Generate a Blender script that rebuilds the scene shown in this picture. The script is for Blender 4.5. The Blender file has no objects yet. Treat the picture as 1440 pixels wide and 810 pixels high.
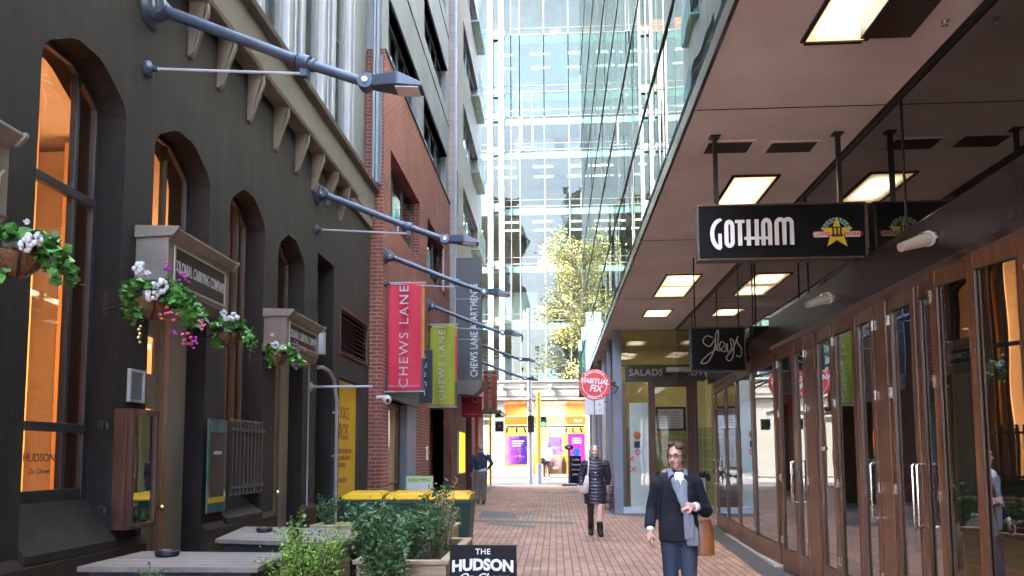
import bpy, math, random
import numpy as np
from mathutils import Vector, Matrix, noise as mnoise

# ------------------------------------------------------------------ camera, world, sun, exposure
SC = bpy.context.scene
COL = SC.collection
FPX, IW, IH = 1080.0, 1440.0, 810.0
YAW, PITCH, ROLL, SHIFT = math.radians(3.2006), math.radians(4.8), math.radians(-.25), 0.10109
CAM_POS = Vector((0, 0, 1.6))
RM = Matrix.Rotation(YAW, 3, 'Z') @ Matrix.Rotation(math.pi/2 + PITCH, 3, 'X') @ Matrix.Rotation(ROLL, 3, 'Z')
cam = bpy.data.cameras.new('camera'); co = bpy.data.objects.new('camera', cam); COL.objects.link(co)
co.matrix_world = Matrix.Translation(CAM_POS) @ RM.to_4x4()
cam.sensor_width = 36; cam.lens = 36*FPX/IW; cam.shift_y = SHIFT
cam.clip_start = .05; cam.clip_end = 2000
SC.camera = co

SUN_DIR = Vector((-.78, -.26, .62)).normalized()          # towards the sun
w = bpy.data.worlds.new('World'); SC.world = w; w.use_nodes = True
nt = w.node_tree; bg = nt.nodes['Background']
sky = nt.nodes.new('ShaderNodeTexSky'); sky.sky_type = 'NISHITA'; sky.sun_disc = False
sky.sun_elevation = math.asin(SUN_DIR.z); sky.sun_rotation = math.atan2(SUN_DIR.x, SUN_DIR.y)
sky.dust_density = 4.0; sky.air_density = .7
nt.links.new(sky.outputs[0], bg.inputs[0]); bg.inputs[1].default_value = .15
sl = bpy.data.lights.new('sun', 'SUN'); sl.energy = 2.0; sl.angle = math.radians(.5); sl.color = (1, .95, .86)
so = bpy.data.objects.new('sun', sl); COL.objects.link(so); so.rotation_euler = SUN_DIR.to_track_quat('Z', 'Y').to_euler(); so.location = (0, 0, 60)
vs = SC.view_settings; SC.display_settings.display_device = 'sRGB'
vs.view_transform = 'Standard'; vs.look = 'None'; vs.gamma = 1; vs.use_curve_mapping = False
vs.exposure = 4.7
SC.render.engine = 'CYCLES'
cy = SC.cycles
cy.use_denoising = True; cy.use_adaptive_sampling = True; cy.adaptive_threshold = .02
cy.max_bounces = 9; cy.diffuse_bounces = 4; cy.glossy_bounces = 5; cy.transmission_bounces = 4; cy.transparent_max_bounces = 14
cy.caustics_reflective = False; cy.caustics_refractive = False; cy.sample_clamp_indirect = 6; cy.blur_glossy = .5

# ------------------------------------------------------------------ helpers
def on(px, py, X=None, Y=None, Z=None):
    """the point of the place seen at a photograph pixel, on a plane"""
    d = RM @ Vector(((px-IW/2)/FPX, -(py-IH/2-SHIFT*IW)/FPX, -1))
    if X is not None: t = (X-CAM_POS.x)/d.x
    elif Y is not None: t = (Y-CAM_POS.y)/d.y
    elif Z is not None: t = (Z-CAM_POS.z)/d.z
    else: t = -CAM_POS.z/(d.z-.009*d.y)
    return CAM_POS + d*t
def gz(y): return .009*max(-60, min(35, y))

def link(a, b): a.id_data.links.new(a, b)
def newmat(name):
    m = bpy.data.materials.new(name); m.use_nodes = True
    t = m.node_tree; t.nodes.clear()
    out = t.nodes.new('ShaderNodeOutputMaterial')
    return m, t, out
def N(t, kind, **kw):
    n = t.nodes.new(kind)
    for k, v in kw.items():
        if k.startswith('i_'): n.inputs[k[2:].replace('_', ' ')].default_value = v
        else: setattr(n, k, v)
    return n
def c4(c): return (c[0], c[1], c[2], 1)
def mat(name, col, rough=.6, var=.15, scale=3.0, bump=.0, bscale=60.0, metal=0.0, spec=.5, col2=None, stretch=(1, 1, 1), island=0.0, fine=0.0, coat=0.0, streak=0.0):
    """principled with two-scale noise in its colour and a fine bump"""
    m, t, out = newmat(name)
    p = N(t, 'ShaderNodeBsdfPrincipled'); link(p.outputs[0], out.inputs[0])
    g = N(t, 'ShaderNodeNewGeometry')
    mp = N(t, 'ShaderNodeMapping'); mp.inputs['Scale'].default_value = stretch; link(g.outputs['Position'], mp.inputs[0])
    n1 = N(t, 'ShaderNodeTexNoise', i_Scale=scale, i_Detail=8.0, i_Roughness=.62); link(mp.outputs[0], n1.inputs['Vector'])
    mix = N(t, 'ShaderNodeMix', data_type='RGBA')
    lo = col2 if col2 else tuple(c*(1-var) for c in col); hi = col if col2 else tuple(min(1, c*(1+var)) for c in col)
    mix.inputs['A'].default_value = c4(lo); mix.inputs['B'].default_value = c4(hi)
    mr = N(t, 'ShaderNodeMapRange'); mr.inputs[1].default_value = .32; mr.inputs[2].default_value = .68
    link(n1.outputs[0], mr.inputs[0]); link(mr.outputs[0], mix.inputs['Factor'])
    c = mix.outputs['Result']
    if fine > 0:
        n3 = N(t, 'ShaderNodeTexNoise', i_Scale=bscale*.7, i_Detail=4.0); link(mp.outputs[0], n3.inputs['Vector'])
        m3 = N(t, 'ShaderNodeMapRange'); m3.inputs[3].default_value = 1-fine; m3.inputs[4].default_value = 1+fine; link(n3.outputs[0], m3.inputs[0])
        vm = N(t, 'ShaderNodeVectorMath', operation='SCALE'); link(c, vm.inputs[0]); link(m3.outputs[0], vm.inputs['Scale']); c = vm.outputs[0]
    if streak > 0:
        mp2 = N(t, 'ShaderNodeMapping'); mp2.inputs['Scale'].default_value = (5, 5, .35); link(g.outputs['Position'], mp2.inputs[0])
        n5 = N(t, 'ShaderNodeTexNoise', i_Scale=1.0, i_Detail=7.0, i_Roughness=.7); link(mp2.outputs[0], n5.inputs['Vector'])
        m5 = N(t, 'ShaderNodeMapRange'); m5.inputs[1].default_value = .35; m5.inputs[2].default_value = .75; m5.inputs[3].default_value = 1-streak*.5; m5.inputs[4].default_value = 1+streak*1.6; link(n5.outputs[0], m5.inputs[0])
        v5 = N(t, 'ShaderNodeVectorMath', operation='SCALE'); link(c, v5.inputs[0]); link(m5.outputs[0], v5.inputs['Scale']); c = v5.outputs[0]
        vo = N(t, 'ShaderNodeTexVoronoi', i_Scale=.75, feature='DISTANCE_TO_EDGE'); link(g.outputs['Position'], vo.inputs['Vector'])
        n6 = N(t, 'ShaderNodeTexNoise', i_Scale=2.5, i_Detail=6.0); link(g.outputs['Position'], n6.inputs['Vector'])
        v6 = N(t, 'ShaderNodeMix', data_type='VECTOR'); v6.inputs['Factor'].default_value = .25; link(g.outputs['Position'], v6.inputs['A']); link(n6.outputs['Color'], v6.inputs['B']); link(v6.outputs['Result'], vo.inputs['Vector'])
        lt5 = N(t, 'ShaderNodeMath', operation='LESS_THAN'); link(vo.outputs['Distance'], lt5.inputs[0]); lt5.inputs[1].default_value = .006
        mx6 = N(t, 'ShaderNodeMix', data_type='RGBA'); k6 = N(t, 'ShaderNodeMath', operation='MULTIPLY'); link(lt5.outputs[0], k6.inputs[0]); k6.inputs[1].default_value = .07; link(k6.outputs[0], mx6.inputs['Factor']); link(c, mx6.inputs['A']); mx6.inputs['B'].default_value = (.07, .062, .058, 1); c = mx6.outputs['Result']
    if island > 0:
        m4 = N(t, 'ShaderNodeMapRange'); m4.inputs[3].default_value = 1-island; m4.inputs[4].default_value = 1+island; link(g.outputs['Random Per Island'], m4.inputs[0])
        vm = N(t, 'ShaderNodeVectorMath', operation='SCALE'); link(c, vm.inputs[0]); link(m4.outputs[0], vm.inputs['Scale']); c = vm.outputs[0]
    link(c, p.inputs['Base Color'])
    rr = N(t, 'ShaderNodeMapRange'); rr.inputs[3].default_value = max(0, rough-.08); rr.inputs[4].default_value = min(1, rough+.1)
    link(n1.outputs[0], rr.inputs[0]); link(rr.outputs[0], p.inputs['Roughness'])
    p.inputs['Metallic'].default_value = metal; p.inputs['Specular IOR Level'].default_value = spec
    if coat: p.inputs['Coat Weight'].default_value = coat
    if bump:
        n2 = N(t, 'ShaderNodeTexNoise', i_Scale=bscale, i_Detail=5.0); link(mp.outputs[0], n2.inputs['Vector'])
        b = N(t, 'ShaderNodeBump', i_Strength=min(1, bump), i_Distance=.01); link(n2.outputs[0], b.inputs['Height']); link(b.outputs[0], p.inputs['Normal'])
    return m
def uvnode(t, floor=False):
    """(u,v) laid along a wall from its position and its facing, or along the ground"""
    g = N(t, 'ShaderNodeNewGeometry'); s = N(t, 'ShaderNodeSeparateXYZ'); link(g.outputs['Position'], s.inputs[0])
    c = N(t, 'ShaderNodeCombineXYZ')
    if floor:
        link(s.outputs[1], c.inputs[0]); link(s.outputs[0], c.inputs[1]); return c.outputs[0], g
    sn = N(t, 'ShaderNodeSeparateXYZ'); link(g.outputs['True Normal'], sn.inputs[0])
    ab = N(t, 'ShaderNodeMath', operation='ABSOLUTE'); link(sn.outputs[1], ab.inputs[0])
    gt = N(t, 'ShaderNodeMath', operation='GREATER_THAN'); link(ab.outputs[0], gt.inputs[0]); gt.inputs[1].default_value = .5
    mx = N(t, 'ShaderNodeMix', data_type='FLOAT'); link(gt.outputs[0], mx.inputs['Factor']); link(s.outputs[1], mx.inputs['A']); link(s.outputs[0], mx.inputs['B'])
    link(mx.outputs['Result'], c.inputs[0]); link(s.outputs[2], c.inputs[1]); return c.outputs[0], g
def brickmat(name, c1, c2, mortar, bw=.23, bh=.076, ms=.010, rough=.8, offset=.5, floor=False, bump=.5, var=.35, msmooth=.1, nscale=1.2):
    m, t, out = newmat(name)
    p = N(t, 'ShaderNodeBsdfPrincipled', i_Roughness=rough); link(p.outputs[0], out.inputs[0])
    uv, g = uvnode(t, floor)
    b = N(t, 'ShaderNodeTexBrick', i_Scale=1.0, i_Mortar_Size=ms, i_Mortar_Smooth=msmooth, i_Bias=0.0, i_Brick_Width=bw, i_Row_Height=bh)
    b.offset = offset; b.inputs['Color1'].default_value = c4(c1); b.inputs['Color2'].default_value = c4(c2); b.inputs['Mortar'].default_value = c4(mortar)
    link(uv, b.inputs['Vector'])
    n = N(t, 'ShaderNodeTexNoise', i_Scale=nscale, i_Detail=9.0, i_Roughness=.65); link(g.outputs['Position'], n.inputs['Vector'])
    mr = N(t, 'ShaderNodeMapRange'); mr.inputs[1].default_value = .3; mr.inputs[2].default_value = .7; mr.inputs[3].default_value = 1-var; mr.inputs[4].default_value = 1+var*.6
    link(n.outputs[0], mr.inputs[0])
    v = N(t, 'ShaderNodeVectorMath', operation='SCALE'); link(b.outputs[0], v.inputs[0]); link(mr.outputs[0], v.inputs['Scale']); link(v.outputs[0], p.inputs['Base Color'])
    n2 = N(t, 'ShaderNodeTexNoise', i_Scale=70.0, i_Detail=4.0); link(g.outputs['Position'], n2.inputs['Vector'])
    ad = N(t, 'ShaderNodeMath', operation='MULTIPLY_ADD'); link(b.outputs['Fac'], ad.inputs[0]); ad.inputs[1].default_value = -1.0; link(n2.outputs[0], ad.inputs[2])
    bp = N(t, 'ShaderNodeBump', i_Strength=bump, i_Distance=.008); link(ad.outputs[0], bp.inputs['Height']); link(bp.outputs[0], p.inputs['Normal'])
    return m
def glassmat(name, refl=.3, tint=(.8, .9, .9), gcol=(.9, .95, 1), wob=.0, wscale=.6, rough=.0, vwob=False, power=1.0, refl90=1.0):
    m, t, out = newmat(name)
    tr = N(t, 'ShaderNodeBsdfTransparent'); tr.inputs[0].default_value = c4(tint)
    gl = N(t, 'ShaderNodeBsdfGlossy', i_Roughness=rough); gl.inputs[0].default_value = c4(gcol)
    lw = N(t, 'ShaderNodeLayerWeight', i_Blend=.5)
    pw = N(t, 'ShaderNodeMath', operation='POWER'); link(lw.outputs['Facing'], pw.inputs[0]); pw.inputs[1].default_value = 4*power
    mr = N(t, 'ShaderNodeMapRange'); mr.inputs[3].default_value = refl; mr.inputs[4].default_value = refl90; link(pw.outputs[0], mr.inputs[0])
    mx = N(t, 'ShaderNodeMixShader'); link(mr.outputs[0], mx.inputs[0]); link(tr.outputs[0], mx.inputs[1]); link(gl.outputs[0], mx.inputs[2]); link(mx.outputs[0], out.inputs[0])
    if wob:
        g = N(t, 'ShaderNodeNewGeometry'); mp = N(t, 'ShaderNodeMapping'); link(g.outputs['Position'], mp.inputs[0])
        if vwob: mp.inputs['Scale'].default_value = (1, 1, .25)
        n = N(t, 'ShaderNodeTexNoise', i_Scale=wscale, i_Detail=1.5); link(mp.outputs[0], n.inputs['Vector'])
        b = N(t, 'ShaderNodeBump', i_Strength=1.0, i_Distance=wob); link(n.outputs[0], b.inputs['Height']); link(b.outputs[0], gl.inputs['Normal'])
    return m
def emit(name, col, s, var=0.0):
    m, t, out = newmat(name); e = N(t, 'ShaderNodeEmission', i_Strength=s); e.inputs[0].default_value = c4(col); link(e.outputs[0], out.inputs[0]); return m

# ------------------------------------------------------------------ mesh builder
ORG = {}
class MB:
    def __init__(s): s.v = []; s.f = []
    def add(s, vs_, fs_):
        o = len(s.v); s.v += [tuple(v) for v in vs_]; s.f += [tuple(i+o for i in f) for f in fs_]; return s
    def box(s, x0, x1, y0, y1, z0, z1):
        if x0 > x1: x0, x1 = x1, x0
        if y0 > y1: y0, y1 = y1, y0
        if z0 > z1: z0, z1 = z1, z0
        return s.add([(x0,y0,z0),(x1,y0,z0),(x1,y1,z0),(x0,y1,z0),(x0,y0,z1),(x1,y0,z1),(x1,y1,z1),(x0,y1,z1)],
                     [(0,3,2,1),(4,5,6,7),(0,1,5,4),(1,2,6,5),(2,3,7,6),(3,0,4,7)])
    def quad(s, a, b, c, d): return s.add([a, b, c, d], [(0, 1, 2, 3)])
    def prism(s, poly, ax, a0, a1):
        """poly of 2-D points; ax 'x': points are (y,z); 'y': (x,z); 'z': (x,y)"""
        def P(p, a): return {'x': (a, p[0], p[1]), 'y': (p[0], a, p[1]), 'z': (p[0], p[1], a)}[ax]
        n = len(poly)
        return s.add([P(p, a0) for p in poly]+[P(p, a1) for p in poly],
                     [tuple(range(n-1, -1, -1)), tuple(range(n, 2*n))]+[(i, (i+1) % n, n+(i+1) % n, n+i) for i in range(n)])
    def tube(s, pts, r, seg=8, cap=True):
        pts = [Vector(p) for p in pts]; n = len(pts)
        rs = r if isinstance(r, (list, tuple)) else [r]*n
        vs_, fs_ = [], []; up = None
        for i, p in enumerate(pts):
            t = (pts[min(i+1, n-1)]-pts[max(i-1, 0)]).normalized()
            if up is None:
                up = Vector((0, 0, 1)) if abs(t.z) < .9 else Vector((1, 0, 0))
            a = t.cross(up).normalized(); b = a.cross(t).normalized(); up = b
            for k in range(seg):
                th = 2*math.pi*k/seg; q = p+(a*math.cos(th)+b*math.sin(th))*rs[i]; vs_.append(q)
        for i in range(n-1):
            for k in range(seg):
                fs_.append((i*seg+k, i*seg+(k+1) % seg, (i+1)*seg+(k+1) % seg, (i+1)*seg+k))
        if cap: fs_ += [tuple(range(seg-1, -1, -1)), tuple((n-1)*seg+k for k in range(seg))]
        return s.add(vs_, fs_)
    def lathe(s, prof, cx=0, cy=0, cz=0, seg=24, ax='z', cap=True):
        vs_, fs_ = [], []; n = len(prof)
        for (r, z) in prof:
            for k in range(seg):
                th = 2*math.pi*k/seg; a, b = r*math.cos(th), r*math.sin(th)
                vs_.append({'z': (cx+a, cy+b, cz+z), 'y': (cx+a, cy+z, cz+b), 'x': (cx+z, cy+a, cz+b)}[ax])
        for i in range(n-1):
            for k in range(seg):
                fs_.append((i*seg+k, i*seg+(k+1) % seg, (i+1)*seg+(k+1) % seg, (i+1)*seg+k))
        if cap and prof[0][0] > 1e-5: fs_.append(tuple(range(seg-1, -1, -1)))
        if cap and prof[-1][0] > 1e-5: fs_.append(tuple((n-1)*seg+k for k in range(seg)))
        return s.add(vs_, fs_)
    def ell(s, c, r, seg=16, rings=10, rot=None):
        c = Vector(c); vs_, fs_ = [], []
        for i in range(rings+1):
            ph = math.pi*i/rings
            for k in range(seg):
                th = 2*math.pi*k/seg; q = Vector((r[0]*math.sin(ph)*math.cos(th), r[1]*math.sin(ph)*math.sin(th), r[2]*math.cos(ph)))
                if rot is not None: q = rot @ q
                vs_.append(c+q)
        for i in range(rings):
            for k in range(seg): fs_.append((i*seg+k, (i+1)*seg+k, (i+1)*seg+(k+1) % seg, i*seg+(k+1) % seg))
        return s.add(vs_, fs_)
    def loft(s, secs, seg=16):
        """secs: (centre, rx, ry) ellipses, each perpendicular to the path; rx sideways, ry front to back"""
        n = len(secs); vs_, fs_ = [], []
        for i, (c, rx, ry) in enumerate(secs):
            c = Vector(c); t = (Vector(secs[min(i+1, n-1)][0])-Vector(secs[max(i-1, 0)][0])).normalized()
            a = Vector((1, 0, 0)); a = (a-t*a.dot(t))
            a = a.normalized() if a.length > .2 else Vector((0, 0, 1)); b = t.cross(a).normalized()
            for k in range(seg):
                th = 2*math.pi*k/seg; vs_.append(c+a*rx*math.cos(th)+b*ry*math.sin(th))
        for i in range(n-1):
            for k in range(seg): fs_.append((i*seg+k, i*seg+(k+1) % seg, (i+1)*seg+(k+1) % seg, (i+1)*seg+k))
        fs_ += [tuple(range(seg-1, -1, -1)), tuple((n-1)*seg+k for k in range(seg))]
        return s.add(vs_, fs_)
    def build(s, name, m=None, parent=None, smooth=False, bevel=0, remesh=0, sm=0, disp=None):
        o = Vector(ORG.get(parent.name, (0, 0, 0))) if parent is not None else Vector((0, 0, 0))
        me = bpy.data.meshes.new(name); me.from_pydata([Vector(v)-o for v in s.v], [], s.f)
        ob = bpy.data.objects.new(name, me); COL.objects.link(ob)
        if parent is not None: ob.parent = parent; ORG[ob.name] = tuple(o)
        else: ORG[ob.name] = (0, 0, 0)
        if m: me.materials.append(m)
        if remesh:
            md = ob.modifiers.new('r', 'REMESH'); md.mode = 'VOXEL'; md.voxel_size = remesh
            if sm: m2 = ob.modifiers.new('s', 'SMOOTH'); m2.factor = .5; m2.iterations = sm
            bake(ob); me = ob.data
            if m and not me.materials: me.materials.append(m)
            smooth = True
        if disp:
            n_ = len(me.vertices); ca = np.empty(n_*3); na = np.empty(n_*3)
            me.vertices.foreach_get('co', ca); me.vertices.foreach_get('normal', na)
            ca = ca.reshape(-1, 3); na = na.reshape(-1, 3)
            new = [disp(Vector(c), Vector(q)) for c, q in zip(ca, na)]
            me.vertices.foreach_set('co', np.array([tuple(q) for q in new]).ravel()); me.update()
        if bevel:
            md = ob.modifiers.new('b', 'BEVEL'); md.width = bevel; md.segments = 2; md.limit_method = 'ANGLE'; md.angle_limit = math.radians(40)
        if smooth:
            me.polygons.foreach_set('use_smooth', [True]*len(me.polygons))
            if smooth == 'auto':
                me.set_sharp_from_angle(angle=math.radians(35))
        return ob
BENCH = bpy.data.scenes.new('workbench')
def evaluated(ob):
    BENCH.collection.objects.link(ob); vl = BENCH.view_layers[0]; vl.update(); dg = vl.depsgraph; dg.update()
    me = bpy.data.meshes.new_from_object(ob.evaluated_get(dg)); BENCH.collection.objects.unlink(ob); return me
def bake(ob):
    me = evaluated(ob); ob.modifiers.clear(); ob.data = me
def thing(name, label, cat, loc=(0, 0, 0), group=None):
    o = bpy.data.objects.new(name, None); COL.objects.link(o); o.location = loc; o.empty_display_size = .1
    ORG[o.name] = tuple(loc); o['label'] = label; o['category'] = cat
    if group: o['group'] = group
    return o
def tag(o, label=None, cat=None, group=None, kind=None):
    if label: o['label'] = label
    if cat: o['category'] = cat
    if group: o['group'] = group
    if kind: o['kind'] = kind
    return o
def recentre(o):
    """put a single-mesh thing's origin at its base"""
    me = o.data; xs = np.array([v.co[:] for v in me.vertices]); c = Vector(((xs[:,0].min()+xs[:,0].max())/2, (xs[:,1].min()+xs[:,1].max())/2, xs[:,2].min()))
    me.transform(Matrix.Translation(-c)); o.location = o.location+c; ORG[o.name] = tuple(o.location); return o
def copy_tree(o, parent=None):
    c = o.copy(); COL.objects.link(c); c.parent = parent
    for ch in list(o.children): copy_tree(ch, c)
    return c
def text(s_, size, m, parent, name='lettering', origin=(0, 0, 0), right=(1, 0, 0), up=(0, 0, 1), extrude=.003, ax='CENTER', ay='CENTER', bold=0.0, sx=1.0, spacing=1.0, shear=0.0, bend=None):
    cu = bpy.data.curves.new(name, 'FONT'); cu.body = s_; cu.size = size; cu.extrude = extrude; cu.align_x = ax; cu.align_y = ay
    cu.offset = bold; cu.space_character = spacing; cu.shear = shear; cu.resolution_u = 3
    tmp = bpy.data.objects.new('t', cu); me = evaluated(tmp); bpy.data.objects.remove(tmp)
    r = Vector(right).normalized(); u = Vector(up).normalized(); n = r.cross(u)
    oo = Vector(origin)-Vector(ORG.get(parent.name, (0, 0, 0)))
    for v in me.vertices:
        x, y, z = v.co.x*sx, v.co.y, v.co.z
        if bend: x, y = bend(x, y)
        v.co = oo+r*x+u*y+n*z
    me.materials.clear(); me.materials.append(m)
    ob = bpy.data.objects.new(name, me); COL.objects.link(ob); ob.parent = parent; ORG[ob.name] = ORG.get(parent.name, (0, 0, 0))
    return ob
def ribbon(mb, pts, wd, org, r, u, n, depth=.004, closed=False):
    """flat stroke of constant width along 2-D points, in the plane (r,u)"""
    P = [Vector(p) for p in pts]; k = len(P); L, R_ = [], []
    for i, p in enumerate(P):
        if closed: a, b = P[(i-1) % k], P[(i+1) % k]
        else: a, b = P[max(0, i-1)], P[min(k-1, i+1)]
        d = (b-a); d = d.normalized() if d.length > 1e-9 else Vector((1, 0)); nn = Vector((-d.y, d.x))*wd/2; L.append(p+nn); R_.append(p-nn)
    def W(q, h): return org+r*q.x+u*q.y+n*h
    for i in range(k if closed else k-1):
        j = (i+1) % k
        mb.add([W(R_[i], 0), W(R_[j], 0), W(L[j], 0), W(L[i], 0), W(R_[i], depth), W(R_[j], depth), W(L[j], depth), W(L[i], depth)],
               [(0,3,2,1),(4,5,6,7),(0,1,5,4),(1,2,6,5),(2,3,7,6),(3,0,4,7)])
def wallgrid(mb, plane, a0, a1, z0, z1, holes, t0, t1):
    """wall with rectangular openings. plane 'x': spans y, thickness x in t0..t1; 'y': spans x"""
    As = sorted({a0, a1}|{h[0] for h in holes}|{h[1] for h in holes}); Zs = sorted({z0, z1}|{h[2] for h in holes}|{h[3] for h in holes})
    As = [a for a in As if a0 <= a <= a1]; Zs = [z for z in Zs if z0 <= z <= z1]
    def solid(i, j):
        if i < 0 or j < 0 or i >= len(As)-1 or j >= len(Zs)-1: return False
        a, z = (As[i]+As[i+1])/2, (Zs[j]+Zs[j+1])/2
        return not any(h[0] < a < h[1] and h[2] < z < h[3] for h in holes)
    def P(a, z, t): return (t, a, z) if plane == 'x' else (a, t, z)
    for i in range(len(As)-1):
        for j in range(len(Zs)-1):
            if not solid(i, j): continue
            a, b, c, d = As[i], As[i+1], Zs[j], Zs[j+1]
            for t in (t0, t1): mb.quad(P(a,c,t), P(b,c,t), P(b,d,t), P(a,d,t))
            if not solid(i-1, j): mb.quad(P(a,c,t0), P(a,c,t1), P(a,d,t1), P(a,d,t0))
            if not solid(i+1, j): mb.quad(P(b,c,t0), P(b,c,t1), P(b,d,t1), P(b,d,t0))
            if not solid(i, j-1): mb.quad(P(a,c,t0), P(b,c,t0), P(b,c,t1), P(a,c,t1))
            if not solid(i, j+1): mb.quad(P(a,d,t0), P(b,d,t0), P(b,d,t1), P(a,d,t1))
    return mb
rnd = random.Random(7)
def arc(cx, cy_, rx, ry, a0, a1, n=14): return [(cx+rx*math.cos(math.radians(a0+(a1-a0)*i/n)), cy_+ry*math.sin(math.radians(a0+(a1-a0)*i/n))) for i in range(n+1)]

# ------------------------------------------------------------------ materials
M_char = mat('charcoal_render', (.0225, .0208, .0216), .75, .42, 1.3, .5, 40, spec=.16, fine=.14, stretch=(1, 1, .5), streak=.3)
M_charwarm = mat('brown_plinth_paint', (.040, .030, .025), .8, .25, 1.6, .25, 40, spec=.12, fine=.1)
M_cream = mat('cream_paint', (.48, .45, .38), .5, .16, 2.5, .12, 60, fine=.05, stretch=(1, 1, .3))
M_creamdirty = mat('weathered_cream_paint', (.235, .205, .17), .6, .3, 2.2, .2, 50, fine=.08)
M_door = mat('cream_door_paint', (.40, .36, .30), .5, .2, 2.5, .12, 60, fine=.05)
M_panelgrey = mat('grey_brown_panel', (.075, .066, .056), .8, .2, 3, .1, 60, spec=.1)
M_band = mat('grey_render_band', (.17, .155, .135), .75, .35, 1.1, .25, 40, fine=.1)
M_pale = mat('pale_grey_paint', (.52, .53, .52), .55, .12, 1.4, .08, 40, stretch=(1, 1, .3))
M_white = mat('white_paint', (.80, .80, .79), .45, .08, 1.5, .05, 40)
M_brick = brickmat('red_brick', (.30, .082, .055), (.235, .06, .043), (.40, .30, .25), ms=.009, var=.3)
M_brickdark = brickmat('brown_brick', (.20, .062, .045), (.165, .05, .038), (.24, .16, .13), ms=.008, var=.3)
M_tile = brickmat('beige_tile', (.46, .37, .31), (.42, .33, .28), (.25, .2, .18), bw=.6, bh=.3, ms=.008, rough=.4, offset=0, bump=.2, var=.12)
M_conc = mat('concrete', (.44, .45, .45), .7, .18, .8, .15, 30, fine=.06, stretch=(1, 1, .4))
M_paver = brickmat('clay_pavers', (.52, .315, .22), (.38, .22, .155), (.21, .125, .095), bw=.225, bh=.108, ms=.0045, rough=.62, offset=0, floor=True, bump=.7, var=.34, nscale=.9)
def paver_gaps(m):
    """dark open joints running along the lane, broken by the spacer nibs"""
    t = m.node_tree; p = next(n for n in t.nodes if n.type == 'BSDF_PRINCIPLED'); src = p.inputs['Base Color'].links[0].from_socket
    g = N(t, 'ShaderNodeNewGeometry'); s = N(t, 'ShaderNodeSeparateXYZ'); link(g.outputs['Position'], s.inputs[0])
    def band(sock, per, wd):
        a = N(t, 'ShaderNodeMath', operation='DIVIDE'); link(sock, a.inputs[0]); a.inputs[1].default_value = per
        f = N(t, 'ShaderNodeMath', operation='FRACT'); link(a.outputs[0], f.inputs[0])
        b = N(t, 'ShaderNodeMath', operation='SUBTRACT'); link(f.outputs[0], b.inputs[0]); b.inputs[1].default_value = .5
        c = N(t, 'ShaderNodeMath', operation='ABSOLUTE'); link(b.outputs[0], c.inputs[0])
        d = N(t, 'ShaderNodeMath', operation='GREATER_THAN'); link(c.outputs[0], d.inputs[0]); d.inputs[1].default_value = .5-wd/per/2
        return d.outputs[0]
    x = band(s.outputs[0], .108, .016)
    y = band(s.outputs[1], .225, .075)
    inv = N(t, 'ShaderNodeMath', operation='SUBTRACT'); inv.inputs[0].default_value = 1; link(y, inv.inputs[1])
    k = N(t, 'ShaderNodeMath', operation='MULTIPLY'); link(x, k.inputs[0]); link(inv.outputs[0], k.inputs[1])
    mx = N(t, 'ShaderNodeMix', data_type='RGBA'); link(k.outputs[0], mx.inputs['Factor']); link(src, mx.inputs['A']); mx.inputs['B'].default_value = (.05, .035, .03, 1)
    # old chewing gum and dark spills
    vo = N(t, 'ShaderNodeTexVoronoi', i_Scale=2.1); link(g.outputs['Position'], vo.inputs['Vector'])
    lt_ = N(t, 'ShaderNodeMath', operation='LESS_THAN'); link(vo.outputs['Distance'], lt_.inputs[0]); lt_.inputs[1].default_value = .055
    k2 = N(t, 'ShaderNodeMath', operation='MULTIPLY'); link(lt_.outputs[0], k2.inputs[0]); k2.inputs[1].default_value = .6
    m2 = N(t, 'ShaderNodeMix', data_type='RGBA'); link(k2.outputs[0], m2.inputs['Factor']); link(mx.outputs['Result'], m2.inputs['A']); m2.inputs['B'].default_value = (.10, .085, .08, 1)
    n7 = N(t, 'ShaderNodeTexNoise', i_Scale=.55, i_Detail=10.0, i_Roughness=.72); link(g.outputs['Position'], n7.inputs['Vector'])
    r7 = N(t, 'ShaderNodeMapRange'); r7.inputs[1].default_value = .52; r7.inputs[2].default_value = .72; r7.inputs[3].default_value = 1.0; r7.inputs[4].default_value = .68; link(n7.outputs[0], r7.inputs[0])
    v7 = N(t, 'ShaderNodeVectorMath', operation='SCALE'); link(m2.outputs['Result'], v7.inputs[0]); link(r7.outputs[0], v7.inputs['Scale'])
    link(v7.outputs[0], p.inputs['Base Color'])
paver_gaps(M_paver)
M_slate = mat('dark_slate', (.085, .088, .095), .5, .3, 3, .3, 50, fine=.2)
M_street = mat('pale_concrete_street', (.060, .058, .054), .8, .15, .6, .2, 30, fine=.1)
M_asph = mat('asphalt', (.055, .055, .058), .85, .25, .8, .4, 90, fine=.25)
M_ground = mat('ground', (.16, .15, .14), .9, .2, .2, 0)
M_wood = mat('mahogany', (.135, .058, .030), .38, .4, 4, .15, 60, stretch=(6, 6, .6), fine=.1, spec=.5, coat=.25)
M_wooddark = mat('dark_stained_timber', (.075, .030, .020), .4, .4, 4, .2, 60, stretch=(6, 6, .7), fine=.1)
M_plank = mat('weathered_decking', (.25, .215, .19), .65, .25, 5, .3, 50, stretch=(1, 8, 1), fine=.12, island=.14)
M_pine = mat('treated_pine', (.46, .36, .22), .7, .22, 5, .25, 50, stretch=(1, 1, 6), fine=.1, island=.1)
M_navy = mat('dark_blue_metal', (.075, .10, .145), .4, .12, 5, .05, 60, metal=.2)
M_steelblue = mat('blue_grey_metal', (.19, .23, .29), .5, .12, 2, .05, 40)
M_steel = mat('brushed_steel', (.62, .60, .57), .25, .08, 20, .04, 200, metal=1)
M_galv = mat('painted_pipe', (.50, .54, .57), .45, .12, 6, .1, 40)
M_black = mat('black_paint', (.012, .012, .014), .4, .2, 6, .05, 60)
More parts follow.
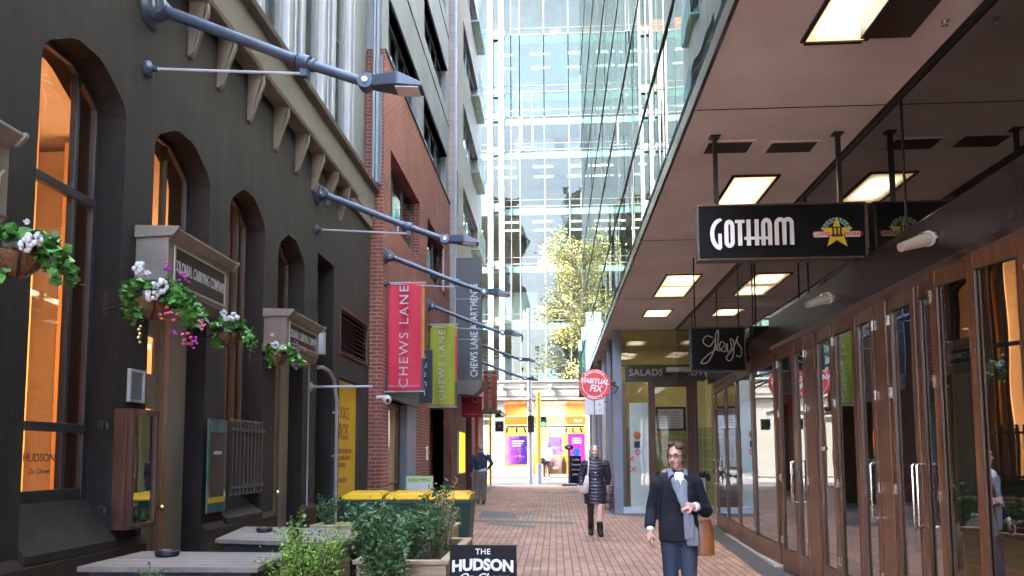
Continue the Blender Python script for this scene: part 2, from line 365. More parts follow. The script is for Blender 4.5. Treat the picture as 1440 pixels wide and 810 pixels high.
M_blackgloss = mat('black_gloss', (.004, .004, .005), .45, .2, 6, .0, 60, spec=.12)
M_dkgrey = mat('dark_grey_panel', (.036, .040, .048), .45, .15, 2, .03, 60)
M_soffit = mat('taupe_soffit', (.74, .71, .68), .75, .16, .7, .06, 30, fine=.03)
M_fascia = mat('brown_metal_fascia', (.040, .026, .021), .22, .2, 1.5, .02, 30, spec=.4)
M_frameR = mat('bronze_frame', (.10, .075, .06), .4, .15, 3, .03, 60, metal=.4)
M_towerwhite = mat('white_aluminium', (.145, .143, .126), .4, .05, 1, 0, 30)
M_towerin = mat('office_wall', (.10, .115, .10), .8, .35, .35, 0, 30)
M_towerslab = mat('office_ceiling', (.22, .25, .245), .8, .1, .5, 0, 30)
M_spandrel = mat('green_glass_edge', (.35, .52, .47), .25, .15, 1, 0, 30)
M_gtower = glassmat('tower_glass', .15, (.62, .74, .69), (.46, .45, .37), wob=.028, wscale=.8, refl90=.6)
M_gcurtain = glassmat('curtain_glass', .50, (.38, .48, .46), (.66, .71, .67), wob=.012, wscale=.5, vwob=True)
M_gshop = glassmat('shop_glass', .34, (.55, .58, .58), (.9, .93, .95), wob=.0015, wscale=1.2)
M_gupper = glassmat('tinted_glass', .21, (.30, .29, .27), (.85, .85, .85), wob=.0015, wscale=1.2)
M_gwin = glassmat('window_glass', .10, (.85, .85, .82), (.9, .92, .95), wob=.003, wscale=2)
M_gdark = glassmat('dark_window_glass', .22, (.35, .38, .42), (.8, .88, .95), wob=.004, wscale=1)
M_frost = mat('frosted_film', (.62, .78, .78), .35, .05, 2, 0, 30)
M_gplaque = mat('green_edge_glass', (.10, .24, .21), .08, .3, 4, 0, 30, spec=.8)
def lamp_panel(name):
    m, t, out = newmat(name); e = N(t, 'ShaderNodeEmission'); link(e.outputs[0], out.inputs[0])
    tc = N(t, 'ShaderNodeTexCoord'); sp = N(t, 'ShaderNodeSeparateXYZ'); link(tc.outputs['Generated'], sp.inputs[0])
    def bump_(sock):
        a = N(t, 'ShaderNodeMath', operation='SUBTRACT'); link(sock, a.inputs[0]); a.inputs[1].default_value = .5
        b = N(t, 'ShaderNodeMath', operation='ABSOLUTE'); link(a.outputs[0], b.inputs[0])
        c = N(t, 'ShaderNodeMapRange'); c.interpolation_type = 'SMOOTHSTEP'; c.inputs[1].default_value = .5; c.inputs[2].default_value = .22; c.inputs[3].default_value = 0; c.inputs[4].default_value = 1; link(b.outputs[0], c.inputs[0]); return c.outputs[0]
    k = N(t, 'ShaderNodeMath', operation='MULTIPLY'); link(bump_(sp.outputs[0]), k.inputs[0]); link(bump_(sp.outputs[1]), k.inputs[1])
    st_ = N(t, 'ShaderNodeMapRange'); st_.inputs[3].default_value = .055; st_.inputs[4].default_value = .30; link(k.outputs[0], st_.inputs[0]); link(st_.outputs[0], e.inputs['Strength'])
    mx = N(t, 'ShaderNodeMix', data_type='RGBA'); link(k.outputs[0], mx.inputs['Factor']); mx.inputs['A'].default_value = (1, .68, .34, 1); mx.inputs['B'].default_value = (1, .88, .68, 1); link(mx.outputs['Result'], e.inputs[0]); return m
M_gaslight = lamp_panel('lit_panel')
M_led = emit('office_tube', (1, .93, .75), 0.45)
M_orange = mat('orange_wall', (.62, .26, .07), .7, .2, 1.2, .05, 20)
M_tan = mat('tan_panel', (.42, .25, .13), .6, .2, 1.0, .05, 20)
M_yellowwall = mat('yellow_wall', (.33, .275, .11), .7, .1, 1, 0, 20)
M_interior = mat('dark_interior', (.045, .040, .037), .8, .3, 1, 0, 20)
M_coir = mat('coir_liner', (.20, .095, .042), .95, .5, 22, 1.0, 120, fine=.35)
M_leaf = mat('basket_leaf', (.075, .24, .045), .45, .2, 9, 0, 20, island=.45)
M_leafdark = mat('shrub_leaf', (.065, .155, .050), .45, .2, 9, 0, 20, island=.5)
M_leaflime = mat('lime_leaf', (.20, .36, .045), .5, .2, 9, 0, 20, island=.4)
M_leafmid = mat('mid_green_leaf', (.10, .20, .045), .5, .2, 9, 0, 20, island=.45)
M_leafdry = mat('dry_seed_head', (.48, .36, .20), .8, .2, 9, 0, 20, island=.3)
M_leaftree = mat('autumn_leaf', (.30, .27, .055), .5, .2, .8, 0, 20, island=.45, col2=(.15, .19, .045))
M_stem = mat('stem', (.10, .075, .04), .8, .2, 9, .3, 60)
M_bark = mat('bark', (.12, .09, .07), .9, .3, 6, .8, 40)
M_fwhite = mat('white_petal', (.80, .80, .82), .6, .06, 30, 0, 20)
M_fpink = mat('pink_petal', (.72, .10, .22), .6, .25, 30, 0, 20)
M_fpurple = mat('purple_petal', (.42, .05, .40), .6, .25, 30, 0, 20)
M_soil = mat('soil', (.03, .02, .014), .95, .4, 20, .8, 60)
M_red = mat('red_banner_cloth', (.78, .050, .095), .75, .06, 2, .1, 200)
M_lime = mat('lime_banner_cloth', (.44, .48, .045), .75, .06, 2, .1, 200)
M_orangeb = mat('orange_banner_cloth', (.42, .11, .035), .75, .06, 2, .1, 200)
M_crimson = mat('crimson_banner_cloth', (.36, .010, .035), .75, .06, 2, .1, 200)
M_bannerorange = mat('orange_strip', (.62, .30, .06), .75, .05, 2, 0, 200)
M_text = mat('white_lettering', (.80, .80, .80), .5, .03, 5, 0, 30)
M_textpale = mat('pale_lettering', (.62, .60, .62), .5, .03, 5, 0, 30)
M_yellow = mat('bin_lid_plastic', (.86, .50, .004), .42, .05, 4, .05, 80)
M_bingreen = mat('bin_green_plastic', (.022, .065, .045), .45, .15, 5, .08, 80)
M_rubber = mat('rubber', (.02, .02, .02), .8, .2, 9, .1, 80)
M_yposter = mat('yellow_poster', (.88, .58, .02), .55, .04, 1, 0, 20)
M_brownink = mat('orange_brown_ink', (.42, .12, .02), .6, .05, 5, 0, 20)
M_signred = mat('red_sign', (.72, .035, .035), .35, .03, 5, 0, 20)
M_signyellow = mat('yellow_star', (.80, .58, .02), .45, .03, 5, 0, 20)
M_cyan = mat('pale_blue_print', (.35, .62, .62), .5, .05, 5, 0, 20)
M_paper = mat('paper', (.68, .70, .70), .7, .06, 5, 0, 20)
M_greenboard = mat('pale_green_board', (.52, .64, .28), .5, .05, 5, 0, 20)
M_purplep = emit('purple_screen', (.30, .10, .75), 0.075)
M_magenta = emit('magenta_screen', (.85, .05, .70), 0.085)
M_bluescr = emit('blue_screen', (.03, .16, .75), 0.09)
M_whitescr = emit('white_screen', (.9, .85, 1), 0.13)
M_shoporange = emit('lit_orange_fascia', (1, .40, .05), .075)
M_shopin = mat('shop_wall', (.80, .55, .28), .8, .2, 1, 0, 20)
M_polyellow = mat('pole_yellow', (.88, .56, .02), .5, .05, 4, 0, 20)
M_polegrey = mat('pole_grey', (.42, .43, .44), .5, .1, 4, 0, 20)
M_sigblack = mat('signal_black', (.02, .02, .022), .5, .1, 4, 0, 20)
M_siggreen = emit('green_signal', (.05, 1, .45), .5)
M_brass = mat('brass', (.55, .40, .16), .35, .15, 8, .1, 80, metal=1)
M_skin = mat('skin', (.56, .34, .26), .5, .08, 14, .05, 120)
M_skin3 = mat('fair_skin', (.72, .46, .37), .5, .08, 14, .05, 120)
M_skin2 = mat('tanned_skin', (.45, .27, .20), .5, .08, 14, .05, 120)
M_hairbrown = mat('brown_hair', (.085, .045, .028), .5, .35, 10, .6, 90, stretch=(6, 6, 1))
M_hairblonde = mat('ash_blonde_hair', (.30, .245, .19), .5, .35, 10, .6, 90, stretch=(6, 6, 1))
M_hairgrey = mat('grey_hair', (.22, .20, .19), .6, .3, 10, .6, 90)
M_coat = mat('navy_wool', (.014, .016, .024), .85, .25, 6, .3, 160, fine=.1, spec=.25)
M_puffer = mat('dark_puffer_nylon', (.030, .028, .045), .42, .2, 8, .12, 50)
M_trouser = mat('navy_trouser', (.024, .036, .066), .8, .15, 6, .2, 120)
M_chino = mat('taupe_chino', (.20, .165, .14), .85, .15, 6, .2, 120)
M_jumper = mat('navy_jumper', (.020, .035, .060), .85, .2, 6, .3, 160)
M_shirt = mat('white_shirt', (.72, .74, .80), .8, .08, 6, .1, 80)
M_boot = mat('black_leather', (.012, .012, .013), .3, .2, 9, .1, 80)
M_brownshoe = mat('brown_leather', (.12, .035, .02), .35, .2, 9, .1, 80)
M_tanbag = mat('tan_leather', (.26, .085, .022), .4, .12, 8, .1, 60)
M_creambag = mat('cream_canvas', (.62, .58, .52), .8, .06, 8, .1, 60)
M_trouser_legshade = mat('trouser_and_leg_shade', (.045, .026, .022), .6, .1, 8, 0, 60)  # dark brown of the shopper's trousers, also the shade put on one leg
M_lip = mat('lip', (.42, .08, .085), .5, .05, 8, 0, 60)
M_eye = mat('eye', (.03, .02, .02), .2, .05, 8, 0, 60)
M_frame_g = mat('spectacle_frame', (.01, .008, .008), .3, .05, 8, 0, 60)
def stripes(name, a, b, scale):
    m, t, out = newmat(name); p = N(t, 'ShaderNodeBsdfPrincipled', i_Roughness=.85); link(p.outputs[0], out.inputs[0])
    g = N(t, 'ShaderNodeTexCoord'); wv = N(t, 'ShaderNodeTexWave', i_Scale=scale, i_Distortion=.6, i_Detail=1.0); wv.bands_direction = 'X'; link(g.outputs['Object'], wv.inputs['Vector'])
    mx = N(t, 'ShaderNodeMix', data_type='RGBA'); mx.inputs['A'].default_value = c4(a); mx.inputs['B'].default_value = c4(b); link(wv.outputs[1], mx.inputs['Factor']); link(mx.outputs['Result'], p.inputs['Base Color'])
    return m
M_scarf = stripes('striped_scarf', (.13, .16, .21), (.26, .29, .34), 34)

# ------------------------------------------------------------------ ground
def sheet(name, m, poly, dz, kind='structure'):
    mb = MB(); mb.add([(x, y, gz(y)+dz) for x, y in poly], [tuple(range(len(poly)))])
    return tag(mb.build(name, m), kind=kind)
g = MB(); ys = [-400, -60, 35, 500]
for i in range(3): g.quad((-400, ys[i], gz(ys[i])-.012), (400, ys[i], gz(ys[i])-.012), (400, ys[i+1], gz(ys[i+1])-.012), (-400, ys[i+1], gz(ys[i+1])-.012))
tag(g.build('ground', M_ground), kind='structure')
sheet('bounce_plaza', mat('pale_bounce_paving', (.42, .40, .37), .8, .15, .5, .1, 30), [(-40, -50), (40, -50), (40, -14), (-40, -14)], -.004)  # unseen pale ground, added to bounce sunlight into the lane
sheet('pavement', M_paver, [(-6, -14), (6, -14), (6, 34.6), (-6, 34.6)], 0)
r1, r2 = on(991, 748), on(1072, 810)
sheet('slate_paving_strip', M_slate, [(r1.x, r1.y), (r1.x+.15, r1.y+1.0), (4.2, 17.4), (4.2, -2), (1.9, -2), (r2.x-.02, r2.y-3.0), (r2.x, r2.y)], .004)
sheet('slate_edge_paving', M_slate, [(-3.6, 15), (-2.55, 16.5), (-2.5, 34), (-3.6, 34)], .004)
q1, q2 = on(858, 727), on(1003, 722)
sheet('slate_threshold', M_slate, [(1.35, 19.0), (1.9, 18.55), (3.4, 18.4), (3.6, 19.6), (1.7, 19.6), (1.35, 21.5)], .004)
def patch(pts): P_ = [on(a, b) for a, b in pts]; sheet('slate_inlay', M_slate, [(p.x, p.y) for p in P_], .004)
patch([(672, 727), (729, 730), (724, 722), (713, 720), (678, 719)])
patch([(662, 731), (662, 734), (806, 738), (807, 734)])
patch([(679, 738), (752, 743), (753, 739), (690, 735)])
patch([(729, 724), (752, 724), (751, 722), (725, 723)])
patch([(778, 695), (812, 694), (812, 691), (800, 690), (800, 693), (778, 693.5)])
sheet('street', M_street, [(-120, 34.6), (120, 34.6), (120, 44), (-120, 44)], -.004)
k = MB(); k.box(-120, 120, 44, 44.15, .2, .435); k.box(-120, 120, 44.15, 47.2, .2, .432); tag(k.build('footpath', M_street), kind='structure')
k = MB(); k.box(-120, 120, 34.45, 34.6, .2, .325); tag(k.build('kerb', M_conc), kind='structure')

# ------------------------------------------------------------------ left: dark rendered building
XW = -3.6
B1 = thing('rendered_building', 'two storey dark charcoal rendered building with arched windows and bracketed cornice', 'building', (-3.6, 5, 0))
OPEN = [(5.02, 6.10, .94, 4.76, .12), (6.56, 7.69, .05, 4.72, .12), (8.19, 9.22, .94, 4.70, .12), (9.69, 10.76, .05, 4.60, .12), (11.35, 12.22, .05, 4.72, 0), (12.62, 14.02, .78, 2.93, 0), (12.62, 14.5, 3.36, 4.12, 0)]
NEAR = [(3.3, 4.2, .05, 4.72, .12), (1.4, 2.6, 1.25, 4.76, .12)]
wl = MB()
T0, T1, ZT = XW, XW-.45, 6.12
allo = sorted(NEAR+OPEN[:5])
y = -7.0
for (a, b, z0, z1, ch) in allo:
    wl.box(T1, T0, y, a, 0, ZT)
    if z0 > .1: wl.box(T1, T0, a, b, 0, z0)
    cr = .38 if ch else 0
    wdt = b-a
    poly = [(a, ZT), (b, ZT)]
    if ch:
        poly += [(b, z1-.30), (b-.03, z1-.22), (b-.08, z1-.16), (b-wdt*.30, z1-.01), (b-wdt*.38, z1+.02), (a+wdt*.38, z1+.02), (a+wdt*.30, z1-.01), (a+.08, z1-.16), (a+.03, z1-.22), (a, z1-.30)]
    else: poly += [(b, z1), (a, z1)]
    wl.prism(poly[::-1], 'x', T1, T0)
    y = b
wallgrid(wl, 'x', y, 14.62, 0, ZT, [o[:4] for o in OPEN[5:]], T0, T1)
wl.box(T1-.6, T1-.02, 14.4, 14.62, 0, ZT)
wl.build('wall', M_char, B1)
pl = MB()
for a, b in ((-7, 6.56), (7.69, 9.69), (10.76, 11.35), (12.22, 14.6)):
    pl.prism([(XW+.001, 0), (XW+.055, 0), (XW+.055, .86), (XW+.001, .925)], 'y', a, b)
pl.build('plinth', M_charwarm, B1)
# frames and panes of the arched windows
def arched_frame(y0, y1, z0, z1, x, mull, trans, nm='window', m=M_dkgrey, fw=.055):
    f = MB(); ex = .03
    f.box(x-.05, x, y0-ex, y0+fw, z0, z1); f.box(x-.05, x, y1-fw, y1+ex, z0, z1); f.box(x-.05, x-.002, y0+fw, y1-fw, z0, z0+.09)
    w_ = y1-y0
    f.prism([(y0-.03, z1+.1), (y0-.03, z1-.33), (y0+.10, z1-.20), (y0+w_*.36, z1-.02), (y1-w_*.36, z1-.02), (y1-.10, z1-.20), (y1+.03, z1-.33), (y1+.03, z1+.1)], 'x', x-.052, x-.003)
    for q in mull: f.box(x-.055, x+.005, q-.022, q+.022, z0+.09, z1-.04)
    for q in trans: f.box(x-.05, x+.012, y0+fw, y1-fw, q-.035, q+.035)
    o = f.build(nm, m, B1, bevel=.006)
    p = MB(); p.quad((x-.03, y0, z0), (x-.03, y1, z0), (x-.03, y1, z1), (x-.03, y0, z1)); p.build('pane', M_gwin, o)
    return o
XF = -3.83
w1 = arched_frame(5.02, 6.10, 1.27, 4.76, XF, [5.30, 5.80], [on(118, 280, X=XF).z, on(118, 603, X=XF).z])
st = MB(); st.prism([(XF-.2, 1.27), (XF, 1.27), (XW+.052, .938), (XW+.052, .88), (XF-.2, .88)], 'y', 5.021, 6.099); st.build('sill', M_char, w1)
w2 = arched_frame(6.56, 7.69, 3.1, 4.72, XF, [7.2], [])
w3 = arched_frame(8.19, 9.22, 1.14, 4.70, XF, [8.62, 8.95], [3.25])
st = MB(); st.prism([(XF-.2, 1.14), (XF, 1.14), (XW+.052, .938), (XW+.052, .88), (XF-.2, .88)], 'y', 8.191, 9.219); st.build('sill', M_char, w3)
w4 = arched_frame(9.69, 10.76, 3.0, 4.60, XF, [10.25], [])
arched_frame(1.4, 2.6, 1.27, 4.76, XF, [2.0], [3.3])
# signwriting on the near window's lower pane
text('HUDSON', .085, M_dkgrey, w1, origin=(XF-.02, 5.55, 1.60), right=(0, 1, 0), bold=.0, extrude=.001)
text('On Chews', .055, M_dkgrey, w1, origin=(XF-.02, 5.55, 1.50), right=(0, 1, 0), shear=.3, extrude=.001)
# railing before the third window
ra = MB(); zr0, zr1 = 1.20, 1.98
for i in range(9):
    yy = 8.30+i*.105
    ra.box(XW+.02, XW+.055, yy-.02, yy+.02, zr0, zr1); ra.lathe([(.0, .03), (.026, .015), (.026, -.01), (.01, -.02)], XW+.0375, yy, zr1+.02, 8); ra.lathe([(.0, .02), (.026, .0), (.026, -.02), (.01, -.03)], XW+.0375, yy, zr0-.0, 8)
ra.box(XW+.015, XW+.06, 8.24, 9.22, zr1-.09, zr1-.055); ra.box(XW+.015, XW+.06, 8.24, 9.22, zr0+.05, zr0+.085)
ro = thing('window_railing', 'short dark metal railing of nine bars across the window between the two cream doors', 'railing', (XW, 8.7, 1.2)); ra.build('bars', M_dkgrey, ro)
# doors in the openings
def cream_door(y0, y1, ztop, x, lock, near):
    d = MB(); lw = y0+(y1-y0)*.66; yj = lw+.03
    # leaf pieces around four little lights
    ly0, ly1 = y0+.02, lw
    ph = (ztop-.25)/4.0
    st_ = .12
    d.box(x-.05, x, ly0, ly0+st_, .1, ztop); d.box(x-.05, x, ly1-st_, ly1, .1, ztop)
    for i in range(5):
        zz = .1+i*(ztop-.2)/4.0; d.box(x-.048, x-.002, ly0+st_, ly1-st_, zz, zz+.13)
    for i in range(4):
        za, zb = .23+i*(ztop-.2)/4.0, .1+(i+1)*(ztop-.2)/4.0
        for (a, b, c, e) in ((ly0+st_, ly1-st_, za, za+.10), (ly0+st_, ly1-st_, zb-.10, zb), (ly0+st_, ly0+st_+.05, za+.10, zb-.10), (ly1-st_-.05, ly1-st_, za+.10, zb-.10)):
            d.box(x-.044, x-.012, a, b, c, e)
    leaf = d.build('door', M_door, B1, bevel=.006)
    p = MB(); p.quad((x-.035, ly0+.1, .2), (x-.035, ly1-.1, .2), (x-.035, ly1-.1, ztop-.05), (x-.035, ly0+.1, ztop-.05)); p.build('pane', M_gwin, leaf)
    kb = MB(); kb.lathe([(0, 0), (.012, 0), (.012, .03), (.03, .04), (.032, .06), (.0, .075)], x, ly1-.06, 1.12, 14, ax='x'); kb.build('handle', M_brass if lock else M_steel, leaf, smooth=True)
    j = MB(); j.box(x-.06, x+.03, yj, y1, 0, ztop+.02); j.box(x-.06, x+.03, y0-.02, ly0, 0, ztop+.02); j.box(x-.06, x+.032, y0-.02, y1, ztop+.02, ztop+.14); j.build('door_frame', M_cream, leaf, bevel=.008)
cream_door(6.56, 7.69, 2.95, XF, True, True)
cream_door(9.69, 10.76, 2.85, XF, False, False)
cream_door(3.3, 4.2, 2.95, XF, False, False)
dd = MB(); dd.box(XF-.1, XF-.05, 11.35, 12.22, 0, 4.72); dd.box(XF-.05, XF-.02, 11.38, 11.5, .2, 4.6); dd.box(XF-.05, XF-.02, 12.08, 12.2, .2, 4.6); dd.box(XF-.05, XF-.02, 11.5, 12.08, 2.5, 2.6); dd.build('door', M_dkgrey, B1)
# louvre
lv = MB(); lv.box(XW-.3, XW-.25, 12.62, 14.5, 3.36, 4.12)
for i in range(9):
    z = 3.40+i*.082; lv.prism([(XW-.10, z+.055), (XW-.01, z), (XW-.01, z+.012), (XW-.10, z+.067)], 'y', 12.66, 14.46)
lo = lv.build('louvre', M_black, B1)
fr = MB(); fr.box(XW-.08, XW+.02, 12.60, 14.52, 4.10, 4.14); fr.box(XW-.08, XW+.02, 12.60, 14.52, 3.33, 3.37); fr.box(XW-.08, XW+.018, 12.59, 12.63, 3.37, 4.10); fr.box(XW-.08, XW+.018, 14.48, 14.52, 3.37, 4.10); fr.build('frame', M_wooddark, lo)
# cornice, brackets, band and coping
cn = MB(); cn.prism([(XW-.45, 6.12), (XW+.20, 6.12), (XW+.22, 6.17), (XW+.16, 6.22), (XW+.10, 6.24), (XW-.45, 6.24)], 'y', -7, 12.95); cn.build('cornice', M_creamdirty, B1, bevel=.006)
bd = MB(); bd.box(XW-.45, XW+.08, -7, 14.62, 6.24, 6.80); bd.box(XW-.45, XW+.06, 12.95, 14.62, 6.05, 6.24); bd.build('frieze', M_band, B1)
cp = MB(); cp.prism([(XW-.45, 6.80), (XW+.18, 6.80), (XW+.20, 6.86), (XW+.12, 6.90), (XW-.45, 6.92)], 'y', -7, 14.62); cp.build('coping', M_band, B1, bevel=.006)
for yy in [on(px, py, X=-3.5).y for px, py in ((281, 50), (320, 105), (361, 152), (397, 190), (426, 215), (448, 245), (468, 262), (485, 285))]+[6.75-.8*i for i in range(1, 9)]:
    b = MB(); b.prism([(XW, 6.12), (XW+.16, 6.12), (XW+.16, 6.05), (XW+.05, 5.62), (XW+.03, 5.56), (XW, 5.56)], 'y', yy-.045, yy+.045)
    b.prism([(XW+.165, 6.12), (XW+.19, 6.12), (XW+.19, 6.0), (XW+.05, 5.60), (XW+.03, 5.60), (XW+.165, 6.02)], 'y', yy-.025, yy+.025)
    b.build('bracket', M_creamdirty, B1, bevel=.004)
# upper storey: pale piers and tall windows
up = MB(); XU = -3.72
holes = []; y = 7.2
while y > -14: y -= 1.9
wy = [y+1.9*i for i in range(12)]
wy = [a for a in np.arange(-6.25, 13.6, 1.55)]
for a in wy: holes.append((a, a+.62, 7.15, 10.7))
wallgrid(up, 'x', -7, 14.62, 6.9, 11.3, holes, XU, XU-.4); up.box(XU-.5, XU+.14, -7, 14.64, 11.3, 11.6)
up.box(-16, XU-.4, 14.4, 14.62, 6.9, 11.3); up.box(-16, -4.06, 14.4, 14.60, 0, 6.9)
up.build('upper_wall', M_pale, B1)
ps = MB()
for a in wy:
    for dy, dw in ((-.30, .16), (.72, .16), (.98, .07)): ps.box(XU, XU+.10, a+dy, a+dy+dw, 6.92, 11.3)
ps.build('pilaster_strips', M_white, B1, bevel=.01)
for a in wy:
    if a < 4: continue
    for z0, z1 in ((7.15, 10.7),):
        f = MB(); x = XU-.12
        f.box(x, x+.05, a, a+.05, z0, z1); f.box(x, x+.05, a+.57, a+.62, z0, z1); f.box(x, x+.048, a+.05, a+.57, z0, z0+.06); f.box(x, x+.048, a+.05, a+.57, z1-.06, z1); f.box(x, x+.048, a+.05, a+.57, (z0+z1)/2, (z0+z1)/2+.05)
        o = f.build('upper_window', M_dkgrey, B1); p = MB(); p.quad((x+.01, a, z0), (x+.01, a+.62, z0), (x+.01, a+.62, z1), (x+.01, a, z1)); p.build('pane', M_gdark, o)
bk = MB(); bk.box(-16, XU-1.0, -6.9, 14.4, 7.0, 11.2); bk.build('upper_rooms', M_interior, B1)
rf = MB(); rf.box(-16, -4.13, -7, 14.4, 11.2, 11.4); rf.box(-16, -3.7, -7.2, -7, 0, 11.3); rf.build('roof', M_conc, B1)
# warm rooms behind the ground floor windows
rm = MB(); rm.box(-8.2, -8.0, .5, 11.3, 0, 6.0); rm.box(-8, -4.06, 11.1, 11.3, 0, 6); rm.box(-8, -4.06, .5, .7, 0, 6); rm.box(-8, -4.06, .7, 11.1, 5.7, 5.9); rm.box(-8, -4.06, .7, 11.1, .02, .08)
rm.build('interior_wall', M_tan, B1)
cu = MB()
for a, dw in ((4.95, .22), (5.62, .20), (7.35, .30), (8.65, .24), (9.9, .3), (6.9, .18)): cu.box(-6.2, -6.0, a+.5, a+.5+dw*1.8, .1, 5.6)
cu.build('interior_column', M_orange, B1)
cu = MB()
for a in (6.4, 9.45, 4.4): cu.box(-7.9, -4.8, a-.03, a+.03, .1, 5.6)
cu.build('interior_partition', M_tan, B1)
def area(name, loc, size, power, col, rot=(0, 0, 0), sy=None):
    l = bpy.data.lights.new(name, 'AREA'); l.energy = power; l.color = col; l.shape = 'RECTANGLE'; l.size = size; l.size_y = sy or size
    o = bpy.data.objects.new(name, l); COL.objects.link(o); o.location = loc; o.rotation_euler = rot; return o
for yy in (3.6, 6.3, 9.0): area('room_lamp', (-4.35, yy, 2.9), 3.6, 11, (1, .70, .42), rot=(0, math.radians(90), 0), sy=1.2)
# interior ceiling lamp seen through the near window
# yellow poster in its recess
po = thing('yellow_poster', 'tall yellow poster with brown lettering in the wall recess below the louvre', 'poster', (XW-.08, 13.3, .8))
p = MB(); p.box(XW-.12, XW-.08, 12.64, 14.0, .80, 2.91); p.build('panel', M_yposter, po)
text('CHOICE', .30, M_brownink, po, origin=(XW-.078, 13.12, 2.35), right=(0, 1, 0), bold=.004, sx=.75)
text('BROS', .40, M_brownink, po, origin=(XW-.078, 13.12, 2.02), right=(0, 1, 0), bold=.004, sx=.75)
for z, wd in ((1.66, 1.0), (1.54, .9), (1.42, .7), (1.16, .75)):
    mbx = MB(); n_ = int(wd/.09)
    for i in range(n_): mbx.box(XW-.080, XW-.077, 12.75+i*.09, 12.75+i*.09+.06, z, z+.075)
    mbx.build('small_print', M_brownink, po)

# door-head sign boxes
def sign_box(loc_y0, loc_y1, z0, z1, label):
    xo = XW+.34
    t = thing('sign_box', label, 'sign', (XW, (loc_y0+loc_y1)/2, z0), 'moulded sign boxes over the doors')
    b = MB()
    prof = [(XW, z0), (xo-.13, z0), (xo-.10, z0+.06), (xo-.05, z0+.08), (xo-.05, z1-.10), (xo-.02, z1-.08), (xo+.03, z1-.02), (xo+.03, z1), (XW, z1+.02)]
    b.prism(prof, 'y', loc_y0, loc_y1)
    for a, c in ((loc_y0-.03, loc_y0), (loc_y1, loc_y1+.03)):
        b.prism([(XW, z1-.09), (xo-.0, z1-.08), (xo+.05, z1-.02), (xo+.05, z1+.005), (XW, z1+.02)], 'y', a, c)
        b.prism([(XW, z0+.0), (xo-.11, z0+.0), (xo-.06, z0+.09), (XW, z0+.09)], 'y', a, c)
    b.build('body', M_creamdirty, t, bevel=.005)
    pn = MB(); xf = xo-.05; y0, y1 = loc_y0+.12, loc_y1-.12; za, zb = z0+.14, z1-.15
    for (a, b_, c, d) in ((y0, y1, zb, zb+.02), (y0, y1, za-.02, za), (y0-.02, y0, za-.02, zb+.02), (y1, y1+.02, za-.02, zb+.02)): pn.box(xf, xf+.012, a, b_, c, d)
    pn.build('moulding', M_cream, t)
    pd = MB(); pd.box(xf, xf+.002, y0, y1, za, zb); pd.build('letter_panel', M_panelgrey, t)
    L = loc_y1-loc_y0
    text('COLONIAL CARRYING COMPANY', .145, M_text, t, origin=(xf+.004, (y0+y1)/2, (za+zb)/2), right=(0, 1, 0), sx=(L-.34)/2.02, bold=.0015, extrude=.0015, spacing=1.04)
s1a, s1b = on(243, 400, X=XW+.34).y, on(328, 430, X=XW+.34).y
sign_box(s1a, s1b, 2.98, 3.58, 'moulded cream sign box with raised silver lettering over the near door')
s2a, s2b = on(408, 470, X=XW+.34).y, on(453, 480, X=XW+.34).y
sign_box(s2a, s2b, 2.90, 3.42, 'small moulded cream sign box over the far door beside the white pipe')
sign_box(2.2, on(24, 230, X=XW+.34).y, 2.98, 3.58, 'cream sign box cut by the edge of the photo above the flower basket')

# menu cabinet, little framed notice, glass plaque, brass lamp
def frame_rect(mb, x0, x1, y0, y1, z0, z1, wd):
    mb.box(x0, x1, y0, y0+wd, z0, z1); mb.box(x0, x1, y1-wd, y1, z0, z1); mb.box(x0, x1-.002, y0+wd, y1-wd, z0, z0+wd); mb.box(x0, x1-.002, y0+wd, y1-wd, z1-wd, z1)
ya, yb = on(187, 600, X=XW+.16).y, on(224, 600, X=XW+.16).y
za, zb = on(187, 745, X=XW+.16).z, on(187, 574, X=XW+.16).z
mc = thing('menu_cabinet', 'dark wooden menu cabinet with glass front and paper sheets beside the near door', 'cabinet', (XW, ya, za))
m_ = MB(); frame_rect(m_, XW+.115, XW+.16, ya, yb, za, zb, .045); frame_rect(m_, XW, XW+.11, ya, yb, za, zb, .02); m_.box(XW, XW+.01, ya+.02, yb-.02, za+.02, zb-.02); m_.build('case', M_wooddark, mc, bevel=.004)
m_ = MB(); m_.quad((XW+.14, ya+.04, za+.04), (XW+.14, yb-.04, za+.04), (XW+.14, yb-.04, zb-.04), (XW+.14, ya+.04, zb-.04)); m_.build('pane', M_gshop, mc)
m_ = MB(); m_.box(XW+.012, XW+.016, ya+.04, ya+.15, zb-.30, zb-.08); m_.box(XW+.016, XW+.02, ya+.11, yb-.09, zb-.58, zb-.22); m_.box(XW+.012, XW+.016, ya+.04, ya+.12, za+.18, za+.48); m_.build('menu_sheet', M_paper, mc)
ya, yb = on(183, 545, X=XW+.03).y, on(205, 545, X=XW+.03).y
nf = thing('framed_notice', 'small metal framed blank notice above the menu cabinet', 'notice', (XW, ya, 2.0))
zc = on(195, 567, X=XW).z; zd = on(195, 521, X=XW).z
m_ = MB(); frame_rect(m_, XW, XW+.03, ya, yb, zc, zd, .025); m_.build('frame', M_galv, nf, bevel=.003)
m_ = MB(); m_.box(XW, XW+.012, ya+.025, yb-.025, zc+.025, zd-.025); m_.build('panel', M_steelblue, nf)
ya, yb = on(293, 650, X=XW+.06).y, on(319, 650, X=XW+.06).y; zc, zd = on(293, 722, X=XW+.06).z, on(293, 588, X=XW+.06).z
gp = thing('glass_plaque', 'green edged glass plaque with a yellow strip at its foot on the pillar', 'plaque', (XW, ya, zc))
m_ = MB(); m_.box(XW+.04, XW+.055, ya, yb, zc, zd); m_.build('glass', M_gplaque, gp, bevel=.002)
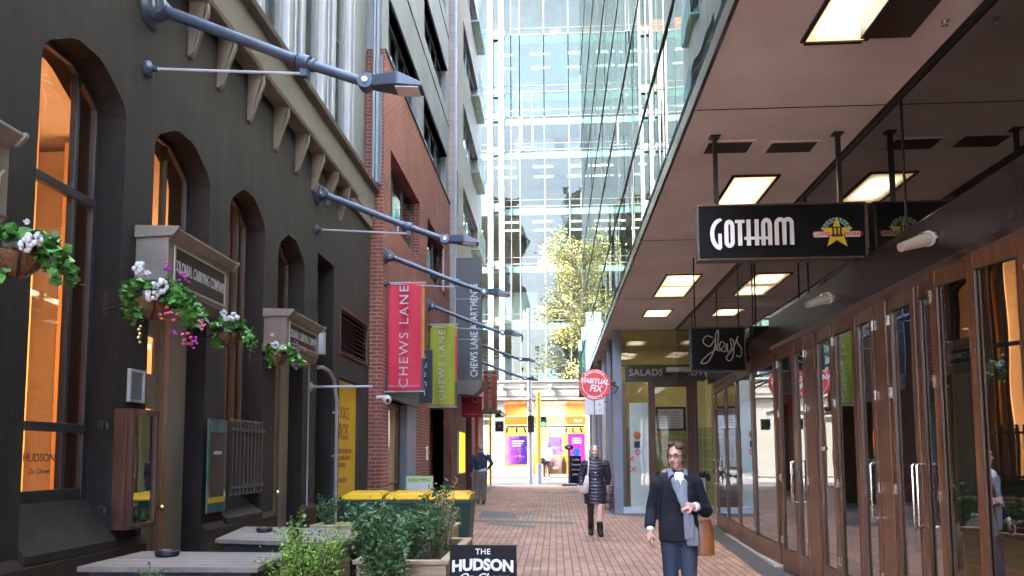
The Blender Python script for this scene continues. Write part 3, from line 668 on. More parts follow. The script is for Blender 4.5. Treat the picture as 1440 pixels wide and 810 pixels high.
m_ = MB(); m_.box(XW+.056, XW+.058, ya+.05, yb-.07, zc+.16, zd-.14); m_.build('dark_print', M_black, gp)
m_ = MB(); m_.box(XW+.056, XW+.059, ya+.02, yb-.03, zc+.10, zc+.155); m_.build('yellow_strip', M_signyellow, gp)
m_ = MB(); m_.box(XW+.0585, XW+.0605, ya+.12, yb-.13, zc+.60, zc+.635); m_.build('paper_slip', M_paper, gp)
m_ = MB()
for zz in (zc+.04, zd-.04):
    for yy in (ya+.03, yb-.03): m_.lathe([(.0, .03), (.009, .03), (.009, 0)], XW+.03, yy, zz, 8, ax='x')
m_.build('fixing', M_steel, gp)
c_ = on(195, 470, X=XW)
bl = thing('wall_ornament', 'small dull brass ornament on the wall above the framed notice', 'ornament', tuple(c_))
m_ = MB()
for i in range(5): m_.lathe([(.026-.005*abs(i-2), 0), (.026-.005*abs(i-2), .008), (.010, .018), (0, .02)], XW, c_.y+.012*(-1)**i, c_.z+(i-2)*.035, 10, ax='x')
m_.build('casting', M_brass, bl, smooth=True)

# downpipe with its horizontal bracket
dp = thing('downpipe', 'thin pale downpipe hooked over at the top on the dark wall', 'pipe', (XW, 12.2, 0))
a1 = on(474, 540, X=XW+.06).y; a0 = on(447, 512, X=XW+.06).y; ztop = on(447, 512, X=XW+.06).z
pts = [(XW+.06, a0, ztop-.05), (XW+.06, a0+.25, ztop-.02), (XW+.06, a1-.45, ztop-.04), (XW+.06, a1-.15, ztop-.16), (XW+.06, a1, ztop-.5), (XW+.06, a1, .02)]
m_ = MB(); m_.tube(pts, .028, 10); m_.build('pipe', M_galv, dp, smooth='auto')
m_ = MB()
for z in (.9, 1.6, 2.3): m_.box(XW, XW+.1, a1-.045, a1+.045, z, z+.03)
m_.build('clip', M_galv, dp)
bp_ = on(440, 544, X=XW+.04); be = on(524, 542, X=XW+.7)
br = thing('wall_bar', 'thin white horizontal steel bar standing out from the dark wall over the yellow poster', 'bracket', tuple(bp_))
ex = on(524, 542, Y=bp_.y)
m_ = MB(); m_.tube([(XW, bp_.y, bp_.z), (ex.x, bp_.y, bp_.z)], .018, 8); m_.build('bar', M_galv, br, smooth='auto')
m_ = MB(); m_.lathe([(.07, 0), (.07, .02), (.03, .04), (.03, .06)], XW, bp_.y, bp_.z, 14, ax='x'); m_.build('wall_plate', M_galv, br)
# thin cable conduit and corner pipe
cb = MB(); cb.tube([(XW+.015, 10.98, .3), (XW+.015, 10.98, 3.2)], .012, 6); tag(recentre(cb.build('conduit', M_galv)), 'thin pale conduit running down beside the far cream door', 'conduit')
cb = MB(); cb.tube([(XW+.13, 14.5, 6.95), (XW+.13, 14.5, 12.5)], .055, 8); cb.tube([(XW+.13, 14.25, 6.95), (XW+.13, 14.25, 15)], .03, 8); cb.box(XW+.04, XW+.22, 14.56, 14.62, 6.95, 9.6); tag(recentre(cb.build('corner_pipe', M_steelblue)), 'blue grey vertical pipe at the corner between pale piers and red brick', 'pipe')
cb = MB(); e0 = on(453, 478, X=XW+.12); cb.box(XW, XW+.16, e0.y-.06, e0.y+.06, e0.z-.22, e0.z+.12); cbo = recentre(cb.build('wall_box', M_white, bevel=.01)); tag(cbo, 'small white electrical box beside the far sign box', 'box')
for (px, py) in ((143, 598), (138, 717)):
    q = on(px, py, X=XW+.02); m_ = MB(); m_.box(XW-.0, XW+.05, q.y-.03, q.y+.03, q.z-.03, q.z+.03); m_.box(XW+.05, XW+.08, q.y-.015, q.y+.015, q.z-.035, q.z+.02)
    tag(recentre(m_.build('shutter_catch', M_black, bevel=.004)), 'small black shutter catch beside the near window, %s' % ('upper one' if py < 650 else 'lower one'), 'catch', 'shutter catches')

# ------------------------------------------------------------------ left: brick and concrete apartment building
XB = -3.35
B2 = thing('brick_building', 'red brick building with grey concrete upper storeys and long dark window strips', 'building', (XB, 19, 0))
Y0, Y1 = 14.65, 24.2
e1a, e1b = on(546, 640, X=XB).y, on(584, 640, X=XB).y
e2a = on(604, 640, X=XB).y
ze = on(560, 566, X=XB).z
gholes = [(e1a, e1b, 0, ze), (e2a, 23.0, 0, 3.0)]
wins = [(15.3, 18.7, 6.45, 7.95), (19.9, 23.2, 6.45, 7.95)]
b = MB(); wallgrid(b, 'x', Y0, Y1, 0, 9.75, gholes+wins, XB, XB-.35); b.box(-16, XB-.35, Y0, Y0+.3, 0, 9.75); b.build('brick_wall', M_brick, B2)
cw = [(15.2, 18.6, 9.95, 11.1), (19.5, 23.6, 9.95, 11.1), (15.2, 17.3, 12.8, 13.95), (19.5, 23.6, 12.8, 13.95), (19.5, 23.6, 15.8, 16.95)]
b = MB(); wallgrid(b, 'x', Y0, Y1, 9.78, 17.6, cw, XB-.05, XB-.35); b.box(-16, XB-.35, Y0, Y0+.3, 9.78, 17.6); b.build('concrete_wall', M_conc, B2)
b = MB(); b.box(XB-.35, XB+.03, Y0, Y1, 9.75, 9.78)
for z in (12.35, 15.35): b.box(XB-.05, XB-.03, Y0, Y1, z, z+.02)
b.build('flashing', M_dkgrey, B2)
for (a, c, z0, z1) in wins+cw:
    f = MB(); x = XB-.26; frame_rect(f, x, x+.05, a, c, z0, z1, .05); n_ = int((c-a)/.85)
    for i in range(1, n_): yy = a+(c-a)*i/n_; f.box(x, x+.048, yy-.022, yy+.022, z0+.05, z1-.05)
    o = f.build('window', M_dkgrey, B2); p = MB(); p.quad((x+.02, a, z0), (x+.02, c, z0), (x+.02, c, z1), (x+.02, a, z1)); p.build('pane', M_gdark, o)
    if z0 > 9.8: s_ = MB(); s_.box(XB-.2, XB+.0, a-.02, c+.02, z1, z1+.04); s_.build('lintel', M_dkgrey, o)
b = MB(); b.box(-16, XB-.9, Y0+.3, Y1, 3.2, 17.4); b.build('rooms', M_interior, B2)
b = MB(); b.box(-16, XB+.05, Y0-.05, Y1, 17.6, 17.8); b.build('roof', M_conc, B2)
# ground floor entry: dark beam, timber door, blue grey column
b = MB(); b.box(XB-.30, XB+.12, e1a-.35, e1b, ze, ze+.42); b.build('entry_beam', M_dkgrey, B2)
b = MB(); yj = on(571, 640, X=XB).y; b.box(XB-.30, XB+.02, yj, e1b-.002, 0, ze+.7); b.build('column', M_steelblue, B2)
b = MB(); b.box(-6, -4.6, e1a-.5, e1b+.6, .0, .1); b.box(-6.0, -5.9, e1a-.5, e1b+.6, 0, ze); b.box(-6, XB-.36, e1b+.5, e1b+.6, 0, ze+.2); b.box(-6, XB-.36, e1a-.6, e1a-.5, 0, ze+.2); b.box(-6, XB-.36, e1a-.5, e1b+.5, ze+.1, ze+.2); b.build('entry_hall', M_yellowwall, B2)
area('hall_lamp', (-4.6, (e1a+e1b)/2, ze-.05), .4, 4, (1, .75, .4))
b = MB(); ym = on(556, 640, X=XB-.2).y
for yy in (e1a+.02, ym, yj-.16): b.box(XB-.22, XB-.14, yy, yy+.14, .1, ze)
b.box(XB-.22, XB-.142, e1a+.16, yj-.16, ze-.14, ze); b.box(XB-.22, XB-.142, e1a+.16, yj-.16, .1, .3); b.box(XB-.22, XB-.142, e1a+.16, yj-.16, 1.0, 1.05)
eo = b.build('entry_door', M_wooddark, B2, bevel=.005)
p = MB(); p.quad((XB-.18, e1a, .1), (XB-.18, yj, .1), (XB-.18, yj, ze), (XB-.18, e1a, ze)); p.build('pane', M_gwin, eo)
b = MB(); b.box(XB-.9, XB-.36, e2a, 23.0, 3.0, 3.1); b.box(XB-1.0, XB-.9, e2a-.1, 23.1, 0, 3.1); b.box(XB-.9, XB-.36, e2a-.2, e2a-.0, 0, 3.0); b.build('recess_wall', M_brickdark, B2)
# ------------------------------------------------------------------ left: far building, brick base and beige tiles
XT = -3.12
B3 = thing('tiled_building', 'brown brick base with beige tiled storeys above at the street end', 'building', (XT, 28, 0))
pA, pB, pC = on(637, 640, X=XT).y, on(655, 640, X=XT).y, on(665, 640, X=XT).y
b = MB(); wallgrid(b, 'x', 23.0, 33.4, 0, 5.6, [(pB, pC-.4, 0, 3.4), (pC+.7, pC+2.0, 0, 3.4)], XT, XT-.4)
b.box(-4.3, XT-.4, 23.0, 23.25, 0, 5.6); b.box(-16, XT-.4, 33.1, 33.4, 0, 5.6); b.box(XT-.9, XT-.8, 26, 33.1, 0, 5.6); b.build('brick_base', M_brickdark, B3)
tw = [(25.0, 27.2, 6.6, 8.1), (28.4, 23.0, 6.6, 8.1), (24.4, 25.1, 9.6, 11.2), (26.6, 31.8, 9.7, 11.2), (26.6, 31.8, 12.8, 14.3), (24.4, 25.1, 12.8, 14.3), (26.6, 31.8, 15.9, 17.4), (24.4, 25.1, 15.9, 17.4), (26.6, 31.8, 19, 20.5)]
b = MB(); wallgrid(b, 'x', 24.25, 33.4, 5.62, 22, tw, XT-.08, XT-.4); b.box(-16, XT-.4, 33.1, 33.4, 5.6, 22); b.box(-16, XT-.42, 24.25, 24.5, 5.62, 22); b.build('tiled_wall', M_tile, B3)
for (a, c, z0, z1) in tw:
    f = MB(); x = XT-.28; frame_rect(f, x, x+.05, a, c, z0, z1, .05)
    for i in range(1, max(1, int((c-a)/1.1))): yy = a+i*1.1; f.box(x, x+.048, yy-.02, yy+.02, z0+.05, z1-.05)
    o = f.build('window', M_galv, B3); p = MB(); p.quad((x+.02, a, z0), (x+.02, c, z0), (x+.02, c, z1), (x+.02, a, z1)); p.build('pane', M_gdark, o)
    if c-a > 3:
        gb = MB(); gb.box(XT-.08, XT+.24, a+2.6, c, z0-.1, z0-.04); gb.box(XT+.22, XT+.24, a+2.6, c, z0-.04, z0+.95); gb.build('balcony', M_spandrel, o)
b = MB(); b.box(-16, XT-.1, 24.25, 33.4, 22, 22.2); b.box(-16, XT-1.2, 24.5, 33.1, 5.7, 21.9); b.build('roof', M_conc, B3)
b = MB(); b.tube([(XT-.05, 24.28, 5.6), (XT-.05, 24.28, 22)], .05, 8); b.build('rain_pipe', M_galv, B3)
b = MB(); b.box(XT-.78, XT-.7, pC+.75, pC+1.95, .3, 3.3); b.build('entry_panel', emit('orange_entry', (1, .16, .02), .08), B3)
# yellow light box poster and metal plates on the brick
q0, q1 = on(645, 610, X=XT+.05), on(652, 610, X=XT+.05)
po = thing('poster_case', 'tall narrow yellow poster in a case on the brown brick wall beyond the bins', 'poster', (XT, q0.y, .9))
zz0, zz1 = on(648, 666, X=XT).z, on(648, 607, X=XT).z
m_ = MB(); frame_rect(m_, XT, XT+.07, q0.y, q1.y+.35, zz0, zz1, .04); m_.build('frame', M_galv, po)
m_ = MB(); m_.box(XT, XT+.055, q0.y+.04, q1.y+.31, zz0+.04, zz1-.04); m_.build('panel', emit('lit_yellow_poster', (1, .55, .03), .1), po)
q = on(663, 635, X=XT+.05); m_ = MB(); m_.box(XT-.35, XT+.0, pC-.35, pC-.30, q.z-.12, q.z+.12); tag(recentre(m_.build('wall_notice', M_white, bevel=.004)), 'small white notice on the brick beside the walking man', 'notice')
ip = thing('intercom', 'small steel intercom plate on the brick pier beside the recess', 'intercom', (XB, e2a-.2, 1.3))
q = on(602, 638, X=XB+.02); m_ = MB(); m_.box(XB, XB+.03, q.y-.28, q.y-.06, q.z-.17, q.z+.19); m_.build('plate', M_steel, ip, bevel=.004)
m_ = MB(); m_.box(XB+.03, XB+.035, q.y-.24, q.y-.10, q.z-.08, q.z+.12); m_.build('screen', M_white, ip)
cc = thing('dome_camera', 'white round security camera on the brick beside the red banner', 'camera', (XB, 14.9, 3))
q = on(544, 562, X=XB+.2); m_ = MB(); m_.tube([(XB, q.y, q.z+.05), (q.x-.04, q.y, q.z+.05)], .03, 8); m_.build('arm', M_white, cc)
m_ = MB(); m_.ell((q.x, q.y, q.z), (.09, .09, .09), 14, 10); m_.build('housing', M_white, cc, smooth=True)
m_ = MB(); m_.ell((q.x+.03, q.y-.06, q.z-.02), (.04, .04, .04), 10, 8); m_.build('lens', M_black, cc, smooth=True)

# ------------------------------------------------------------------ glass tower across the street
YT = 47.0
TW = thing('glass_tower', 'pale glass office tower with white columns across the sunny street', 'building', (0, YT, .43))
ZL = [6.2, 9.93, 13.5, 17.16, 20.8, 24.6, 28.4, 23.0, 36.0]
cols = [on(690.5, 300, Y=YT).x, on(706, 300, Y=YT).x]
mull = sorted([-2.62, -2.07, -.52, 1.03, 2.58, 4.13, 5.68, 7.23, 8.78, cols[0], cols[1], -4.95, -6.5, -8.05, -9.6, -11.15, -12.7, -14.25])
b = MB()
for z in ZL: b.box(-14.3, 8.8, YT+.25, YT+12, z-.55, z-.15)
b.box(-14.3, 8.8, YT+.2, YT+12, 36.0, 36.4); b.build('floor_slab', M_towerslab, TW)
b = MB()
for i in range(len(ZL)-1):
    b.box(-14.3, 8.8, YT+5.5, YT+5.7, ZL[i]-.15, ZL[i+1]-.55)
b.box(-14.5, -14.3, YT, YT+12, 0, 36); b.box(8.8, 9, YT, YT+12, 0, 36); b.box(-14.3, 8.8, YT+11.9, YT+12, 0, 36); b.build('inner_wall', M_towerin, TW)
rr = random.Random(3)
for i in range(len(ZL)-1):
    f = MB()
    for k_ in range(10):
        x = -13+rr.random()*20; f.box(x, x+.25+rr.random()*.6, YT+2+rr.random()*3, YT+3.2+rr.random()*2.2, ZL[i]-.15, ZL[i]-.15+.8+rr.random()*1.6)
    f.build('office_furniture', [M_cream, M_steelblue, M_wood, M_dkgrey][i % 4], TW)
    f = MB()
    if i in (3, 4, 5, 2):
        for k_ in range(9):
            x = -13.0+k_*2.3+rr.random()*.4
            for yy in (1.2, 3.0): f.box(x, x+1.25, YT+yy, YT+yy+.18, ZL[i+1]-.60, ZL[i+1]-.56)
        f.build('ceiling_light', M_led, TW)
for i, m_ in ((0, M_steelblue), (1, M_towerslab), (2, M_tan), (3, M_cream), (4, M_steelblue), (5, M_tan), (6, M_orangeb)):
    f = MB()
    for k_ in range(6):
        x = -9+rr.random()*14; f.box(x, x+.8+rr.random()*2.4, YT+1.2+rr.random()*2, YT+1.5+rr.random()*2.5, ZL[i]-.15, ZL[i]+.7+rr.random()*2.0)
    f.build('office_partition', m_, TW)
# curtain-wall bays
bays = [(a, c) for a, c in zip(mull[:-1], mull[1:])]
for i in range(len(ZL)-1):
    z0, z1 = ZL[i], ZL[i+1]
    for a, c in bays:
        if c-a < .2: continue
        f = MB(); m0 = .035
        f.box(a-.02, a+.03, YT-.05, YT+.03, z0, z1); f.box(a+.03, c-.02, YT-.03, YT+.03, z0, z0+.05); f.box(a+.03, c-.02, YT-.028, YT+.03, z0+.42, z0+.45)
        o = f.build('window', M_towerwhite, TW)
        p = MB(); tx, tz = (rr.random()-.5)*.02, (rr.random()-.5)*.02
        p.quad((a+.03, YT-.005-tx, z0+.05-0), (c-.02, YT-.005+tx, z0+.05), (c-.02, YT-.005+tx+tz, z1), (a+.03, YT-.005-tx+tz, z1)); p.build('pane', M_gtower, o)
        s_ = MB(); s_.box(a+.03, c-.02, YT+.04, YT+.2, z0-.5, z0-.12); s_.build('spandrel', M_spandrel, o)
for cx in cols:
    b = MB(); b.box(cx-.17, cx+.17, YT-.22, YT-.06, 5.4, 36)
    for z in ZL: b.box(cx-.20, cx+.20, YT-.25, YT-.05, z-.2, z+.05)
    b.build('column', M_towerwhite, TW, bevel=.02)
b = MB()
for z in ZL[1:-1]: b.box(cols[0]+.17, cols[1]-.17, YT-.18, YT-.06, z-.3, z+.2)
b.build('column_tie', M_towerwhite, TW)
# sun-shade rails with rods in front of the upper floor
b = MB()
for x in (-1.9, -1.25):
    b.tube([(x, YT-.4, 20.8), (x, YT-.4, 24.5)], .025, 6)
    for z in (20.9, 22.7, 24.0): b.ell((x, YT-.4, z), (.07, .07, .07), 8, 6)
b.tube([(-2.1, YT-.4, 20.85), (-1.0, YT-.4, 20.85)], .03, 6); b.build('shade_rod', M_steel, TW)
# white band over the shop, with brackets, and the big lower pane
zb0, zb1 = on(760, 557, Y=YT).z, on(760, 536, Y=YT).z
b = MB(); b.box(-14.3, 8.8, YT-.3, YT+.3, zb0, zb1); b.box(-14.3, 8.8, YT-.42, YT-.3, zb1-.09, zb1+.02); b.box(-14.3, 8.8, YT-.36, YT-.3, (zb0+zb1)/2, (zb0+zb1)/2+.05); b.box(-14.3, 8.8, YT-.25, YT+.3, zb0-.25, zb0); b.build('band', M_towerwhite, TW)
for px in (706, 735, 773):
    x = on(px, 545, Y=YT).x; b = MB(); b.box(x-.05, x+.05, YT-.62, YT-.42, zb0+.1, zb0+.62); b.box(x-.1, x+.1, YT-.55, YT-.42, zb0+.55, zb0+.66); b.build('bracket', M_galv, TW)
# shop front
zs = .44; ztop = zb0-.25
sx0, sx1 = on(707, 600, Y=YT).x, on(826, 600, Y=YT).x
b = MB(); b.box(-14.3, sx0, YT, YT+.4, zs, ztop); b.box(sx1, 8.8, YT, YT+.4, zs, ztop); b.build('stone_pier', M_towerwhite, TW)
zh0, zh1 = on(760, 597, Y=YT).z, on(760, 586, Y=YT).z
b = MB(); frame_rect(b, YT, YT+.1, sx0, sx1, zs, ztop, .07)
fo = MB()
fo.box(sx0, sx1, YT-.02, YT+.1, zh0-.08, zh0); fo.box(sx0, sx1, YT, YT+.1, zh1, zh1+.06); fo.box(sx0, sx1, YT-.01, YT+.1, ztop-.08, ztop)
fo.box(sx0, sx0+.12, YT-.01, YT+.1, zs, ztop-.08); fo.box(sx1-.10, sx1, YT-.01, YT+.1, zs, ztop-.08)
xm = on(746, 640, Y=YT).x; xm2 = on(770, 640, Y=YT).x
fo.box(xm-.04, xm+.12, YT-.015, YT+.1, zs, ztop-.08); fo.box(xm2-.04, xm2+.04, YT-.01, YT+.1, zs, zh0-.08); fo.box(sx0+.12, xm-.04, YT-.012, YT+.1, zs, zs+.55)
fr_ = fo.build('shop_frame', M_towerwhite, TW)
b = MB(); b.box(sx0+.13, sx1-.11, YT+.12, YT+.2, zh0, zh1); b.build('shop_fascia', M_shoporange, TW)
text('Spark', .22, M_whitescr, TW, origin=(sx1-.55, YT+.115, (zh0+zh1)/2), bold=.004)
b = MB(); b.box(sx0-.5, sx1+.5, YT+3.8, YT+4, zs, ztop); b.box(sx0-.5, sx0-.4, YT+.4, YT+4, zs, ztop); b.box(sx1+.4, sx1+.5, YT+.4, YT+4, zs, ztop); b.box(sx0-.5, sx1+.5, YT+.3, YT+4, zs-.05, zs); b.box(sx0-.5, sx1+.5, YT+.3, YT+4, ztop, ztop+.1); b.build('shop_wall', M_shopin, TW)
area('shop_lamp', ((sx0+sx1)/2, YT+2, ztop-.1), 3.5, 26, (1, .72, .36), sy=2)
p = MB(); p.quad((sx0, YT+.02, zs), (sx1, YT+.02, zs), (sx1, YT+.02, ztop), (sx0, YT+.02, ztop)); p.build('pane', M_gwin, fr_)
for i, px in enumerate((714, 727, 738, 797, 806, 817)):
    q = on(px, 605, Y=YT+1); b = MB(); b.tube([(q.x, YT+1, q.z+.25), (q.x, YT+1, q.z+.1)], .02, 6); b.tube([(q.x-.03, YT+1, q.z+.12), (q.x+.06*((i % 3)-1), YT+.9, q.z-.14)], .06, 8); b.build('spotlight', M_black, TW)
b = MB(); b.box(sx0+.2, sx1-.2, YT+.97, YT+1.03, on(760, 601, Y=YT+1).z, on(760, 600, Y=YT+1).z+.05); b.build('lighting_track', M_black, TW)
def screen(name, x0p, x1p, y0p, y1p, Y, m, label, cat='screen'):
    a, c = on(x0p, y1p, Y=Y), on(x1p, y0p, Y=Y); t = thing(name, label, cat, (a.x, Y, a.z))
    mb = MB(); mb.box(a.x, c.x, Y, Y+.05, a.z, c.z); mb.build('panel', m, t); return t, a, c
# graded purple poster: a print of a shoe on pink light
def posterm():
    m, t, out = newmat('purple_print'); e = N(t, 'ShaderNodeEmission', i_Strength=.085); link(e.outputs[0], out.inputs[0])
    tc = N(t, 'ShaderNodeTexCoord'); sp = N(t, 'ShaderNodeSeparateXYZ'); link(tc.outputs['Generated'], sp.inputs[0])
    n = N(t, 'ShaderNodeTexNoise', i_Scale=3.0); link(tc.outputs['Generated'], n.inputs['Vector'])
    cr = N(t, 'ShaderNodeValToRGB'); a_ = N(t, 'ShaderNodeMath', operation='MULTIPLY_ADD'); link(n.outputs[0], a_.inputs[0]); a_.inputs[1].default_value = .5
    link(sp.outputs[0], a_.inputs[2]); link(a_.outputs[0], cr.inputs[0]); cr.color_ramp.elements[0].color = (1, .55, .9, 1); cr.color_ramp.elements[0].position = .15; cr.color_ramp.elements[1].color = (.13, .05, .42, 1); cr.color_ramp.elements[1].position = .95
    el = cr.color_ramp.elements.new(.5); el.color = (.48, .12, .62, 1); link(cr.outputs[0], e.inputs[0]); return m
t, a, c = screen('purple_poster', 712, 743, 613, 653, YT+.35, posterm(), 'lit purple and pink poster in the left window of the orange shop', 'poster')
m_ = MB(); m_.loft([((a.x+.3, YT+.33, a.z+.42), .02, .05), ((a.x+.5, YT+.33, a.z+.48), .02, .12), ((a.x+.85, YT+.33, a.z+.52), .02, .16), ((a.x+1.1, YT+.33, a.z+.45), .02, .09)], 10); m_.build('printed_shape', emit('pink_print', (1, .25, .45), .12), t)
m_ = MB()
for i in range(3): m_.box(a.x+.35, a.x+1.1-.1*i, YT+.34, YT+.345, c.z-.35-i*.14, c.z-.29-i*.14)
m_.build('printed_lines', M_whitescr, t)
t, a, c = screen('magenta_screen', 799, 822, 610, 652, YT+.35, M_magenta, 'bright magenta screen with a blue globe in the shop window behind the blackboard')
m_ = MB(); q = on(811, 636, Y=YT+.33); m_.lathe([(0, .0), (.26, .0)], q.x, q.y, q.z, 20, ax='y'); m_.build('globe', M_bluescr, t)
m_ = MB()
for i in range(3): m_.box(a.x+.25, c.x-.2, YT+.335, YT+.34, c.z-.32-i*.13, c.z-.25-i*.13)
m_.build('printed_lines', M_whitescr, t)
t, a, c = screen('purple_screen', 771, 790, 614, 640, YT+1.2, M_purplep, 'purple screen hanging inside the shop beside the walking shopper')
text('phones', .16, M_whitescr, t, origin=((a.x+c.x)/2, YT+1.19, (a.z+c.z)/2-.1))
t, a, c = screen('pink_screen', 746, 751, 614, 628, YT+1.2, emit('pink_light', (1, .3, .6), .12), 'narrow pink screen inside the shop between the grey pole and yellow pole')
for i in range(5):
    x = on(772+i*5.2, 650, Y=YT+2.2).x; m_ = MB(); h_ = 1.0+.35*rr.random()
    m_.loft([((x, YT+2.2, zs+.01), .16, .1), ((x, YT+2.2, zs+h_*.6), .17, .12), ((x, YT+2.2, zs+h_), .05, .04)], 10)
    o = recentre(m_.build('clothes_display', [M_navy, M_wood, M_chino, M_steelblue, M_dkgrey][i], smooth=True)); tag(o, ['blue', 'brown', 'taupe', 'grey blue', 'dark grey'][i]+' clothes display standing inside the orange shop', 'display', 'displays inside the shop')

# ------------------------------------------------------------------ right: glass building over a canopy, shops below
XC, ZS = 1.28, 4.76
G = thing('glass_building', 'tall reflective glass building overhanging the shops with a lit taupe canopy', 'building', (3, 12, 0))
YE = 34.0
ZR = [4.98, 6.35, 8.3, 10.3, 12.6, 15.6, 19.0, 22.8]
b = MB(); b.box(XC+.02, 3.02, -7, YE, ZS, ZS+.10); b.build('canopy_ceiling', M_soffit, G)
b = MB(); b.box(XC-.012, XC+.02, -7, YE, ZS-.02, ZS+.12); b.build('canopy_edge', M_fascia, G)
b = MB(); b.box(XC+.06, 12, -7, YE-.1, ZS+.12, 23.0); b.build('dark_core', mat('office_dark', (.10, .14, .15), .5, .5, .5, 0, 20), G)
b = MB(); b.box(XC, 12, YE-.1, YE, ZS, 23.0); b.build('end_wall', M_conc, G); b = MB(); b.box(XC, 12, -7.1, -7, 0, 23.0); b.build('end_wall', M_conc, G)
rr = random.Random(11)
NYB = 10
ybs = [-7+i*(YE+7)/NYB for i in range(NYB+1)]
for i in range(len(ZR)-1):
    z0, z1 = ZR[i], ZR[i+1]
    for j in range(NYB):
        ya, yb = ybs[j], ybs[j+1]; p = MB(); n_ = 5
        for q in range(n_):
            a, c = ya+(yb-ya)*q/n_, ya+(yb-ya)*(q+1)/n_
            t1, t2 = (rr.random()-.5)*.007, (rr.random()-.5)*.006
            p.quad((XC-t1, a+.006, z0+.01), (XC+t1, c-.006, z0+.01), (XC+t1+t2, c-.006, z1-.01), (XC-t1+t2, a+.006, z1-.01))
        o = p.build('glazing', M_gcurtain, G)
        f = MB(); f.box(XC-.016, XC+.02, ya, yb, z1-.016, z1+.016)
        f.build('rail', M_dkgrey, o)
b = MB()
for y in np.arange(-7, YE, (YE+7)/50.0): b.box(XC+.01, XC+.03, y-.012, y+.012, ZR[0], ZR[-1])
b.build('joint_line', M_towerwhite, G)
# far glass fins standing under the corner of the curtain wall
for i, (y, x) in enumerate(((24.5, 1.02), (27.5, .98), (30.5, .96))):
    b = MB(); b.box(x, XC-.03, y, y+.02, 3.9, 6.2); b.build('glass_fin', M_gcurtain, G)
# upper glazing above the doors and the brown fascia
XD = 3.0
b = MB(); b.quad((3.06, -7, 3.45), (3.06, 19.3, 3.45), (3.06, 19.3, ZS), (3.06, -7, ZS)); b.build('upper_glazing', M_gupper, G)
b = MB()
for y in (1.5, 4.1, 6.7, 9.3, 11.9, 14.5, 17.1): b.box(3.05, 3.075, y-.006, y+.006, 3.45, ZS)
b.box(3.03, 3.08, -7, 19.3, ZS-.035, ZS); b.build('glazing_joint', M_black, G)
b = MB(); b.prism([(2.94, 3.07), (2.94, 3.46), (2.96, 3.48), (3.08, 3.48), (3.08, 3.03), (2.97, 3.03)], 'y', -7, 10.6); b.build('fascia', M_fascia, G)
b = MB(); a_, c_ = on(1098, 798), on(1010, 741)
def obox(mb, p0, p1, z0, z1, th, off=0.0):
    """upright slab between two ground points"""
    d = Vector((p1[0]-p0[0], p1[1]-p0[1])).normalized(); n = Vector((-d.y, d.x))
    P = [Vector((p0[0], p0[1]))+n*(off-th/2), Vector((p1[0], p1[1]))+n*(off-th/2), Vector((p1[0], p1[1]))+n*(off+th/2), Vector((p0[0], p0[1]))+n*(off+th/2)]
    mb.prism([(q.x, q.y) for q in P], 'z', z0, z1); return mb
obox(b, (3.0, 10.6), (3.22, 16.05), 3.06, 3.34, .12); b.build('fascia_far', M_fascia, G)
b = MB(); b.box(3.12, 3.34, 4.12, 4.5, 3.3, ZS); b.build('column', M_cream, G)
# rooms of the bar, dark, with a hanging light or two
b = MB(); b.box(8.0, 8.2, -7, 16, 0, ZS); b.box(3.2, 8.0, -7, 16, .02, .06); b.box(3.1, 8.0, -7, 16, ZS+.0, ZS+.1); b.box(3.45, 8.0, 16.2, 16.3, 0, 4.7); b.box(3.2, 8, -7.0, -6.9, 0, ZS); b.build('bar_interior', M_interior, G)
b = MB()
for y, x, h in ((5.6, 5.2, 1.1), (7.4, 5.6, 1.1), (9.2, 5.0, 1.1), (12.2, 5.5, 1.1)): b.lathe([(.35, h), (.35, h-.04), (.03, h-.04), (.03, .08), (.22, .07), (.22, .06)], x, y, 0, 18)
b.build('bar_table', M_wooddark, G)
for y in (4.0, 8.0, 12.0): area('bar_lamp', (6.0, y, 4.3), .4, 2, (1, .8, .5))
# soffit fittings
def light_panel(corners_px, label, n=1):
    P_ = [on(px, py, Z=ZS) for px, py in corners_px]; x0 = (P_[0].x+P_[3].x)/2; x1 = (P_[1].x+P_[2].x)/2; y0 = (P_[0].y+P_[1].y)/2; y1 = (P_[2].y+P_[3].y)/2
    t = thing('ceiling_light', label, 'ceiling light', ((x0+x1)/2, (y0+y1)/2, ZS), 'lit panels in the canopy')
    f = MB(); wd = .035; f.box(x0-wd, x0, y0-wd, y1+wd, ZS-.02, ZS-.001); f.box(x1, x1+wd, y0-wd, y1+wd, ZS-.02, ZS-.001); f.box(x0, x1, y0-wd, y0, ZS-.02, ZS-.001); f.box(x0, x1, y1, y1+wd, ZS-.02, ZS-.001)
    f.build('frame', M_fascia, t)
    step = (y1-y0)/n
    for i in range(n):
        d = MB(); d.box(x0, x1, y0+step*i+(.04 if i else 0), y0+step*(i+1)-(.04 if i < n-1 else 0), ZS-.008, ZS-.0015); d.build('diffuser', M_gaslight, t)
    return t
light_panel([(1140, 60), (1222, 58), (1285, -60), (1190, -60)], 'lit canopy panel beside the boxed duct at the top of the photo')
light_panel([(1030, 247), (1088, 247), (1062, 289), (1010, 288)], 'lit canopy panel behind the left rod of the Gotham sign')
light_panel([(938, 386), (983, 386), (962, 417), (921, 416)], 'pair of lit canopy panels beyond the Gotham sign, before the small far one', 2)
light_panel([(911, 435), (945, 435), (937, 445), (904, 445)], 'smallest and farthest lit canopy panel above the salad shop')
b = MB(); q0 = on(1208, 22, Z=ZS); q1 = on(1277, 57, Z=ZS-.18); b.box(q0.x, q1.x, 2.0, q0.y, ZS-.18, ZS-.001); tag(recentre(b.build('duct_box', M_fascia, bevel=.006)), 'brown boxed duct under the canopy beside the top light panel', 'duct')
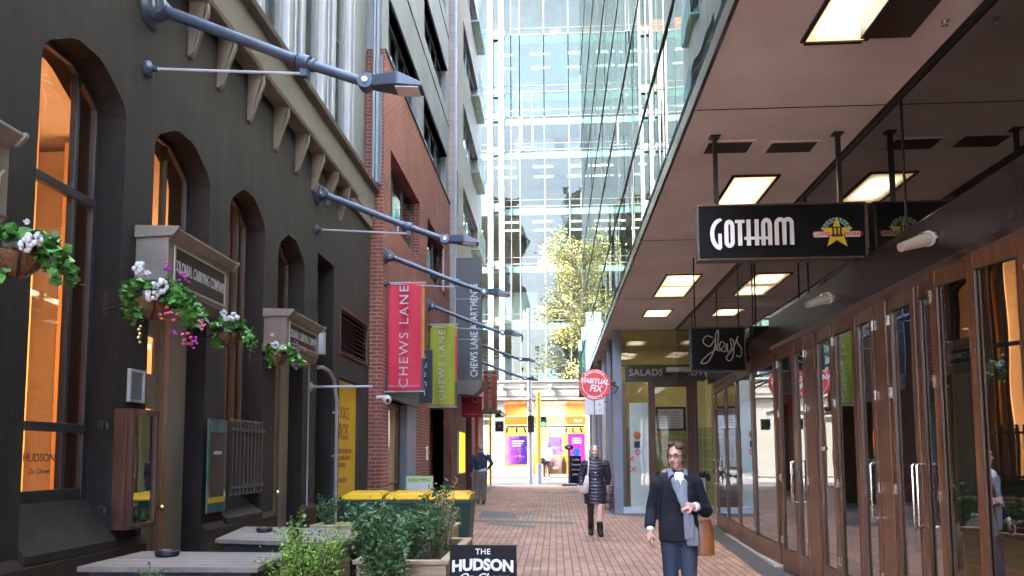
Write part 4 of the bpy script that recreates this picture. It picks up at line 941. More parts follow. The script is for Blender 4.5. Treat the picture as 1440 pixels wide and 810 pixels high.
def vent(pxs, label):
    P_ = [on(px, py, Z=ZS) for px, py in pxs]; x0, x1, y0, y1 = P_[0].x, P_[1].x, P_[0].y, P_[2].y
    t = thing('ceiling_vent', label, 'vent', ((x0+x1)/2, (y0+y1)/2, ZS), 'canopy vents'); f = MB(); frame_rect_z(f, x0, x1, y0, y1, ZS-.014, ZS-.001, .03); f.build('frame', M_soffit, t)
    f = MB(); n_ = 14
    for i in range(n_): yy = y0+.03+(y1-y0-.06)*i/n_; f.box(x0+.03, x1-.03, yy, yy+.008, ZS-.012, ZS-.002)
    f.build('slats', M_panelgrey, t); f = MB(); f.box(x0+.03, x1-.03, y0+.03, y1-.03, ZS-.004, ZS-.001); f.build('grille', mat('dusty_grille', (.20, .17, .145), .9, .6, 9, 0), t)
def frame_rect_z(mb, x0, x1, y0, y1, z0, z1, wd):
    mb.box(x0, x0+wd, y0, y1, z0, z1); mb.box(x1-wd, x1, y0, y1, z0, z1); mb.box(x0+wd, x1-wd, y0, y0+wd, z0, z1); mb.box(x0+wd, x1-wd, y1-wd, y1, z0, z1)
vent([(1083, 198), (1155, 197), (1150, 214)], 'dirty square vent in the canopy between the two sign rods')
vent([(993, 198), (1063, 198), (1060, 215)], 'paler square vent in the canopy beside the left sign rod')
b = MB()
for y in (2.6, 6.9, 11.2, 15.5): b.box(XC+.03, 3.05, y-.006, y+.006, ZS-.004, ZS-.001)
b.build('ceiling_joint', M_fascia, G)
for (px, py, lab) in ((1329, 34, 'chrome sprinkler head under the canopy near the brown duct'), (1213, 207, 'small sprinkler head under the canopy beside the right sign rod'), (1050, 372, 'tiny sprinkler head in the canopy behind the Gotham sign')):
    q = on(px, py, Z=ZS-.03); t = thing('sprinkler', lab, 'sprinkler', (q.x, q.y, ZS), 'canopy sprinklers'); b = MB(); b.lathe([(.028, -.001), (.028, -.008), (.008, -.01), (.008, -.035), (.022, -.038), (.022, -.042), (0, -.044)], q.x, q.y, ZS, 14); b.build('head', M_steel, t, smooth='auto')

# bifold timber doors of the bar
SF = thing('bar_shopfront', 'row of tall mahogany bifold glass doors with steel handles along the lane', 'shopfront', (XD, 8, 0))
b = MB(); b.box(XD-.03, XD+.10, -7, 10.6, 2.98, 3.035); b.build('door_head', M_wood, SF)
def yof(px): return on(px, 600, X=XD).y
def leaf(p0, p1, ang0=0.0, z0=.10, z1=2.98, stile=.065, hinge_side=0, handle=None):
    """glazed leaf between two plan points"""
    p0, p1 = Vector(p0), Vector(p1); d = (p1-p0); L = d.length; d.normalize(); n = Vector((-d.y, d.x))
    if n.x > 0: n = -n
    def P(s, o, z): q = p0+d*s+n*o; return (q.x, q.y, z)
    def slab(mb, s0, s1, o0, o1, za, zb):
        v = [P(s0,o0,za), P(s1,o0,za), P(s1,o1,za), P(s0,o1,za), P(s0,o0,zb), P(s1,o0,zb), P(s1,o1,zb), P(s0,o1,zb)]
        mb.add(v, [(0,3,2,1),(4,5,6,7),(0,1,5,4),(1,2,6,5),(2,3,7,6),(3,0,4,7)])
    f = MB(); g = gz((p0.y+p1.y)/2)+.03
    slab(f, .003, stile, -.022, .022, g, z1); slab(f, L-stile, L-.003, -.022, .022, g, z1); slab(f, stile, L-stile, -.02, .02, g, g+.26); slab(f, stile, L-stile, -.02, .02, z1-.11, z1)
    o = f.build('door', M_wood, SF, bevel=.004)
    f = MB()
    for (a, c, za, zb) in ((stile, stile+.012, g+.26, z1-.11), (L-stile-.012, L-stile, g+.26, z1-.11), (stile+.012, L-stile-.012, g+.26, g+.272), (stile+.012, L-stile-.012, z1-.122, z1-.11)): slab(f, a, c, .012, .026, za, zb)
    f.build('bead', M_frameR, o)
    gl = MB(); gl.quad(P(stile, 0, g+.26), P(L-stile, 0, g+.26), P(L-stile, 0, z1-.11), P(stile, 0, z1-.11)); gl.build('pane', M_gshop, o)
    for zz in ((.45, 1.25, 2.1, 2.75) if p0.y > 4 else ()):
        hs = MB(); slab(hs, -.006 if hinge_side == 0 else L-.012, .012 if hinge_side == 0 else L+.006, .02, .034, zz, zz+.09); hs.build('hinge', M_steel, o)
    if handle is not None:
        s = handle; h = MB(); pts = []
        z0_, z1_ = 1.02, 1.52
        pts = [P(s, .02, z0_), P(s, .07, z0_), P(s, .085, z0_+.015), P(s, .085, z1_-.015), P(s, .07, z1_), P(s, .02, z1_)]
        h.tube(pts, .011, 8); h.build('handle', M_steel, o, smooth='auto')
    return o
def post(y0, y1):
    b = MB(); b.box(XD-.035, XD+.085, y0, y1, gz(y0), 2.98); b.build('post', M_wood, SF, bevel=.005)
seq = [  # (far px, near px, kind)
 ('L', 1099, 1121, .0), ('L', 1121, 1139, .0), ('P', 1139, 1152, 0), ('L', 1153, 1181, 0), ('L', 1181, 1211, 0), ('L', 1211, 1240, 0), ('P', 1240, 1257, 0),
 ('L', 1258, 1301, 0), ('L', 1301, 1342, 0), ('L', 1343, 1400, 0), ('L', 1400, 1462, 0)]
tilt = {1099: (.02, 0), 1121: (0, .02), 1153: (0, .03), 1181: (.03, .0), 1211: (.0, .02), 1258: (.0, .02), 1301: (.02, .0), 1343: (.125, .0), 1400: (.13, .0)}
for k_, a, c, _ in seq:
    ya, yb = yof(a), yof(c)
    if k_ == 'P': post(yb, ya)
    else:
        t0, t1 = tilt.get(a, (0, 0)); L = ya-yb
        hd = None
        if a in (1099, 1258): hd = L-.035          # handle on the near stile
        if a in (1121, 1301): hd = .035
        if a == 1211: hd = L-.035
        leaf((XD-t0, ya-.004), (XD-t1, yb+.004), handle=hd, hinge_side=0 if a in (1099, 1181, 1258, 1343) else 1)
yl = yof(1462)
for i in range(12):
    if yl < -4: break
    leaf((XD-(.05 if i % 2 else 0), yl), (XD-(0 if i % 2 else .05), yl-.6)); yl -= .605
b = MB(); b.box(XD, XD+.1, -7, yl, 0, 2.98); b.build('side_wall', M_wooddark, SF)
b = MB(); b.box(XD-.04, XD+.1, yl, 10.64, -.05, gz(5)+.005); b.build('threshold', M_slate, SF)
# far, angled leaves
pa, pb = Vector((3.02, 10.64)), Vector((3.31, 16.0))
for i in range(4):
    q0, q1 = pa+(pb-pa)*(i/4.0), pa+(pb-pa)*((i+1)/4.0)
    bow = [0, -.05, -.05, -.02, 0]
    leaf((q1.x+bow[i+1], q1.y-.003), (q0.x+bow[i], q0.y+.003), stile=.055, handle=(.06 if i == 3 else None))
b = MB(); obox(b, pa, pb, 2.98, 3.06, .12); b.build('door_head', M_wood, SF)
b = MB(); obox(b, pa+Vector((.0, 0)), pb, -.05, gz(13)+.02, .2); b.build('threshold', M_conc, SF)
b = MB(); b.box(3.30, 3.42, 16.0, 16.12, 0, 3.06); b.build('post', M_wood, SF)
q = on(1156, 631, X=XD-.04); b = MB(); b.box(XD-.028, XD-.024, q.y-.05, q.y+.05, q.z-.02, q.z+.02); b.build('door_notice', M_paper, SF)

# ------------------------------------------------------------------ salad shop at the end of the canopy
YS = 19.3
S = thing('salad_shop', 'small corner shop with lit yellow walls, mahogany door and dark SALADS sign band', 'shop', (2.6, YS, .17))
def sx(px, py=620): return on(px, py, Y=YS).x
def sz(py, px=940): return on(px, py, Y=YS).z
g0 = .174
xL, xR = sx(868), 3.75
zb, zt = sz(536), sz(514)
b = MB(); b.box(sx(881), xR, YS-.06, YS+.1, zb, zt); b.box(sx(873), xR, YS+.0, YS+.1, zt, zt+.03); b.build('sign_band', M_dkgrey, S)
text('SALADS', .235, M_textpale, S, origin=(sx(908, 524), YS-.066, sz(524.5, 908)), bold=.002, spacing=1.05, extrude=.006)
text('SANDWICHES', .235, M_textpale, S, origin=(sx(988, 524), YS-.066, sz(524.0, 985)), bold=.002, spacing=1.05, extrude=.006)
b = MB(); b.box(xL-.08, xL+.13, YS-.03, YS+.25, g0, ZS-.02); b.build('corner_pillar', M_steelblue, S)
b = MB(); b.box(xL+.13, xL+.22, YS-.02, YS+.1, g0, zb); b.build('bronze_mullion', M_frameR, S)
b = MB(); b.box(xL+.13, 3.6, YS-.03, YS+.12, g0-.1, g0+.16); b.build('sill', M_galv, S)
fr2 = MB()
for p0, p1 in ((913, 922), (967, 978)): fr2.box(sx(p0), sx(p1), YS-.04, YS+.08, g0+.16, zb)
fr2.box(sx(922), sx(967), YS-.035, YS+.06, zb-.14, zb); fr2.box(sx(922), sx(967), YS-.035, YS+.06, g0+.16, g0+.42); fr2.box(sx(979), sx(982), YS-.04, YS+.09, g0+.16, zb)
dso = fr2.build('shop_door', M_wooddark, S, bevel=.006)
b = MB(); b.quad((xL+.2, YS+.03, g0+.1), (xR, YS+.03, g0+.1), (xR, YS+.03, zb), (xL+.2, YS+.03, zb)); b.build('pane', M_gwin, dso)
b = MB(); b.quad((xL+.1, YS+.03, zt), (xR, YS+.03, zt), (xR, YS+.03, ZS), (xL+.1, YS+.03, ZS)); b.build('upper_pane', M_gwin, S)
b = MB(); b.quad((sx(886), YS+.045, g0+.16), (sx(912), YS+.045, g0+.16), (sx(912), YS+.045, sz(566)), (sx(886), YS+.045, sz(566))); b.build('frosted_film', M_frost, S)
b = MB(); b.quad((sx(983), YS+.045, g0+.16), (3.7, YS+.045, g0+.16), (3.7, YS+.045, sz(672)), (sx(983), YS+.045, sz(672))); b.build('frosted_film', M_frost, S)
b = MB()
for px, py in ((888, 645), (891, 660)):
    X0, Z0 = sx(px, py), sz(py, px)
    for sg in (1, -1): b.prism([(X0-.06, Z0-.06*sg-.015), (X0-.06, Z0-.06*sg+.015), (X0+.06, Z0+.06*sg+.015), (X0+.06, Z0+.06*sg-.015)], 'y', YS+.018, YS+.028)
b.build('red_stickers', M_signred, S)
b = MB(); X0, Z0 = sx(896, 612), sz(612, 896); b.ell((X0, YS+.02, Z0), (.09, .01, .10), 14, 8); b.build('balloon_sticker', M_brownink, S)
b = MB(); X0, Z0 = sx(896, 625), sz(625, 896); b.box(X0-.07, X0+.07, YS+.018, YS+.028, Z0-.08, Z0+.08); b.build('square_sticker', M_black, S)
b = MB(); X0, Z0 = sx(897, 636), sz(636, 897); b.lathe([(.075, 0), (.075, -.01), (.045, -.01), (.045, 0)], X0, YS+.028, Z0, 16, ax='y', cap=False); b.build('ring_sticker', M_fpink, S)
# inside
b = MB(); b.box(xL+.1, 6.5, YS+3.0, YS+3.1, 0, ZS); b.build('back_wall', M_yellowwall, S)
b = MB(); b.box(xL+.02, xL+.1, YS+.3, YS+3.1, g0, ZS); b.box(3.9, 6.5, YS+.0, YS+.1, 0, ZS) ; b.box(xL+.1, 6.5, YS+.12, YS+3.0, g0-.05, g0); b.box(xL+.1, 6.5, YS+.12, YS+3, ZS-.02, ZS+.05); b.build('side_wall', M_yellowwall, S)
b = MB(); b.box(2.0, 5.0, YS+2.9, YS+2.98, g0, 2.4); b.build('tile_dado', brickmat('olive_tiles', (.20, .19, .06), (.17, .165, .055), (.30, .28, .15), bw=.3, bh=.3, ms=.01, offset=0, rough=.3), S)
b = MB(); b.box(2.1, 3.9, YS+1.6, YS+2.3, g0, 1.15); b.build('counter', M_interior, S)
b = MB(); b.box(sx(923, 590)+.03, sx(968, 590), YS+.35, YS+.40, sz(605), sz(571)); b.build('board_frame', M_black, S)
b = MB(); b.box(sx(928, 590), sx(964, 590), YS+.33, YS+.35, sz(602), sz(574)); b.build('menu_board', M_paper, S)
b = MB()
for i in range(12): b.box(sx(930, 590)+(i % 2)*.28, sx(930, 590)+(i % 2)*.28+.22, YS+.325, YS+.33, sz(602)+.05+(i//2)*.07, sz(602)+.075+(i//2)*.07)
b.build('menu_lines', M_polegrey, S)
for x, y in ((2.2, YS+1.0), (3.4, YS+1.2)): area('shop_lamp', (x, y, ZS-.1), .6, 1.0, (1, .86, .55), sy=1)
b = MB()
for i in range(9): b.lathe([(0, 0), (.05, 0), (.05, .14), (.02, .2), (0, .2)], 3.05+i*.1, YS+.4, .95+.0*i+.05*(i % 2), 8)
b.build('shelf_bottles', M_interior, S)
# return wall toward the street: alternating pillars and timber
b = MB(); b.box(xL+.0, xL+.1, YS+3.1, 34, 0, ZS); b.build('return_wall', M_wooddark, S)
for i, y in enumerate((21.0, 23.2, 25.4, 27.6, 29.8, 32.0)):
    b = MB(); b.box(xL-.10, xL+.0, y, y+.42, gz(y), ZS-.02); b.build('pillar', [M_steelblue, M_galv, M_steelblue][i % 3], S, bevel=.008)
for i, y in enumerate((19.65, 21.5, 23.7, 25.9, 28.1, 30.3)):
    b = MB(); b.box(xL-.03, xL+.0, y, y+1.55, .2, 3.0); b.build('timber_panel', [M_wood, M_wooddark][i % 2], S)
b = MB(); b.box(3.72, 12, YS+3.1, 34, 0, ZS); b.build('rear_block', M_conc, S)
# emergency light and wall lamps
q = on(945, 520, Y=YS-.2); t = thing('floodlight', 'black framed floodlight mounted on the sign band between SALADS and SANDWICHES', 'floodlight', (q.x, q.y, q.z), 'black floodlights')
b = MB(); b.box(q.x-.22, q.x+.22, YS-.32, YS-.14, q.z-.12, q.z+.11); b.build('body', M_black, t, bevel=.02)
b = MB(); b.box(q.x-.16, q.x+.16, YS-.325, YS-.319, q.z-.06, q.z+.05); b.build('lens', M_paper, t)
b = MB(); b.box(q.x-.05, q.x+.05, YS-.14, YS-.06, q.z-.04, q.z+.04); b.build('bracket', M_black, t)
for (px, py, Y, lab) in ((1000, 534, 15.6, 'black wall light under the neon glass sign at the end of the doors'),):
    q = on(px, py, Y=Y); t = thing('wall_light', lab, 'wall light', tuple(q)); b = MB(); b.tube([(q.x-.16, Y, q.z), (q.x-.12, Y-.05, q.z+.03), (q.x+.0, Y-.05, q.z+.03)], .02, 8); b.ell((q.x+.08, Y-.02, q.z+.0), (.16, .09, .07), 14, 8); b.build('body', M_black, t, smooth=True)
def fascia_cam(px, py, label, s=1.0):
    q = on(px, py, X=XD-.22); t = thing('wall_lamp', label, 'wall lamp', tuple(q), 'white wall lamps on the fascia')
    b = MB(); b.tube([(q.x-.13*s, q.y-.05, q.z-.045*s), (q.x+.10*s, q.y+.02, q.z+.035*s)], [.035*s, .055*s], 14); b.build('barrel', M_cream, t, smooth='auto')
    b = MB(); b.tube([(q.x+.10*s, q.y+.02, q.z+.035*s), (q.x+.125*s, q.y+.03, q.z+.045*s)], [.062*s, .062*s], 14); b.build('lens', M_white, t, smooth='auto')
    b = MB(); b.tube([(q.x+.0, q.y, q.z+.02), (q.x+.05, q.y, q.z+.07*s), (XD-.06, q.y, q.z+.05*s)], .014, 8); b.lathe([(.04, 0), (.04, -.02)], XD-.05, q.y, q.z+.05*s, 12, ax='x'); b.build('arm', M_steel, t)
fascia_cam(1286, 342, 'white cylindrical lamp on the brown fascia under the Gotham sign end')
fascia_cam(1150, 424, 'smaller white lamp on the brown fascia nearer the salad shop')

# ------------------------------------------------------------------ hanging signs on the right
YG = 7.45
A, Bq = on(981, 290, Y=YG), on(1219, 361, Y=YG)
gx0, gx1, gz0, gz1 = A.x, Bq.x, Bq.z, A.z
GS = thing('gotham_sign', 'long black hanging sign reading GOTHAM with a yellow star coffee badge', 'sign', ((gx0+gx1)/2, YG, gz0))
b = MB(); b.box(gx0, gx1, YG, YG+.12, gz0, gz1); b.build('board', M_blackgloss, GS, bevel=.006)
b = MB(); frame_rect_y = lambda mb, x0, x1, y0, y1, z0, z1, wd: [mb.box(x0, x0+wd, y0, y1, z0, z1), mb.box(x1-wd, x1, y0, y1, z0, z1), mb.box(x0+wd, x1-wd, y0, y1, z0, z0+wd), mb.box(x0+wd, x1-wd, y0, y1, z1-wd, z1)]
frame_rect_y(b, gx0-.008, gx1+.008, YG-.012, YG+.13, gz0-.008, gz1+.008, .014); b.build('rim', M_frameR, GS)
for px in (1005, 1178):
    q = on(px, 200, Y=YG+.06); b = MB(); b.box(q.x-.02, q.x+.02, YG+.04, YG+.08, gz1, ZS-.01); b.box(q.x-.05, q.x+.05, YG+.01, YG+.11, ZS-.015, ZS-.001); b.build('rod', M_black, GS)
# the art deco letters drawn as strokes, in units of the sign height
U = (gz1-gz0)
def LP(u0, v0): return Vector((gx0+u0*U, YG-.012, gz0+v0*U))
lt = MB(); R3, U3, N3 = Vector((1, 0, 0)), Vector((0, 0, 1)), Vector((0, -1, 0))
NST = [0]
def st(pts, wd=.072):
    NST[0] += 1; ribbon(lt, [(p[0]*U, p[1]*U) for p in pts], wd*U, Vector((gx0, YG-.010, gz0)), R3, U3, N3, .006+.0004*NST[0])
st([(.40, .70)]+[(.40-.0-.155*math.sin(math.radians(a)), .46+.26*math.cos(math.radians(a))) for a in range(5, 176, 12)]+[(.385, .22)]); st([(.385, .20), (.385, .46)], .062); st([(.36, .455), (.41, .455)], .03)
st([(.50, .35), (.50, .59)]+[(.555-.055*math.cos(math.radians(a)), .60+.09*math.sin(math.radians(a))) for a in range(0, 181, 20)]+[(.61, .35)]+[(.555+.055*math.cos(math.radians(a)), .32-.08*math.sin(math.radians(a))) for a in range(0, 181, 20)]+[(.50, .35)])
st([(.66, .69), (.83, .69)], .055); st([(.745, .67), (.745, .24)])
st([(.90, .72), (.90, .24)]); st([(1.045, .72), (1.045, .24)]); st([(.82, .375), (1.045, .375)], .05)
st([(1.16, .24), (1.16, .60)]+[(1.22-.06*math.cos(math.radians(a)), .61+.10*math.sin(math.radians(a))) for a in range(0, 181, 20)]+[(1.28, .24)]); st([(1.08, .375), (1.28, .375)], .05)
for x0 in (1.40, 1.535): st(([(x0, .24), (x0, .62)] if x0 < 1.5 else [])+[(x0+.0675-.0675*math.cos(math.radians(a)), .63+.085*math.sin(math.radians(a))) for a in range(0, 181, 20)]+[(x0+.135, .24)])
lt.build('lettering', M_text, GS)
bc = (2.47, .44)
sp_ = [(bc[0]+(.30 if i % 2 == 0 else .125)*math.sin(math.radians(36*i)), bc[1]+(.30 if i % 2 == 0 else .125)*math.cos(math.radians(36*i))) for i in range(10)]
b = MB(); b.prism([(gx0+u_*U, gz0+v_*U) for u_, v_ in sp_], 'y', YG-.014, YG-.004); b.build('star', M_signyellow, GS)
b = MB(); pts = arc(bc[0], bc[1]+.03, .22, .22, 10, 170); ribbon(b, [(p[0]*U, p[1]*U) for p in pts], .085*U, Vector((gx0, YG-.002, gz0)), R3, U3, N3, .004); b.build('arc_band', M_cyan, GS)
def arcbend(R_, cx_, cz_):
    def f(x, y): a = x/R_; return ((R_+y)*math.sin(a), (R_+y)*math.cos(a))
    return f
text('HAVANA', .062, M_black, GS, origin=(gx0+bc[0]*U, YG-.012, gz0+(bc[1]+.03)*U), bend=lambda x, y: ((.19*U+y+.014)*math.sin(x/(.20*U)), (.19*U+y+.014)*math.cos(x/(.20*U))), bold=.0006, extrude=.001, spacing=1.1)
b = MB(); b.box(gx0+(bc[0]-.41)*U, gx0+(bc[0]-.15)*U, YG-.012, YG-.002, gz0+(bc[1]-.07)*U, gz0+(bc[1]+.03)*U); b.box(gx0+(bc[0]+.15)*U, gx0+(bc[0]+.41)*U, YG-.012, YG-.002, gz0+(bc[1]-.07)*U, gz0+(bc[1]+.03)*U); b.build('badge_bars', M_paper, GS)
text('COFFEE', .050, M_signred, GS, origin=(gx0+(bc[0]-.275)*U, YG-.014, gz0+(bc[1]-.02)*U), bold=.0012, extrude=.001)
text('WORKS', .050, M_signred, GS, origin=(gx0+(bc[0]+.285)*U, YG-.014, gz0+(bc[1]-.02)*U), bold=.0012, extrude=.001)
b = MB(); X0, Z0 = gx0+bc[0]*U, gz0+(bc[1]-.0)*U; b.box(X0-.055, X0+.055, YG-.018, YG-.014, Z0-.035, Z0-.012); b.box(X0-.045, X0-.028, YG-.018, YG-.014, Z0-.012, Z0+.05); b.box(X0-.008, X0+.008, YG-.018, YG-.014, Z0-.012, Z0+.05); b.box(X0+.028, X0+.045, YG-.018, YG-.014, Z0-.012, Z0+.05); b.box(X0-.05, X0+.05, YG-.018, YG-.014, Z0+.05, Z0+.062); b.build('badge_machine', M_black, GS)
# neon glass sign
YN = 12.2
A, Bq = on(971, 461, Y=YN), on(1049, 521, Y=YN)
NS = thing('neon_sign', 'square black hanging sign with the word glass in pale script tubing', 'sign', ((A.x+Bq.x)/2, YN, Bq.z))
b = MB(); b.box(A.x, Bq.x, YN, YN+.1, Bq.z, A.z); b.build('board', M_blackgloss, NS, bevel=.006)
b = MB(); frame_rect_y(b, A.x-.01, Bq.x+.01, YN-.015, YN+.11, Bq.z-.01, A.z+.01, .02); b.build('rim', M_dkgrey, NS)
b = MB()
for x in (A.x+.08, Bq.x-.08): b.tube([(x, YN+.05, A.z), (x, YN+.05, ZS-.005)], .012, 6)
b.build('hanger', M_black, NS)
W_, H_ = Bq.x-A.x, A.z-Bq.z
def cat(pts, n=6):
    P = [Vector(p) for p in pts]; out = []
    for i in range(len(P)-1):
        p0, p1, p2, p3 = P[max(0, i-1)], P[i], P[i+1], P[min(len(P)-1, i+2)]
        for k in range(n):
            t = k/n; out.append(.5*((2*p1)+(-p0+p2)*t+(2*p0-5*p1+4*p2-p3)*t*t+(-p0+3*p1-3*p2+p3)*t**3))
    out.append(P[-1]); return out
glass_pts = [(.40, .76), (.28, .80), (.22, .66), (.34, .56), (.44, .72), (.42, .48), (.30, .20), (.17, .18), (.30, .36), (.47, .52), (.50, .78), (.50, .93), (.45, .80), (.46, .52), (.52, .46), (.62, .60), (.55, .66), (.52, .50), (.62, .44), (.66, .62), (.67, .42), (.74, .52), (.72, .72), (.78, .66), (.77, .36), (.70, .22), (.64, .30), (.76, .48), (.86, .78), (.84, .66), (.92, .50), (.90, .32), (.82, .34)]
b = MB(); b.tube([(A.x+p.x*W_, YN-.03, Bq.z+p.y*H_) for p in cat([(p[0], p[1], 0) for p in glass_pts], 5)], .009, 6); b.build('script_tube', M_cream, NS, smooth=True)
# round red sign
q = on(836, 541, Y=18.2); HR = (on(858, 541, Y=18.2).x-q.x)
HS = thing('round_sign', 'round red sign reading HABITUAL FIX FRESH FOOD ADDICTS on a black arm', 'sign', (q.x, 18.2, q.z-HR))
b = MB(); b.lathe([(0, -.05), (HR, -.05), (HR, .05), (0, .05)], q.x, 18.2, q.z, 40, ax='y'); b.build('disc', M_signred, HS)
b = MB(); b.lathe([(HR*.765, -.056), (HR*.80, -.056)], q.x, 18.2, q.z, 40, ax='y', cap=False); b.build('ring', M_text, HS)
text('HABITUAL', .165, M_text, HS, origin=(q.x, 18.14, q.z+.075), right=(1, 0, -.10), up=(.1, 0, 1), bold=.006, shear=.2, extrude=.002, sx=.85)
text('FIX', .22, M_text, HS, origin=(q.x+.02, 18.14, q.z-.10), right=(1, 0, -.10), up=(.1, 0, 1), bold=.006, shear=.2, extrude=.002, sx=.9)
rb = HR*.87
text('FRESH FOOD', .078, M_text, HS, origin=(q.x, 18.14, q.z), bend=lambda x, y: ((rb+y)*math.sin(x/rb), (rb+y)*math.cos(x/rb)), bold=.002, spacing=1.15, extrude=.002)
text('ADDICTS', .078, M_text, HS, origin=(q.x, 18.14, q.z), bend=lambda x, y: ((rb-y)*math.sin(x/rb), -(rb-y)*math.cos(x/rb)), bold=.002, spacing=1.15, extrude=.002)
b = MB(); b.tube([(q.x+HR-.02, 18.2, q.z+.02), (q.x+HR+.12, 18.2, q.z+.05), (xL-.05, 19.25, q.z+.05)], .022, 8); b.tube([(q.x+HR+.04, 18.2, q.z+.02), (q.x+HR+.2, 18.3, q.z-.06), (xL-.05, 19.25, q.z-.12)], .016, 8); b.build('arm', M_black, HS)
for (x0p, x1p, y0p, y1p, Y, lab, tx) in ((823, 835, 560, 583, 24, 'small white projecting sign under the round red sign, farther one', None), (837, 849, 561, 583, 21.2, 'small pale blue projecting sign close under the round red sign', 'A')):
    a, c = on(x0p, y1p, Y=Y), on(x1p, y0p, Y=Y); t = thing('projecting_sign', lab, 'sign', (a.x, Y, a.z)); b = MB(); b.box(a.x, c.x, Y, Y+.06, a.z, c.z); b.build('panel', M_white, t, bevel=.004)
    b = MB(); b.tube([(c.x, Y+.03, c.z-.08), (xL-.03, Y+.03, c.z-.08)], .015, 6); b.build('arm', M_black, t)
    if tx: text('A', .13, M_steelblue, t, origin=((a.x+c.x)/2, Y-.005, (a.z+c.z)/2+.05)); text('11', .09, M_signred, t, origin=((a.x+c.x)/2+.02, Y-.005, (a.z+c.z)/2-.1))
# ------------------------------------------------------------------ unseen blocks added behind the viewer for the glass to reflect
for (x0, x1, y0, y1, h, m, lab) in ((-22, -9, -62, -50, 11, M_cream, 'added cream block with rows of windows behind the viewer'), (-8.5, 6, -66, -54, 13, M_white, 'added tall white block with rows of windows behind the viewer'), (6.5, 22, -60, -50, 9, M_conc, 'added grey block with rows of windows behind the viewer')):
    t = thing('reflection_block', lab, 'building', ((x0+x1)/2, y0, 0), 'blocks added behind the viewer')
    hs = [(x0+1+i*2.4, x0+2.6+i*2.4, 2+j*3.4, 4+j*3.4) for i in range(int((x1-x0-1)/2.4)) for j in range(int((h-3)/3.4))]
    b = MB(); wallgrid(b, 'y', x0, x1, 0, h, hs, y1, y1-.4); b.box(x0, x1, y0, y1-.42, 0, h-.1); b.build('wall', m, t)

# ------------------------------------------------------------------ lane lamps on long arms
LAMPS = [(210, 12, -3.6, 'nearest and largest lane lamp, on the charcoal wall above the first arched window'), (445, 272, -3.6, 'lane lamp on a long arm at the end of the cornice'),
         (542, 360, -3.35, 'lane lamp whose tie rod carries the red banner'), (603, 430, -3.35, 'lane lamp whose tie rod carries the lime green banner'),
         (650, 475, -3.12, 'lane lamp crossing the dark apartments sign'), (667, 506, -3.12, 'farthest and smallest lane lamp beyond the apartments sign')]
e0, e1, e2, e3 = on(228, 14, Y=6.38), on(515, 116, Y=6.38), on(595, 127, Y=6.38), on(428, 88, Y=6.38)
m0 = on(210, 12, X=XW)
lamp0 = None
for i, (px, py, X, lab) in enumerate(LAMPS):
    q = on(px, py, X=X)
    if i in (4,): q.z = 5.6
    if lamp0 is None:
        t = thing('lane_lamp', lab, 'street lamp', (XW, m0.y, m0.z), 'wall lamps on long slanting arms'); lamp0 = t
        y, z = m0.y, m0.z
        b = MB(); b.lathe([(.17, 0), (.17, .025), (.12, .05), (.12, .09), (.08, .10)], XW, y, z, 24, ax='x'); b.build('wall_plate', M_navy, t, smooth='auto')
        b = MB(); b.lathe([(0, -.075), (.075, -.075), (.09, -.05), (.09, .05), (.075, .075), (0, .075)], e0.x-.02, y, z-.01, 22, ax='y'); b.build('knuckle', M_navy, t, smooth='auto')
        b = MB(); b.lathe([(0, -.095), (.03, -.095), (.03, -.07)], e0.x-.02, y, z-.01, 12, ax='y'); b.lathe([(0, -.075), (.025, -.075), (.025, -.05)], e1.x, y, e1.z, 12, ax='y'); b.build('bolt', M_steel, t)
        b = MB(); b.tube([(e0.x, y, e0.z), (e3.x, y, e3.z-.0), (e1.x, y, e1.z)], [.052, .046, .042], 14); b.build('arm', M_navy, t, smooth='auto')
        b = MB(); d = (e1-e0).normalized(); p = e3; b.tube([p-d*.045, p+d*.045], .068, 14); b.tube([p-d*.10, p-d*.07], .056, 14); b.tube([p+d*.07, p+d*.10], .056, 14); b.box(p.x-.03, p.x+.03, y-.03, y+.03, p.z-.13, p.z-.04); b.build('clamp', M_navy, t, smooth='auto')
        rz = on(205, 95, X=XW).z; b = MB(); b.tube([(XW+.03, y, rz), (e3.x, y, p.z-.10)], .013, 8); b.build('tie_rod', M_galv, t, smooth='auto')
        b = MB(); b.lathe([(.07, 0), (.07, .03), (.03, .05), (.03, .10)], XW, y, rz, 14, ax='x'); b.build('rod_fixing', M_navy, t, smooth='auto')
        b = MB(); b.lathe([(0, -.06), (.068, -.06), (.075, -.04), (.075, .04), (.068, .06), (0, .06)], e1.x, y, e1.z, 20, ax='y'); b.build('head_joint', M_navy, t, smooth='auto')
        hx0, hx1 = e1.x+.05, e2.x
        def hb(x0, x1, w0, w1, za, zb, zc, zd): return [(x0, y-w0, za), (x1, y-w1, zc), (x1, y+w1, zc), (x0, y+w0, za), (x0, y-w0, zb), (x1, y-w1, zd), (x1, y+w1, zd), (x0, y+w0, zb)]
        b = MB(); F6 = [(0,3,2,1),(4,5,6,7),(0,1,5,4),(1,2,6,5),(2,3,7,6),(3,0,4,7)]
        b.add(hb(hx0, hx0+.24, .05, .12, e1.z-.05, e1.z+.05, e1.z-.075, e1.z+.042), F6); b.add(hb(hx0+.239, hx1, .12, .10, e1.z-.075, e1.z+.041, e1.z-.090, e1.z-.055), F6)
        b.build('head', M_navy, t, bevel=.008)
        b = MB(); b.add(hb(hx0+.22, hx1-.03, .09, .09, e1.z-.088, e1.z-.078, e1.z-.100, e1.z-.090), F6); b.build('lens', M_white, t)
    else:
        t = copy_tree(lamp0); t.location = (X, q.y, q.z); t['label'] = lab
